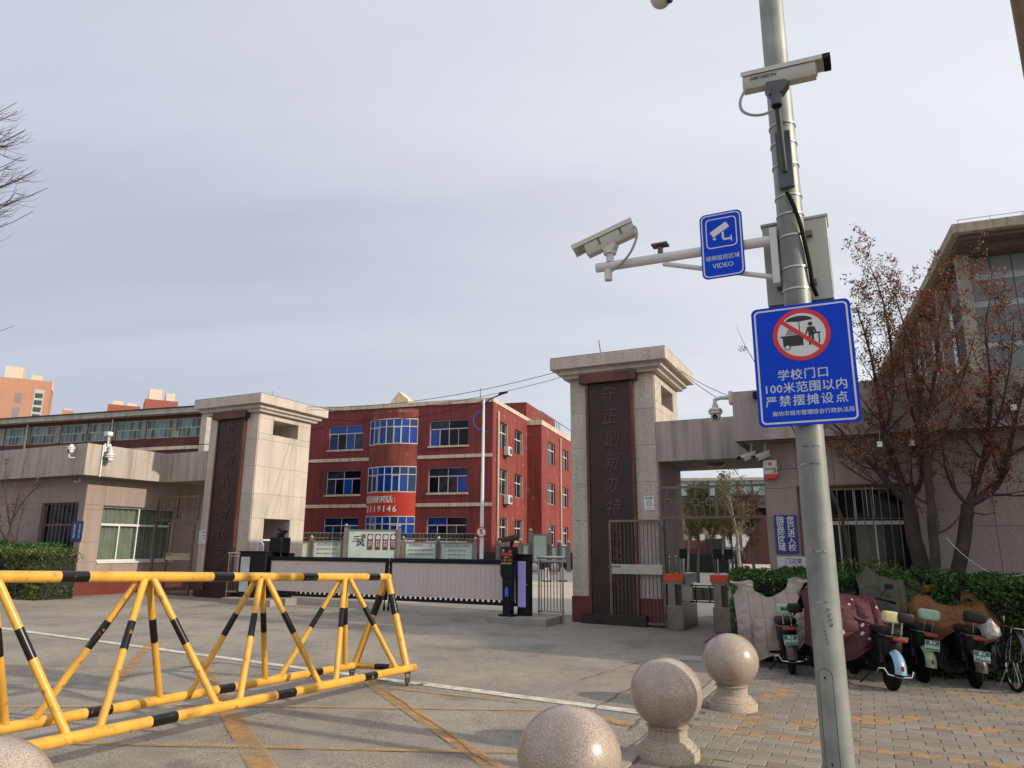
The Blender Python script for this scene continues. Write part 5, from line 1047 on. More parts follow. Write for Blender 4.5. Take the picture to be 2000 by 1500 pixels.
# ================================================================== STONE BALL BOLLARDS
ballm = mat('polished_granite', (.33, .268, .218), .27, var=.12, scale=4, speck=.34, sscale=170, coat=.25, streak=.12)
basem = mat('rough_granite', (.33, .275, .215), .8, var=.12, bump=.4, bscale=80, speck=.3, sscale=120)
def bollard(X, Y, label, rz):
    g = gz(X) + (.0); t = thing('stone_bollard', label, 'bollard', WORLD, (X, Y, g), 'granite ball bollards')
    part(t, 'base', MB().lathe([(.238, -.03), (.240, .070), (.234, .080), (.217, .082), (.216, .098), (.210, .104), (.194, .106), (.192, .120), (.176, .138), (.158, .146), (.152, .150), (.149, .225), (.15, .235)], 40, (X, Y, g)), basem)
    pr = [(.155, .225)]
    for i in range(3, 25): a = math.pi * i / 24; pr.append((max(.281 * math.sin(a), 1e-4), .475 - .262 * math.cos(a)))
    pr[1] = (.17, .232)
    o = part(t, 'ball', MB().lathe(pr, 48, (X, Y, g)), ballm); return t
bollard(1.23, 5.98, 'complete granite ball bollard in the middle of the three', 0); bollard(2.27, 7.74, 'granite ball bollard nearest the parked scooters', 1)
bollard(.32, 4.16, 'granite ball bollard cut off by the bottom edge of the photo', 2); bollard(-2.24, 3.3, 'granite ball bollard at the bottom left corner in front of the yellow barrier', 3)
# ================================================================== YELLOW ROAD BARRIER
br_ = thing('road_barrier', 'yellow and black tubular rolling barrier across the school entrance', 'barrier', WORLD, (-2.5, 6.5, .1))
dn = Vector((-.44, -.898, .030)); A = Vector((-1.165, 8.68, .218)); Bk = Vector((-1.862, 8.98, .198)); Tp = Vector((-1.505, 8.93, 1.222)); LL = 6.6
dt_ = Vector((-.44, -.898, .035))
def striped(name, p, q, r, cuts, label=None):
    """tube with black bands; cuts = list of (t0, t1) in metres along it"""
    L_ = (q - p).length; d = (q - p) / L_; ed = [0]; cols = []
    for a, b_ in cuts:
        if b_ <= 0 or a >= L_: continue
        ed += [max(a, .0), min(b_, L_)]; cols += [0, 1]
    ed.append(L_); cols.append(0)
    b = MB()
    for i, c in enumerate(cols):
        if ed[i + 1] - ed[i] < 1e-4: continue
        b.tube([p + d * ed[i], p + d * ed[i + 1]], r * (1.012 if c else 1), 20, c, caps=(i in (0, len(cols) - 1) or c == 1))
    return part(br_, name, b, [yellow, stripe], label)
def along(P0, dd, fr_px, y, ):   # metres along a rail for a picture column
    best = None
    for k in range(0, 700):
        p = P0 + dd * (k * .01); v = p - Vector((0, 0, EYE)); f = v.y * math.cos(PT) + v.z * math.sin(PT); x = 1000 + Fpx * v.x / f
        if best is None or abs(x - fr_px) < best[0]: best = (abs(x - fr_px), k * .01)
    return best[1]
def cut(P0, dd, prs): return [tuple(sorted((along(P0, dd, a, 0), along(P0, dd, b_, 0)))) for a, b_ in prs]
striped('top_rail', Tp + dt_ * -.03, Tp + dt_ * LL, .041, cut(Tp + dt_ * -.03, dt_, ((741, 719), (619, 590), (455, 416), (172, 117))) + [(5.2, 5.5)])
striped('near_rail', A + dn * -.10, A + dn * LL, .041, cut(A + dn * -.10, dn, ((736, 711), (577, 542), (345, 295))) + [(5.4, 5.8)])
striped('back_rail', Bk, Bk + dn * LL, .041, cut(Bk, dn, ((630, 604), (458, 428), (219, 169))) + [(5.2, 5.5)])
striped('end_bar', Bk, A, .034, [(.30, .50)])
striped('end_leg', A + Vector((-.03, .0, 0)), Tp, .042, [(.62, .86)]); striped('end_leg', Bk, Tp, .042, [(.62, .86)])
def up(P0, dd, xs_): return [P0 + dd * along(P0, dd, x, 0) for x in xs_]
tops = [Tp + dt_ * k for k in (along(Tp, dt_, 677, 0), along(Tp, dt_, 513, 0), along(Tp, dt_, 289, 0), along(Tp, dt_, -20, 0))]
near = up(A, dn, (779, 659, 629, 471, 430, 195, 137)); back = up(Bk, dn, (677, 547, 521, 373, 316, 66, 15))
tz = Vector((0, 0, -.02))
for q, t_i, cc in ((near[0], 0, .5), (near[1], 0, .5), (near[2], 1, .5), (near[3], 1, .5), (near[4], 2, .5), (near[5], 2, .5), (near[6], 3, .5), (back[0], 0, .5), (back[1], 0, .5), (back[2], 1, .5), (back[3], 1, .5), (back[4], 2, .5), (back[5], 2, .5), (back[6], 3, .5)):
    tp = tops[t_i]; off = (q - tp); off.z = 0; off = off.normalized() * .05 if off.length > 0 else off
    L_ = (tp + tz + off - q).length; striped('strut', q, tp + tz + off, .0285, [(L_ * .50, L_ * .69)])
weld = mat('weld_bead', (.38, .20, .03), .5, bump=1, bscale=60)
for q in near[:6] + back[:6]: part(br_, 'weld', MB().ball(q + Vector((0, 0, .035)), .036, 10, sc=(1, 1, .45)), yellow)
for k in (along(A, dn, -300, 0), 6.3):
    striped('strut', A + dn * k, Tp + dt_ * (k + .2), .0285, [(.6, .85)]); striped('strut', Bk + dn * k, Tp + dt_ * (k - .1), .0285, [(.6, .85)])
for P0 in (A + dn * .03, Bk + dn * .04, A + dn * 6, Bk + dn * 6):
    g = gz(P0.x); c = part(br_, 'caster', MB().box(P0.x - .035, P0.x + .035, P0.y - .035, P0.y + .035, P0.z - .055, P0.z - .040).box(P0.x - .028, P0.x - .020, P0.y - .022, P0.y + .022, g + .035, P0.z - .055).box(P0.x + .020, P0.x + .028, P0.y - .022, P0.y + .022, g + .035, P0.z - .055), steel_brown)
    part(c, 'wheel', MB().lathe([(.042, -.014), (.045, 0), (.042, .014), (.01, .016)], 16, (P0.x, P0.y - .012, g + .046), Matrix.Rotation(R(90), 4, 'Y')), mat('caster_rubber', (.11, .045, .025), .6))
# ================================================================== TURNSTILES
turnred = mat('red_acrylic', (.50, .055, .016), .35, spec=.2); ts_body = mat('turnstile_steel', (.20, .175, .155), .32, metal=.75, var=.2, scale=5)
def turnstile(u0, u1, label, poles, flap):
    t = thing('turnstile', label, 'turnstile', GATE, ((u0 + u1) / 2, .3, -.02), 'turnstiles in the pedestrian passage'); v0_, v1_ = -.35, .95
    part(t, 'pedestal', MB().box(u0 + .02, u1 - .02, v0_, v1_, -.03, .45), ts_body, bevel=.01); part(t, 'waist', MB().box(u0 + .07, u1 - .07, v0_ + .08, v1_ - .08, .45, .86), mat('turnstile_dark', (.06, .05, .045), .25, metal=.6), smooth=False)
    part(t, 'front_panel', MB().box(u0 + .05, u0 + .2, v0_ + .02, v0_ + .08, .45, .86), ts_body, smooth=False)
    part(t, 'top', MB().box(u0, u1, v0_ + .12, v1_, .86, 1.06), ts_body, bevel=.008)
    part(t, 'red_nose', MB().prism([(v0_ - .05, .92), (v0_ + .12, .98), (v0_ + .12, 1.07), (v0_ - .02, 1.06)], u0, u1, 'yz'), turnred, bevel=.004); part(t, 'nose_support', MB().box(u0 + .02, u1 - .02, v0_, v0_ + .119, .86, .93), ts_body, smooth=False)
    for (pu, pv, hz_, kind) in poles:
        part(t, 'mast', MB().tube([(pu, pv, 1.06), (pu, pv, hz_)], .014, 8), chrome)
        if kind: part(t, 'face_screen', MB().box(pu - .09, pu + .07, pv - .02, pv + .03, hz_, hz_ + .2), blackm, bevel=.008)
    fu, fs = flap; b = MB(); e = fu + fs * .42
    b.tube([(fu, .2, .82), (e - fs * .04, .2, .82), (e, .2, .78), (e, .2, .54), (e - fs * .04, .2, .50), (fu, .2, .50)], .014, 8); part(t, 'flap_frame', b, black)
    part(t, 'flap_panel', MB().box(*sorted((fu + fs * .05, e - fs * .12)), .195, .205, .53, .79), mat('flap_board', (.12, .085, .06), .6), smooth=False)
    return t
turnstile(2.14, 2.52, 'steel turnstile with a red nose beside the right pillar', [(2.45, .1, 1.36, 1)], (2.52, 1)); turnstile(3.05, 3.43, 'steel turnstile with a red nose standing next to the hedge', [(3.15, .05, 1.36, 1), (3.36, .15, 1.36, 1)], (3.05, -1))
for k, (px, py) in enumerate(((1307, 1092), (1320, 1091))):
    u, z = onp(GATE, px, py, .4); solo('chrome_post', MB().tube([(u, .4, -.02), (u, .4, z)], .02, 8).ball((u, .4, z + .03), .04, 10), chrome, ('slim chrome post with a ball top, left of the pair inside the passage', 'slim chrome post with a ball top, right of the pair inside the passage')[k], 'post', GATE, (u, .4, 0), 'chrome posts')
X, Y, _z = ground(1372, 1118); 
solo('chain', MB().tube([(GATE.w(2.2, 6)[0], GATE.w(2.2, 6)[1], .78)] + [(GATE.w(2.2 + k * .55, 6)[0], GATE.w(2.2 + k * .55, 6)[1], .78 - .1 * math.sin(math.pi * k / 6)) for k in range(1, 6)] + [(GATE.w(5.5, 6)[0], GATE.w(5.5, 6)[1], .78)], .02, 6), mat('chain_pale', (.35, .30, .26)), 'pale sagging chain across the yard behind the turnstiles', 'chain', WORLD, (4, 16, .7))
px_ = ray(1391, 1095); t = None
# person in dark clothes far in the passage
PX, PY, PZ = ground(1443, 1104); PY = 30.0; PX = ray(1443, 1104).x / ray(1443, 1104).y * PY
def skin_body(name, joints, edges, radii, m, par, root=0, sub=1):
    me = bpy.data.meshes.new(name); me.from_pydata(joints, edges, []); o = bpy.data.objects.new(name, me); COL.objects.link(o)
    sk = o.modifiers.new('skin', 'SKIN'); 
    for i, r_ in enumerate(radii): me.skin_vertices[0].data[i].radius = (r_, r_)
    me.skin_vertices[0].data[root].use_root = True
    s_ = o.modifiers.new('sub', 'SUBSURF'); s_.levels = s_.render_levels = sub; me.materials.append(m); o.parent = par; return o
def add_skin(me):
    pass
per = thing('person', 'person in dark clothes standing far inside the passage', 'person', WORLD, (PX, PY, 0))
bj = [(0, 0, .92), (0, 0, 1.15), (0, 0, 1.38), (0, -.02, 1.50), (-.10, 0, .88), (-.11, .02, .5), (-.12, .03, .08), (.10, 0, .88), (.11, .05, .5), (.12, .1, .08), (-.19, 0, 1.38), (-.25, -.03, 1.12), (-.22, -.15, .92), (.19, 0, 1.38), (.24, -.06, 1.12), (.12, -.2, 1.22), (-.12, -.08, .04), (.12, 0, .04)]
be = [(0, 1), (1, 2), (2, 3), (0, 4), (4, 5), (5, 6), (0, 7), (7, 8), (8, 9), (2, 10), (10, 11), (11, 12), (2, 13), (13, 14), (14, 15), (6, 16), (9, 17)]
brd_ = [.14, .13, .15, .06, .09, .065, .05, .09, .065, .05, .07, .05, .04, .07, .05, .04, .045, .045]
me = bpy.data.meshes.new('body'); me.from_pydata([(x, y, z) for x, y, z in bj], be, []); o = bpy.data.objects.new('body', me); COL.objects.link(o); o.parent = per
o.modifiers.new('skin', 'SKIN')
for i, r_ in enumerate(brd_): me.skin_vertices[0].data[i].radius = (r_, r_)
me.skin_vertices[0].data[0].use_root = True
s_ = o.modifiers.new('sub', 'SUBSURF'); s_.levels = s_.render_levels = 1; me.materials.append(mat('dark_clothes', (.02, .02, .025), .9))
h_ = MB().ball((0, -.03, 1.62), .105, 12, sc=(.85, .95, 1.15)).ball((-.01, -.13, 1.60), .018, 6); ORG[per.name] = Vector((0, 0, 0)); part(per, 'head', h_, mat('skin_tone', (.38, .22, .15), .6)); part(per, 'hair', MB().ball((0, .0, 1.65), .112, 12, sc=(.9, .95, 1.0)), mat('hair_black', (.01, .01, .01), .6))
# ================================================================== OVERHEAD WIRES
def wire(p, q, sag, r, label, n=14, m=None):
    p, q = Vector(p), Vector(q); pts = [p.lerp(q, i / n) - Vector((0, 0, 4 * sag * (i / n) * (1 - i / n))) for i in range(n + 1)]
    solo('overhead_wire', MB().tube(pts, r, 5), m or rubber, label, 'wire', WORLD, tuple(p))
def at3(px, py, Y): d = ray(px, py); return (d.x / d.y * Y, Y, EYE + d.z / d.y * Y)
gR = lambda u, v, z: (*GATE.w(u, v), z)
wire(gR(-.3, .5, 5.80), gR(-9.4, 1.6, 5.80), .28, .008, 'sagging wire between the two granite pillars'); wire(gR(-.3, .8, 5.74), gR(-9.4, 1.7, 5.74), .34, .007, 'second sagging wire strung between the granite pillars')
wire(gR(-9.5, 2.5, 5.3), at3(380, 868, 24), .15, .012, 'dark wire running to the left pillar from behind the guard house'); wire(at3(948, 781, 40), at3(600, 815, 36), .6, .02, 'thin wire from the lamp post to the left')
wire(gR(2.3, .9, 5.7), gR(3.7, -2.1, 4.25), .05, .006, 'thin wire from the right pillar cap to the dome camera'); wire(gR(2.3, 1.3, 5.7), gR(3.9, -1.9, 4.3), .05, .006, 'second thin wire beside it from the pillar cap to the fascia')
# ================================================================== VEGETATION
rng = random.Random(11)
def leafmat(name, cols, trans=.35, rough=.55):
    m = bpy.data.materials.new(name); m.use_nodes = True; MATS[name] = m; t = m.node_tree; n = t.nodes; l = t.links; b = n['Principled BSDF']
    g = n.new('ShaderNodeNewGeometry'); r = n.new('ShaderNodeValToRGB'); r.color_ramp.interpolation = 'CONSTANT'
    el = r.color_ramp.elements; el[0].color = (*cols[0][1], 1); el[0].position = 0; el[1].position = cols[1][0]; el[1].color = (*cols[1][1], 1)
    for p, c in cols[2:]: e = el.new(p); e.color = (*c, 1)
    l.new(g.outputs['Random Per Island'], r.inputs[0]); l.new(r.outputs[0], b.inputs['Base Color']); b.inputs['Roughness'].default_value = rough
    tr = n.new('ShaderNodeBsdfTranslucent'); l.new(r.outputs[0], tr.inputs[0]); ms = n.new('ShaderNodeMixShader'); ms.inputs[0].default_value = trans
    l.new(b.outputs[0], ms.inputs[1]); l.new(tr.outputs[0], ms.inputs[2]); l.new(ms.outputs[0], n['Material Output'].inputs[0]); return m
hedge_l = leafmat('hedge_leaf', [(0, (.018, .055, .010)), (.3, (.035, .095, .014)), (.62, (.065, .16, .022)), (.88, (.12, .22, .035)), (.98, (.20, .13, .06))])
hedge_dry = leafmat('hedge_leaf_dry', [(0, (.03, .08, .014)), (.35, (.07, .15, .025)), (.66, (.22, .14, .06)), (.80, (.34, .26, .14)), (.88, (.12, .19, .04))])
crab_l = leafmat('crabapple_leaf', [(0, (.17, .040, .022)), (.30, (.20, .085, .028)), (.54, (.12, .095, .032)), (.74, (.10, .035, .022)), (.90, (.30, .055, .075)), (.97, (.42, .20, .22))])
cherry_l = leafmat('cherry_leaf', [(0, (.10, .028, .030)), (.4, (.07, .022, .02)), (.7, (.28, .10, .11)), (.88, (.45, .24, .26))])
spring_l = leafmat('spring_leaf', [(0, (.13, .115, .035)), (.4, (.17, .15, .05)), (.75, (.09, .085, .03))], .4)
bark = mat('bark_dark', (.042, .030, .024), .9, var=.35, scale=6, bump=1, bscale=30); bark_w = mat('bark_pale', (.22, .19, .16), .85, var=.4, scale=5, bump=.6); bark_g = mat('bark_grey', (.075, .065, .058), .9, var=.3)
def leaf_quad(vs, fs, p, size, nrm=None):
    a = Vector((rng.gauss(0, 1), rng.gauss(0, 1), rng.gauss(0, 1))); a.normalize()
    if nrm is not None: a = (a * .9 + nrm).normalized()
    t = a.orthogonal().normalized(); t.rotate(Matrix.Rotation(rng.random() * 6.28, 3, a)); b_ = a.cross(t); o = len(vs); s2 = size * rng.uniform(.6, 1.25)
    vs += [p - t * s2 * .5, p + b_ * s2 * .24 + a * s2 * .06, p + t * s2 * .55, p - b_ * s2 * .24 + a * s2 * .06]; fs.append((o, o + 1, o + 2, o + 3))
def foliage(par, vs, fs, m, name='leaves'):
    me = bpy.data.meshes.new(name); me.from_pydata([tuple(v - ORG.get(par.name, Vector((0, 0, 0)))) for v in vs], [], fs); me.materials.append(m)
    o = bpy.data.objects.new(name, me); COL.objects.link(o); o.parent = par; o['kind'] = 'stuff'; return o
def rosette(vs, fs, p, size, n=6, up=Vector((0, 0, 1))):
    for i in range(n): leaf_quad(vs, fs, p + Vector((rng.gauss(0, 1), rng.gauss(0, 1), rng.gauss(0, .8))) * size * .7, size)
def twig_path(p, d, L_, n, wob, lift):
    pts = [p.copy()]; q = p.copy(); dd = d.normalized()
    for i in range(n):
        dd = (dd + Vector((rng.gauss(0, wob), rng.gauss(0, wob), rng.gauss(0, wob) + lift))).normalized(); q = q + dd * (L_ / n); pts.append(q.copy())
    return pts, dd
def spread(mbk, pts, r0, r1, depth, L_, vs, fs, lsize, ldens, rate, lift=.06, mul=.6):
    """side shoots along a limb, with rosettes of leaves"""
    tot = sum((pts[i + 1] - pts[i]).length for i in range(len(pts) - 1)); k = max(1, int(tot * rate))
    for j in range(k):
        t_ = (j + rng.random()) / k; x = t_ * (len(pts) - 1); i = min(int(x), len(pts) - 2); p = pts[i].lerp(pts[i + 1], x - i); d = (pts[i + 1] - pts[i]).normalized()
        s_ = Vector((rng.gauss(0, 1), rng.gauss(0, 1), rng.gauss(0, .35) + .25)); s_ = (s_ - d * s_.dot(d) * .5).normalized(); nd = (d * .75 + s_ * .85 + Vector((0, 0, .25))).normalized()
        ll = L_ * rng.uniform(.5, 1.15) * (1 - .35 * t_); r_ = max(.0022, (r0 + (r1 - r0) * t_) * .5); n = 6
        tp, dd = twig_path(p, nd, ll, n, .13, lift); mbk.tube(tp, [r_ * (1 - .8 * a / n) for a in range(n + 1)], 5 if r_ > .008 else 3, caps=False)
        if depth > 0: spread(mbk, tp, r_, r_ * .3, depth - 1, L_ * mul, vs, fs, lsize, ldens, rate * 1.5, lift, mul)
        if depth <= 1:
            m_ = int(ll * ldens)
            for a in range(m_):
                x = (a + rng.random()) / m_ * n; i2 = min(int(x), n - 1); rosette(vs, fs, tp[i2].lerp(tp[i2 + 1], x - i2), lsize, rng.choice((3, 4, 6)))
            rosette(vs, fs, tp[-1], lsize * 1.1, 8)
def gp3(px, py, v): u, z = onp(GATE, px, py, v); return Vector((u, v, z))
def limbs_tree(name, label, cat, fr, o, limbs, m_bark, m_leaf, depth, L_, lsize, ldens, rate, group=None, lift=.06):
    t = thing(name, label, cat, fr, o, group); tb = MB(); bb = MB(); vs = []; fs = []
    for k, (pts, r0, r1, leafy) in enumerate(limbs):
        if leafy: r1 = r1 * .45; r0 = r0 * .85
        # smooth the limb
        P_ = [Vector(p) for p in pts]; sm = []
        for i in range(len(P_) - 1):
            a, b_, c, d = P_[max(i - 1, 0)], P_[i], P_[i + 1], P_[min(i + 2, len(P_) - 1)]
            for q in range(5):
                u_ = q / 5; sm.append(.5 * ((2 * b_) + (c - a) * u_ + (2 * a - 5 * b_ + 4 * c - d) * u_ ** 2 + (3 * b_ - a - 3 * c + d) * u_ ** 3) + Vector((rng.gauss(0, 1), rng.gauss(0, 1), 0)) * min(r1, .02) * .25)
        sm.append(P_[-1]); nn = len(sm); (tb if k == 0 else bb).tube(sm, [r0 + (r1 - r0) * i / (nn - 1) for i in range(nn)], 10)
        if leafy: spread(bb, sm, r0, r1, depth, L_, vs, fs, lsize, ldens, rate * leafy, lift)
    part(t, 'trunk', tb, m_bark); part(t, 'branches', bb, m_bark); 
    if vs: foliage(t, vs, fs, m_leaf)
    return t
LS = [(1795, 1112, 1775, 'crabapple')]
# three crabapples behind the hedge (limbs laid out on planes just in front of the wall)
g1 = lambda *p: [gp3(x, y, v) for x, y, v in p]
limbs_tree('crabapple_tree', 'red-leaved crabapple with a thick leaning forked trunk in front of the barred window', 'tree', GATE, tuple(gp3(1800, 1180, -2.75)), [
    (g1((1812, 1200, -2.75), (1800, 1110, -2.75), (1785, 1050, -2.75), (1776, 985, -2.75)), .125, .10, 0),
    (g1((1776, 985, -2.75), (1745, 955, -2.8), (1700, 905, -2.9), (1650, 850, -3.0), (1600, 800, -3.1)), .065, .022, .9),
    (g1((1776, 985, -2.75), (1752, 915, -2.7), (1728, 850, -2.75), (1716, 780, -2.8), (1700, 690, -2.9), (1672, 600, -3.0)), .07, .016, .9),
    (g1((1728, 850, -2.75), (1745, 770, -2.9), (1740, 680, -3.0), (1725, 590, -3.1), (1700, 520, -3.1)), .035, .010, 1),
    (g1((1780, 975, -2.75), (1800, 930, -2.7), (1798, 860, -2.7), (1775, 780, -2.7), (1765, 690, -2.8), (1775, 600, -2.9)), .05, .012, 1),
    (g1((1745, 955, -2.8), (1690, 935, -3.0), (1640, 900, -3.2)), .03, .012, .8)], bark, crab_l, 2, .88, .042, 12, 4.4, 'crabapple trees behind the hedge')
limbs_tree('crabapple_tree', 'slim crabapple with a nearly straight trunk, the middle one of the three', 'tree', GATE, tuple(gp3(1828, 1200, -3.15)), [
    (g1((1832, 1220, -3.15), (1828, 1115, -3.15), (1822, 1040, -3.15), (1818, 985, -3.15), (1810, 900, -3.15), (1812, 820, -3.15)), .075, .05, 0),
    (g1((1812, 820, -3.15), (1828, 720, -3.1), (1835, 630, -3.1), (1850, 560, -3.1)), .04, .01, 1), (g1((1812, 830, -3.15), (1790, 740, -3.2), (1770, 650, -3.3), (1745, 570, -3.4)), .04, .01, 1),
    (g1((1818, 985, -3.15), (1795, 975, -3.2), (1770, 950, -3.3)), .03, .012, .5), (g1((1822, 1045, -3.15), (1855, 1030, -3.1), (1880, 1000, -3.1)), .022, .008, .6),
    (g1((1810, 890, -3.15), (1850, 830, -3.2), (1880, 740, -3.3), (1905, 650, -3.3)), .03, .01, .9)], bark, crab_l, 2, .88, .042, 12, 4.4, 'crabapple trees behind the hedge')
limbs_tree('crabapple_tree', 'crabapple with a wide cup-shaped fork, the rightmost of the three', 'tree', GATE, tuple(gp3(1872, 1200, -2.95)), [
    (g1((1862, 1210, -2.95), (1872, 1110, -2.95), (1885, 1040, -2.95), (1890, 985, -2.95)), .10, .085, 0),
    (g1((1890, 985, -2.95), (1860, 950, -3.0), (1845, 900, -3.1), (1838, 830, -3.2)), .04, .014, .9), (g1((1890, 985, -2.95), (1915, 920, -2.9), (1930, 840, -2.9), (1935, 740, -3.0), (1925, 640, -3.0), (1940, 560, -3.1)), .055, .012, .9),
    (g1((1895, 985, -2.95), (1945, 950, -3.0), (1968, 890, -3.0), (1985, 810, -3.0), (2010, 720, -3.1), (2030, 620, -3.2)), .065, .016, .9), (g1((1925, 880, -2.9), (1955, 800, -3.2), (1975, 700, -3.4), (1980, 610, -3.5)), .03, .01, 1),
    (g1((1968, 890, -3.0), (2040, 850, -3.2), (2090, 790, -3.4)), .04, .012, .9), (g1((1890, 1000, -2.95), (1925, 1005, -3.1), (1950, 1000, -3.2)), .016, .006, .5)], bark, crab_l, 2, .88, .042, 12, 4.4, 'crabapple trees behind the hedge')
# loose branches that reach past the pole to the left
limbs_tree('crabapple_tree', 'thin branchy sapling leaning out left of the big blue sign', 'tree', GATE, tuple(gp3(1668, 1180, -3.2)), [
    (g1((1668, 1190, -3.2), (1660, 1100, -3.2), (1640, 1000, -3.2), (1600, 920, -3.2)), .03, .022, 0),
    (g1((1600, 920, -3.2), (1550, 840, -3.2), (1500, 750, -3.2), (1458, 680, -3.2), (1438, 636, -3.2)), .016, .003, .28), (g1((1600, 920, -3.2), (1540, 915, -3.4), (1500, 925, -3.5)), .012, .003, .5)], bark, crab_l, 1, .22, .040, 16, 3.4, 'crabapple trees behind the hedge', lift=.02)
# ---- leafy hedges
def hedge(label, fr, boxes, n, m, core, name='hedge', size=.05, group=None):
    u0, u1, v0, v1, z0, z1 = boxes; t = thing(name, label, 'hedge', fr, ((u0 + u1) / 2, (v0 + v1) / 2, z0), group)
    part(t, 'branch_core', MB().box(u0 + .12, u1 - .12, v0 + .12, v1 - .12, z0, z1 - .13), core, smooth=False)
    vs = []; fs = []; A = [(u1 - u0) * (z1 - z0), (u1 - u0) * (v1 - v0), (v1 - v0) * (z1 - z0)]; tot = A[0] * 1.2 + A[1] + A[2] * 1.2
    for i in range(n):
        r_ = rng.random() * tot; a, b_, c = rng.random(), rng.random(), abs(rng.gauss(0, .07)) - .03
        if r_ < A[0] * 1.2: p = Vector((u0 + a * (u1 - u0), v0 + c, z0 + b_ * (z1 - z0))); nn = Vector((0, -1, .4))
        elif r_ < A[0] * 1.2 + A[1]: p = Vector((u0 + a * (u1 - u0), v0 + b_ * (v1 - v0), z1 - c * 1.2)); nn = Vector((0, 0, 1))
        else: p = Vector((u0 + c, v0 + a * (v1 - v0), z0 + b_ * (z1 - z0))) if rng.random() < .7 else Vector((u1 - c, v0 + a * (v1 - v0), z0 + b_ * (z1 - z0))); nn = Vector((-1, 0, .4))
        q = p * 1.6; bump_ = noise.noise(q) * .16 + noise.noise(q * 3.1) * .07
        p += nn.normalized() * bump_
        if noise.noise(p * 4.5 + Vector((7, 0, 0))) < -.22: continue
        leaf_quad(vs, fs, p, size, nn * .6)
    foliage(t, vs, fs, m); return t
corem = mat('hedge_core', (.012, .014, .008), .95, var=.5, scale=10, bump=1, bscale=20)
hedge('dense dark green clipped hedge behind the parked scooters', GATE, (4.02, 13.5, -3.75, -2.6, -.06, 1.22), 60000, hedge_l, corem, size=.058)
hedge('patch of the hedge with dry yellow-brown leaves between pole and trees', GATE, (5.5, 6.35, -3.5, -2.7, .5, 1.36), 2200, hedge_dry, corem, size=.05)
a = onp(GATE, 118, 1165, -3.0)[0]
hedge('round green shrub hedge with dried twiggy patches at the left edge', GATE, (a - 6, a, -3.6, -2.5, .15, 1.42), 26000, hedge_dry, corem, size=.055, group=None)
hedge('bright green shrub behind the twiggy one at the far left', GATE, (a - 6.3, a - 1.0, -3.0, -2.2, .2, 1.55), 16000, hedge_l, corem, size=.055)
# ---- blossoming cherry at far left
limbs_tree('cherry_tree', 'small pink-flowered cherry in front of the shaded wall at the left edge', 'tree', GATE, tuple(gp3(12, 1140, -2.9)), [
    (g1((14, 1150, -2.9), (15, 1070, -2.9), (22, 1020, -2.9)), .035, .028, 0), (g1((22, 1020, -2.9), (45, 980, -2.9), (75, 950, -2.9), (95, 940, -2.9)), .02, .006, 1), (g1((20, 1030, -2.9), (10, 960, -3), (12, 900, -3)), .02, .006, 1.2),
    (g1((22, 1020, -2.9), (38, 960, -3), (48, 900, -3.0)), .018, .005, 1), (g1((15, 1060, -2.9), (-30, 980, -2.9), (-60, 900, -3)), .02, .006, 1), (g1((30, 1080, -2.7), (38, 1020, -2.7), (60, 960, -2.8)), .02, .005, 1)], bark, cherry_l, 1, .5, .040, 9, 3.4)
# ---- trees beyond the passage
def far_tree(px, pybase, Y, htop, label, m_l, m_b, dens=7, cr=1.3, bare=False):
    X = ray(px, pybase).x / ray(px, pybase).y * Y; t = thing('young_tree', label, 'tree', WORLD, (X, Y, 0), 'trees in the school yard'); tb = MB(); bb = MB(); vs = []; fs = []
    z1 = EYE + ray(px, htop).z / ray(px, htop).y * Y; tp, d = twig_path(Vector((X, Y, -.05)), Vector((0, 0, 1)), z1 * .92, 8, .035, .05); r0 = .085
    tb.tube(tp, [r0 * (1 - .8 * i / 8) for i in range(9)], 8); spread(bb, tp[3:], r0 * .6, .02, 2, cr, vs, fs, .10, 0 if bare else dens * 3, 3.4, .08, .55)
    part(t, 'trunk', tb, m_b); part(t, 'branches', bb, m_b)
    if vs: foliage(t, vs, fs, m_l)
far_tree(1343, 1098, 42, 945, 'pale green young tree just right of the passage wall', spring_l, bark_w, 5); far_tree(1362, 1101, 34, 950, 'thin dark-stemmed spring tree in the left part of the passage view', spring_l, bark_g, 5)
far_tree(1397, 1090, 44, 945, 'pale green young tree in the middle of the passage view', spring_l, bark_g, 6); far_tree(1430, 1097, 38, 950, 'slim yellow-green tree right of the middle in the passage view', spring_l, bark_g, 4)
far_tree(1446, 1106, 27, 925, 'bare white-barked tree with drooping twigs at the right of the passage view', spring_l, bark_w, 0, 1.2, True); far_tree(1474, 1100, 33, 960, 'bushy olive-leaved tree against the right edge of the passage', crab_l, bark_g, 3)
far_tree(1412, 1092, 55, 960, 'farthest pale tree seen through the passage', spring_l, bark_w, 5)
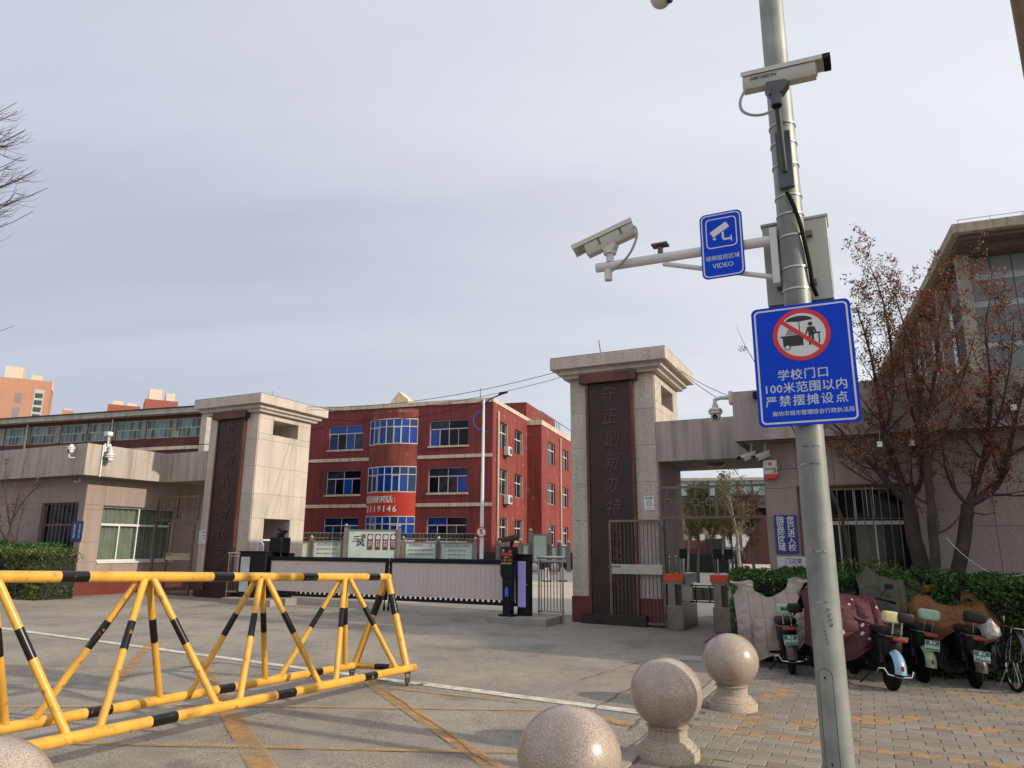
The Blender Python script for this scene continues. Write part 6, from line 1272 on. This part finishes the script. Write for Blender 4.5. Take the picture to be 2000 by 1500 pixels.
# ---- bare tree reaching in from the left edge of the sky
def wp3(px, py, Y): d = ray(px, py); return Vector((d.x / d.y * Y, Y, EYE + d.z / d.y * Y))
t = thing('bare_tree', 'bare tree whose curled twigs reach in from the left edge of the sky', 'tree', WORLD, (-10.2, 8.2, 0.1)); tb = MB(); bb = MB()
tb.tube([(-10.2, 8.2, -.1), (-10.1, 8.3, 2), (-10.0, 8.5, 4), (-9.9, 8.7, 6), (-9.9, 8.8, 8)], [.16, .13, .11, .07, .03], 12)
def curl(p, q, r_, lv):
    n = 9; mid = p.lerp(q, .72) - Vector((0, 0, (q - p).length * .17)); pts = [p * (1 - s_) ** 2 + mid * 2 * s_ * (1 - s_) + (q + Vector((0, 0, .04))) * s_ ** 2 for s_ in [i / n for i in range(n + 1)]]
    bb.tube(pts, [r_ * (1 - .72 * i / n) for i in range(n + 1)], 5, caps=False)
    if lv:
        for k in range(4 + lv * 2):
            i = rng.randrange(2, n - 1); e = pts[i] + Vector((rng.uniform(.12, .42), rng.uniform(-.15, .15), rng.uniform(-.10, .22))) * (.5 + .4 * lv); curl(pts[i], e, r_ * .5, lv - 1)
for (px, py) in ((32, 205), (34, 222), (50, 258), (46, 262), (42, 312), (92, 372), (64, 418), (66, 340), (14, 440), (20, 395), (72, 336), (48, 388)):
    q = wp3(px, py, 8.6); curl(Vector((-9.95, 8.6, q.z - rng.uniform(.1, .5))), q, .013, 2)
curl(Vector((-9.9, 8.5, wp3(0, 640, 8.6).z + .25)), wp3(27, 642, 8.6), .010, 0)
part(t, 'trunk', tb, bark_g); part(t, 'branches', bb, bark_g)
# hanging paper tags and wire in the crabapples
for k, (px, py, v) in enumerate(((1718, 867, -3.2), (1781, 865, -3.2), (1980, 795, -3.3))):
    p = gp3(px, py, v); solo('paper_tag', MB().box(p.x - .035, p.x + .035, p.y - .006, p.y + .006, p.z - .045, p.z + .035, M=None).tube([(p.x, p.y, p.z + .035), (p.x + .02, p.y, p.z + .2)], .002, 4), white, ('white tag hanging in the crabapple nearest the pole', 'white tag hanging in front of the middle crabapple', 'white tag hanging in the rightmost crabapple')[k], 'tag', GATE, tuple(p))
wire(gR(*gp3(1848, 1050, -3.3)), gR(*gp3(2040, 1100, -3.6)), .32, .006, 'loose pale wire sagging over the hedge at the right', m=mat('wire_pale', (.4, .4, .38)))
# string lights hanging before the window
for px in (1690, 1703): p = gp3(px, 950, -3.3); q = gp3(px + 6, 1010, -3.3); solo('string_light', MB().tube([p, p.lerp(q, .5), q], .003, 4), mat('wire_pale', (.4, .4, .38)), 'thin hanging light string before the barred window, ' + ('left one' if px == 1690 else 'right one'), 'light string', GATE, tuple(p))

# ---- unseen bare tree added behind the camera: its twigs throw the soft shadows on the road
t = thing('bare_tree', 'unseen bare tree added behind the camera to throw twig shadows on the road', 'tree', WORLD, (8.6, -.6, 0)); tb = MB(); bb = MB(); vs = []; fs = []
tp = [Vector((8.6, -.6, -.1)), Vector((8.5, -.5, 1.5)), Vector((8.5, -.4, 3.0))]; tb.tube(tp, [.16, .13, .11], 10)
for k in range(7):
    a = k * .9 + .3; pts, d = twig_path(Vector((8.5, -.4, 2.9)), Vector((math.cos(a) * .7, math.sin(a) * .7, .9)), 3.6, 8, .09, .03); bb.tube(pts, [.06 * (1 - .85 * i / 8) + .004 for i in range(9)], 6); spread(bb, pts, .05, .01, 1, 1.1, vs, fs, .04, 0, 1.6)
part(t, 'trunk', tb, bark_g); part(t, 'branches', bb, bark_g)
# ================================================================== SCOOTERS AND BICYCLE
plate_g = mat('plate_green', (.008, .13, .085), .4); tail = mat('tail_lamp', (.20, .022, .012), .3); seatm = mat('seat_vinyl', (.012, .011, .011), .5, spec=.3)
def torus(m, R0, r, c, M, seg=32, rs=10):
    m.lathe([(R0 + r * math.cos(2 * math.pi * k / rs), r * math.sin(2 * math.pi * k / rs)) for k in range(rs)], seg, c, M, loop=True)
RY = Matrix.Rotation(R(90), 4, 'X')     # wheel axis along local y
def roundbox(c, s, r, n=4):
    """rounded box as a soft superellipsoid"""
    m = MB(); K = 14
    def f(i, j):
        a = -math.pi + 2 * math.pi * i; b_ = -math.pi / 2 + math.pi * j; e = .45
        sg = lambda x, p: math.copysign(abs(x) ** p, x)
        return (c[0] + s[0] * sg(math.cos(b_), e) * sg(math.cos(a), e), c[1] + s[1] * sg(math.cos(b_), e) * sg(math.sin(a), e), c[2] + s[2] * sg(math.sin(b_), e))
    return m.grid(f, 20, 12)
def scooter(label, px, py, yaw, lean, fend, back, plate=None, guard=True, rider_back=True, plate_z=.50, back2=None, bag=False, tailc=True):
    X, Y, Z = ground(px, py); t = thing('electric_scooter', label, 'scooter', WORLD, (X, Y, Z), 'electric scooters parked by the hedge', rot=0); ORG[t.name] = Vector((0, 0, 0))
    t.rotation_euler = (0, 0, 0); t.rotation_mode = 'QUATERNION'; t.rotation_quaternion = Matrix.Rotation(yaw, 4, 'Z').to_quaternion() @ Matrix.Rotation(lean, 4, 'X').to_quaternion()
    for x in (0, 1.12):
        m = MB(); torus(m, .178, .037, (x, 0, .215), RY); w_ = part(t, 'wheel', m, rubber); part(w_, 'rim', MB().lathe([(.12, -.025), (.145, -.03), (.145, .03), (.12, .025), (.04, .03), (.04, -.03)], 20, (x, 0, .215), RY, loop=True), blackm)
    m = MB()
    def fn(i, j):
        a = R(60 + 118 * i); s_ = (j - .5) * 2; rr = .272 - .045 * s_ * s_ ; return (math.cos(a) * rr, s_ * .066, .215 + math.sin(a) * rr)
    m.grid(fn, 14, 8); m.grid(lambda i, j: [q * 1.0 if k != 2 else q - .006 for k, q in enumerate(fn(i, j))], 14, 8); part(t, 'rear_fender', m, fend)
    part(t, 'fender_reflector', roundbox((-.268, 0, .29), (.012, .014, .028), 0), tail)
    m = MB()
    for s_ in (-1, 1):
        m.tube([(0, s_ * .075, .215), (.10, s_ * .08, .60)], .012, 8); m.tube([(.0, s_ * .075, .215), (.42, s_ * .08, .24)], .016, 8)
    part(t, 'swing_arm', m, blackm)
    for s_ in (-1, 1):
        L_ = [(.03 + .06 * k / 60, s_ * .105, .30 + .26 * k / 60) for k in range(61)]; m = MB().tube([(p[0] + .018 * math.cos(k * 1.0), p[1] + .018 * math.sin(k * 1.0), p[2]) for k, p in enumerate(L_)], .0045, 4); part(t, 'shock_spring', m, steel_brown)
    part(t, 'frame', MB().tube([(-.12, 0, .58), (.15, 0, .60), (.30, 0, .45), (.38, 0, .27), (.78, 0, .27), (.92, 0, .45), (.99, 0, .95)], .024, 8), blackm)
    part(t, 'side_panel', roundbox((.22, 0, .50), (.30, .115, .13), 0), blackm); part(t, 'belly', roundbox((.42, 0, .34), (.34, .10, .08), 0), blackm)
    part(t, 'deck', MB().prism([(.40, .24), (.80, .24), (.84, .30), (.38, .30)], -.14, .14), blackm, bevel=.01); part(t, 'battery_case', roundbox((.24, 0, .44), (.15, .10, .16), 0), blackm)
    part(t, 'front_fork', MB().tube([(1.12, .06, .215), (1.05, .06, .55), (1.0, 0, .75)], .016, 8).tube([(1.12, -.06, .215), (1.05, -.06, .55), (1.0, 0, .75)], .016, 8), blackm)
    part(t, 'leg_shield', MB().grid(lambda i, j: (.90 + .06 * j - .05 * (2 * i - 1) ** 2 + .03, (i - .5) * .34 * (1 - .25 * j), .32 + .50 * j), 8, 6), fend)
    part(t, 'front_fender', MB().grid(lambda i, j: (1.12 + math.cos(R(20 + 130 * i)) * .25, (j - .5) * .10, .215 + math.sin(R(20 + 130 * i)) * .25), 12, 4), fend)
    part(t, 'seat', roundbox((.18, 0, .665), (.24, .13, .05), 0), seatm); part(t, 'grab_rail', MB().tube([(.1, .12, .62), (-.12, .12, .62), (-.17, .0, .62), (-.12, -.12, .62), (.1, -.12, .62)], .011, 8), steel_brown)
    for s_ in (-1, 1): part(t, 'backrest_stay', MB().tube([(-.10, s_ * .05, .62), (-.13, s_ * .05, .80)], .010, 6), chrome)
    bb_ = part(t, 'backrest', roundbox((-.13, back[1], .84), (.05, .125 if not back2 else .10, .068), 0), back[0])
    if back2: part(t, 'backrest_pad', roundbox((-.14, back2[1], .85), (.055, .10, .060), 0), back2[0])
    if tailc: part(t, 'tail_lamp', roundbox((-.19, 0, .595), (.03, .085, .022), 0), tail)
    if plate:
        p = part(t, 'number_plate', MB().box(-.2362, -.228, -.085, .085, plate_z - .06, plate_z + .06, M=None), plate_g, smooth=False); P_ = MB(); ring(P_, [(-.085, -.06), (.085, -.06), (.085, .06), (-.085, .06)], [(-.082, -.057), (.082, -.057), (.082, .057), (-.082, .057)], 0, .001, M=Matrix.Translation((-.2365, 0, plate_z)) @ Matrix.Rotation(R(90), 4, 'Z')); part(p, 'plate_edge', P_, sign_white, smooth=False)
        MT = Matrix.Rotation(R(-90), 4, 'Z') @ Matrix.Rotation(R(90), 4, 'X')
        text(p, 'lettering', '冀·R', .040, (-.2365, 0, plate_z + .030), sign_white, ext=.0006, bold=.02, M=MT); text(p, 'lettering', plate, .058, (-.2365, 0, plate_z - .018), sign_white, ext=.0006, bold=.02, M=MT)
        part(t, 'plate_arm', MB().tube([(-.06, 0, .56), (-.22, 0, plate_z)], .014, 6), blackm)
    if guard: part(t, 'crash_bar', MB().tube([(-.05, .20, .19), (-.12, .20, .25), (-.17, .16, .26), (-.20, .13, .20), (-.21, 0, .185), (-.20, -.13, .20), (-.17, -.16, .26), (-.12, -.20, .25), (-.05, -.20, .19)], .010, 8).tube([(-.05, .20, .19), (.1, .10, .24)], .01, 6).tube([(-.05, -.20, .19), (.1, -.10, .24)], .01, 6), chrome)
    part(t, 'side_stand', MB().tube([(.3, .06, .22), (.25, .26, .0 + .02)], .010, 6), blackm)
    for s_ in (-1, 1): part(t, 'foot_peg', MB().tube([(.18, s_ * .1, .26), (.12, s_ * .24, .27)], .018, 8), blackm)
    part(t, 'handlebar', MB().tube([(.86, -.34, 1.0), (.97, -.2, 1.02), (1.0, 0, .97), (.97, .2, 1.02), (.86, .34, 1.0)], .014, 8), blackm); part(t, 'headlamp', roundbox((1.06, 0, .88), (.05, .08, .06), 0), white)
    for s_ in (-1, 1):
        part(t, 'grip', MB().tube([(.86, s_ * .34, 1.0), (.78, s_ * .37, .99)], .02, 8), rubber); mm = part(t, 'mirror', MB().tube([(.95, s_ * .24, 1.02), (.93, s_ * .32, 1.16)], .006, 6), blackm); part(mm, 'mirror_glass', roundbox((.93, s_ * .35, 1.19), (.012, .055, .035), 0), blackm)
    return t
mint = mat('mint_cover', (.30, .42, .31), .5); babyb = mat('pale_blue_paint', (.22, .38, .50), .3, coat=.4); lgreen = mat('pale_green_paint', (.24, .34, .18), .35, coat=.3); pink = mat('pink_cover', (.62, .28, .33), .5); yel_c = mat('pale_yellow_cushion', (.46, .44, .23), .6); dk = mat('dark_fender', (.05, .048, .045), .4); pinkp = mat('pink_paint', (.48, .26, .28), .35)
S1 = scooter('electric scooter with a mint backrest and plate 290707 at the left of the row', 1548, 1318, R(76), R(-2), dk, (mint, .03), '290707', plate_z=.46, back2=(seatm, -.10), guard=True)
text(S1, 'lettering', '顺园', .05, (-.188, .03, .84), ink, ext=.001, bold=.03, M=Matrix.Rotation(R(-90), 4, 'Z') @ Matrix.Rotation(R(90), 4, 'X'))
S2 = scooter('pink electric scooter mostly hidden behind the pole', 1598, 1296, R(74), R(-1), pinkp, (pink, .0), '276013', plate_z=.42, guard=False)
S3 = scooter('electric scooter with a pale blue rear fender and a yellow and black backrest', 1742, 1350, R(86), R(7), babyb, (yel_c, .08), None, back2=(seatm, -.07))
S4 = scooter('electric scooter with a pale green rear fender and plate 088860', 1802, 1334, R(84), R(8), lgreen, (mint, .0), '088860', plate_z=.48, guard=False)
S5 = scooter('dark electric scooter with plate 395658 and a plastic bag tied behind its seat', 1905, 1345, R(76), R(6), dk, (seatm, .03), '395658', plate_z=.40, guard=False)
def L2W(t, p):
    M = Matrix.Translation(t.location) @ t.rotation_quaternion.to_matrix().to_4x4(); return M @ Vector(p)
# crumpled bag
def crumple(name, label, cat, c, r, m, seed, sc=(1, 1, 1)):
    b = MB().ball((0, 0, 0), r, 28, sc=sc); out_ = []
    for p in b.v:
        q = Vector(p); k = noise.noise(q / r * 1.6 + Vector((seed, 0, 0))) * .32 + noise.noise(q / r * 4 + Vector((0, seed, 0))) * .16 + abs(noise.noise(q / r * 8)) * .10; out_.append(tuple(q * (1 + k)))
    b.v = out_; me = b.mesh(name, m); me.set_sharp_from_angle(angle=R(22)); o = bpy.data.objects.new(name, me); COL.objects.link(o); o.location = c; tag(o, label, cat); ORG[o.name] = Vector(c); return o
crumple('plastic_bag', 'crumpled white plastic bag tied behind the dark scooter seat', 'bag', L2W(S5, (-.12, -.12, .72)), .13, mat('bag_white', (.48, .46, .46), .35, trans=.25), 3, (.7, 1, .9))
# quilted wind covers over the handlebars
fleece = mat('fleece_cream', (.46, .41, .35), .95, bump=.8, bscale=70)
def quilt(name, label, t, m, y0, y1, ztop, zbot, xoff, inner, muff=None, seed=0, back=.5, patt=None, hump=.06, nseam=(5, 6), front=True):
    """padded apron: a ridge over the handlebar, a long fall towards the rider and a short one in front"""
    t_M = Matrix.Translation(t.location) @ t.rotation_quaternion.to_matrix().to_4x4()
    def surf(i, j, o):
        y = y0 + (y1 - y0) * i; e = abs(2 * i - 1)
        ridge = ztop - .05 * math.cos((i - .5) * 7) - .16 * max(0, e - .72) / .28 + hump * noise.noise(Vector((y * 2.3 + seed, 1, 0))) * 2
        hem = zbot + .09 * noise.noise(Vector((y * 3 + seed, 5, 0))) * 2 + .10 * e ** 3
        if j < 0: x = xoff - j * .30; z = ridge + j * .55 - .05 * j * j                      # front fall
        else:
            x = xoff - back * (1 - (1 - j) ** 2.2) * .62; z = ridge + (hem - ridge) * j ** 1.25
        x += .16 * e ** 2.5 * (.3 + abs(j))
        ph = y * 13 + 2.5 * noise.noise(Vector((y * 2 + seed, j * 1.5, 2))); fold = .034 * max(0, j) ** .8 * math.sin(ph) + .016 * math.sin(ph * 2.1 + 1)
        q = Vector((y * 4.2 + seed, j * 3.1, seed)); cre = .05 * noise.noise(q * .8) + .030 * (1 - 2 * abs(noise.noise(q * 1.9))) ** 2 * (noise.noise(q * .7 + Vector((9, 0, 0))) + .4)
        pad = .020 * (abs(math.sin(math.pi * nseam[0] * i)) ** .4) * (abs(math.sin(math.pi * nseam[1] * max(0, j) + .4)) ** .4)
        n_ = Vector((-.9, 0, .42)); return t_M @ (Vector((x, y, z)) + n_ * (fold + cre + (pad + .018 if o else 0)))
    o_ = thing(name, label, 'scooter cover', WORLD, tuple(t_M @ Vector((xoff, 0, 0))), 'padded wind covers on the scooters')
    j0 = -.55 if front else 0
    part(o_, 'outer_quilt', MB().grid(lambda i, j: surf(i, j0 + (1 - j0) * j, 1), 90, 110), m); part(o_, 'lining', MB().grid(lambda i, j: surf(i, j0 + (1 - j0) * j, 0), 40, 50), inner)
    rim_ = [surf(1, j / 20, 1) for j in range(21)] + [surf(1 - i / 30, 1, 1) for i in range(31)] + [surf(0, 1 - j / 20, 1) for j in range(21)]
    part(o_, 'hem', MB().tube(rim_, .013, 6), m)
    for k in range(1, nseam[0]): part(o_, 'seam', MB().tube([surf(k / nseam[0], j / 30, 1) + Vector((0, -.001, 0)) for j in range(31)], .0035, 4), inner)
    if muff:
        for k, (yy, hh, tip) in enumerate(muff):
            c = t_M @ Vector((xoff - .02, yy, ztop - .10)); L_ = Vector((-1, 0, 0))
            def mf(i, j, c=c, hh=hh, tip=tip, k=k):
                a = i * 2 * math.pi; q = j; ctr = c + Vector((tip * .04 * q, -.05 * q, hh * q))
                rx_ = .085 + .012 * math.sin(q * 5) + .030 * q ** 2; ry_ = rx_ * .72
                w_ = 1 + .12 * noise.noise(Vector((math.cos(a) * 1.7, math.sin(a) * 1.7, q * 3 + seed + k)))
                lip = (q ** 3) * max(0, math.cos(a) * (1 if tip > 0 else -1)) ** 2 * abs(tip) * .10
                p = ctr + Vector((rx_ * math.cos(a) * w_, ry_ * math.sin(a) * w_, .018 * math.sin(2 * a) * q)); p.x += lip * (1 if tip > 0 else -1) * 1.1; p.z += lip * .15 - (.05 * q ** 3 if math.sin(a) < -.2 else 0)
                return p
            part(o_, 'hand_muff', MB().grid(mf, 28, 16), fleece if k < 2 and m.name == 'beige_quilt' else m)
            part(o_, 'muff_filling', MB().grid(lambda i, j: mf(i, .80) * (1 - j) * 1.0 + (c + Vector((0, -.05, hh * .70))) * j, 20, 3), fleece if m.name == 'beige_quilt' else inner)
    if patt: patt(o_, surf)
    return o_
beige = mat('beige_quilt', (.30, .255, .22), .8, var=.1, scale=4, bump=.5, bscale=12); greyq = mat('grey_lining', (.13, .12, .12), .9); maro = mat('maroon_quilt', (.062, .010, .014), .8, var=.15, bump=.6, bscale=12)
oliv = mat('olive_quilt', (.050, .055, .030), .7, var=.15, bump=.5, bscale=12); oran = mat('orange_fleece', (.34, .095, .016), .9, var=.15, bump=.6, bscale=60); brwn = mat('brown_quilt', (.155, .062, .020), .85, var=.12, bump=.5, bscale=14); slate = mat('slate_cloth', (.030, .032, .038), .9, var=.2)
quilt('scooter_cover', 'beige quilted cover with two raised cream hand muffs on the leftmost scooter', S1, beige, -.30, .60, 1.02, .18, .80, greyq, muff=((.40, .24, -1.2), (-.20, .28, 1.0)), seed=1.3, back=.75)
def patches(o_, surf):
    r2 = random.Random(5); wm = mat('patch_white', (.40, .37, .37), .8)
    for k in range(16):
        i, j = r2.uniform(.05, .95), r2.uniform(.02, .9); s_ = r2.uniform(.008, .028); m = MB(); n_ = 9; c = surf(i, j, 1)
        ctr = []
        for a in range(n_): w_ = s_ * r2.uniform(.65, 1.2); ctr.append(surf(min(1, max(0, i + math.cos(a / n_ * 6.28) * w_ * .9)), min(1, max(0, j + math.sin(a / n_ * 6.28) * w_ * 1.3)), 1) + Vector((0, -.006, .003)))
        m.add([c + Vector((0, -.008, .004))] + ctr, [(0, a + 1, (a + 1) % n_ + 1) for a in range(n_)]); part(o_, 'printed_patch', m, wm)
    st = [surf(i / 12 * .9 + .05, .75 - .75 * i / 12, 1) + Vector((0, -.010, 0)) for i in range(13)]; part(o_, 'strap', MB().tube(st, .016, 4), mat('strap_mauve', (.19, .10, .105), .8))
quilt('scooter_cover', 'maroon quilted cover with white patches over the pale blue scooter', S3, maro, -.16, .84, 1.06, .28, .74, oliv, seed=4.1, patt=patches, hump=.10, back=.7)
quilt('scooter_cover', 'olive green quilt bunched over the pale green scooter', S4, oliv, -.30, .58, 1.26, .55, .70, oran, seed=7.7, hump=.10, back=.5, nseam=(4, 4))
o_ = thing('fleece_flap', 'bright orange fleece flap hanging beside the olive quilt', 'scooter cover', WORLD, tuple(L2W(S4, (.9, 0, 0)))); TM4 = Matrix.Translation(S4.location) @ S4.rotation_quaternion.to_matrix().to_4x4()
part(o_, 'flap', MB().grid(lambda i, j: TM4 @ Vector((.55 + .12 * math.sin(i * 3) + .10 * j, -.52 + .28 * i + .10 * j * (1 - i) * 1.5, 1.16 - .62 * j * (1 - .45 * i) + .05 * math.sin(i * 3.1))), 16, 20), oran)
part(o_, 'roll', MB().tube([TM4 @ Vector((.50, -.20, 1.14)), TM4 @ Vector((.56, -.38, 1.19)), TM4 @ Vector((.66, -.52, 1.10))], [.05, .06, .04], 12), oran)
quilt('scooter_cover', 'plain brown padded cover with a squared hand muff on the dark scooter', S5, brwn, -.46, .56, 1.00, .46, .72, slate, muff=((-.16, .24, .3),), seed=9.2, hump=.05, nseam=(2, 1))
quilt('scooter_cover', 'dark slate cloth hanging low in front of the dark scooter', S5, slate, -.60, .70, .66, .14, .86, slate, seed=2.2, hump=0, nseam=(1, 1), front=False)
# ---- bicycle at the right edge
bx, by, bz_ = ground(1985, 1335)
bk = thing('bicycle', 'dark city bicycle with chrome handlebar and rear rack at the right edge', 'bicycle', WORLD, (bx, by, bz_)); ORG[bk.name] = Vector((0, 0, 0))
bk.rotation_mode = 'QUATERNION'; bk.rotation_quaternion = Matrix.Rotation(R(74), 4, 'Z').to_quaternion() @ Matrix.Rotation(R(6), 4, 'X').to_quaternion(); bk.location = (5.98, 8.95, -.06)
navy = mat('navy_frame', (.010, .012, .030), .3, coat=.4)
for x in (0, 1.06):
    m = MB(); torus(m, .325, .018, (x, 0, .343), RY, 40, 8); w_ = part(bk, 'wheel', m, rubber); m = MB(); torus(m, .300, .010, (x, 0, .343), RY, 40, 6); part(w_, 'rim', m, chrome)
    m = MB()
    for k in range(24): a = R(15 * k); m.tube([(x, .02 * (-1) ** k, .343), (x + .30 * math.cos(a), 0, .343 + .30 * math.sin(a))], .0013, 3)
    part(w_, 'spokes', m, chrome)
part(bk, 'frame', MB().tube([(.0, .04, .343), (.42, .03, .30)], .011).tube([(.42, 0, .29), (.33, 0, .80)], .016).tube([(.42, 0, .30), (.90, 0, .72)], .019).tube([(.36, 0, .55), (.90, 0, .80)], .016).tube([(.0, .04, .343), (.34, .01, .62)], .009).tube([(.90, 0, .66), (.88, 0, .86)], .02), navy)
part(bk, 'fork', MB().tube([(1.06, .05, .343), (.93, .04, .66)], .011).tube([(1.06, -.05, .343), (.93, -.04, .66)], .011), navy)
for x in (0, 1.06): part(bk, 'mudguard', MB().grid(lambda i, j: (x + math.cos(R(35 + 150 * i)) * .37, (j - .5) * .055, .343 + math.sin(R(35 + 150 * i)) * .37), 16, 3), navy)
part(bk, 'saddle', MB().grid(lambda i, j: (.20 + .27 * i, (j - .5) * .20 * (1 - .72 * i ** 1.3), .90 - .05 * (2 * j - 1) ** 2 + .02 * math.sin(i * 3)), 12, 8).grid(lambda i, j: (.20 + .27 * i, (j - .5) * .19 * (1 - .72 * i ** 1.3), .85), 12, 8), seatm)
part(bk, 'seat_post', MB().tube([(.33, 0, .78), (.32, 0, .87)], .013), chrome); part(bk, 'stem', MB().tube([(.88, 0, .84), (.86, 0, 1.0)], .013), chrome)
part(bk, 'handlebar', MB().tube([(.68, -.28, .98), (.82, -.24, 1.02), (.90, -.12, 1.0), (.87, 0, 1.0), (.90, .12, 1.0), (.82, .24, 1.02), (.68, .28, .98)], .012), chrome)
for s_ in (-1, 1): part(bk, 'grip', MB().tube([(.72, s_ * .27, .99), (.60, s_ * .285, .97)], .017), rubber)
part(bk, 'bell', MB().ball((.89, .10, 1.03), .028, 10), chrome)
m = MB()
for s_ in (-.06, 0, .06): m.tube([(-.18, s_, .74), (.28, s_, .74)], .005, 6)
m.tube([(-.18, -.06, .74), (-.2, 0, .74), (-.18, .06, .74)], .005, 6).tube([(0, .06, .35), (-.1, .06, .74)], .005, 6).tube([(0, -.06, .35), (-.1, -.06, .74)], .005, 6); part(bk, 'rear_rack', m, chrome)
m = MB()
for k in range(9): a = -.12 + .03 * k; m.tube([(1.0, a, .70), (1.02, a * 1.15, .92)], .003, 4); 
for z in (.70, .78, .86, .92): m.tube([(1.0, -.13, z), (1.24, -.13, z), (1.24, .13, z), (1.0, .13, z), (1.0, -.13, z)], .004, 4)
part(bk, 'basket', m, blackm); part(bk, 'kickstand', MB().tube([(.02, .06, .33), (-.06, .20, .02)], .008, 6), steel_brown)
bb2 = crumple('cloth_bag', 'dark cloth bag slumped between the brown covered scooter and the bicycle', 'bag', Vector(wp3(1905, 1225, 10.0)), .24, slate, 6, (1.1, .8, 1.1))
b2 = copy_tree(bk); b2.location = (6.50, 9.25, -.06); b2['label'] = 'second bicycle just inside the right edge behind the first'; bk['group'] = b2['group'] = 'bicycles at the right edge'

S6 = scooter('dark uncovered scooter squeezed between the pale green one and the dark one', 1850, 1318, R(80), R(6), dk, (blackm, 0), None, guard=False, tailc=False)
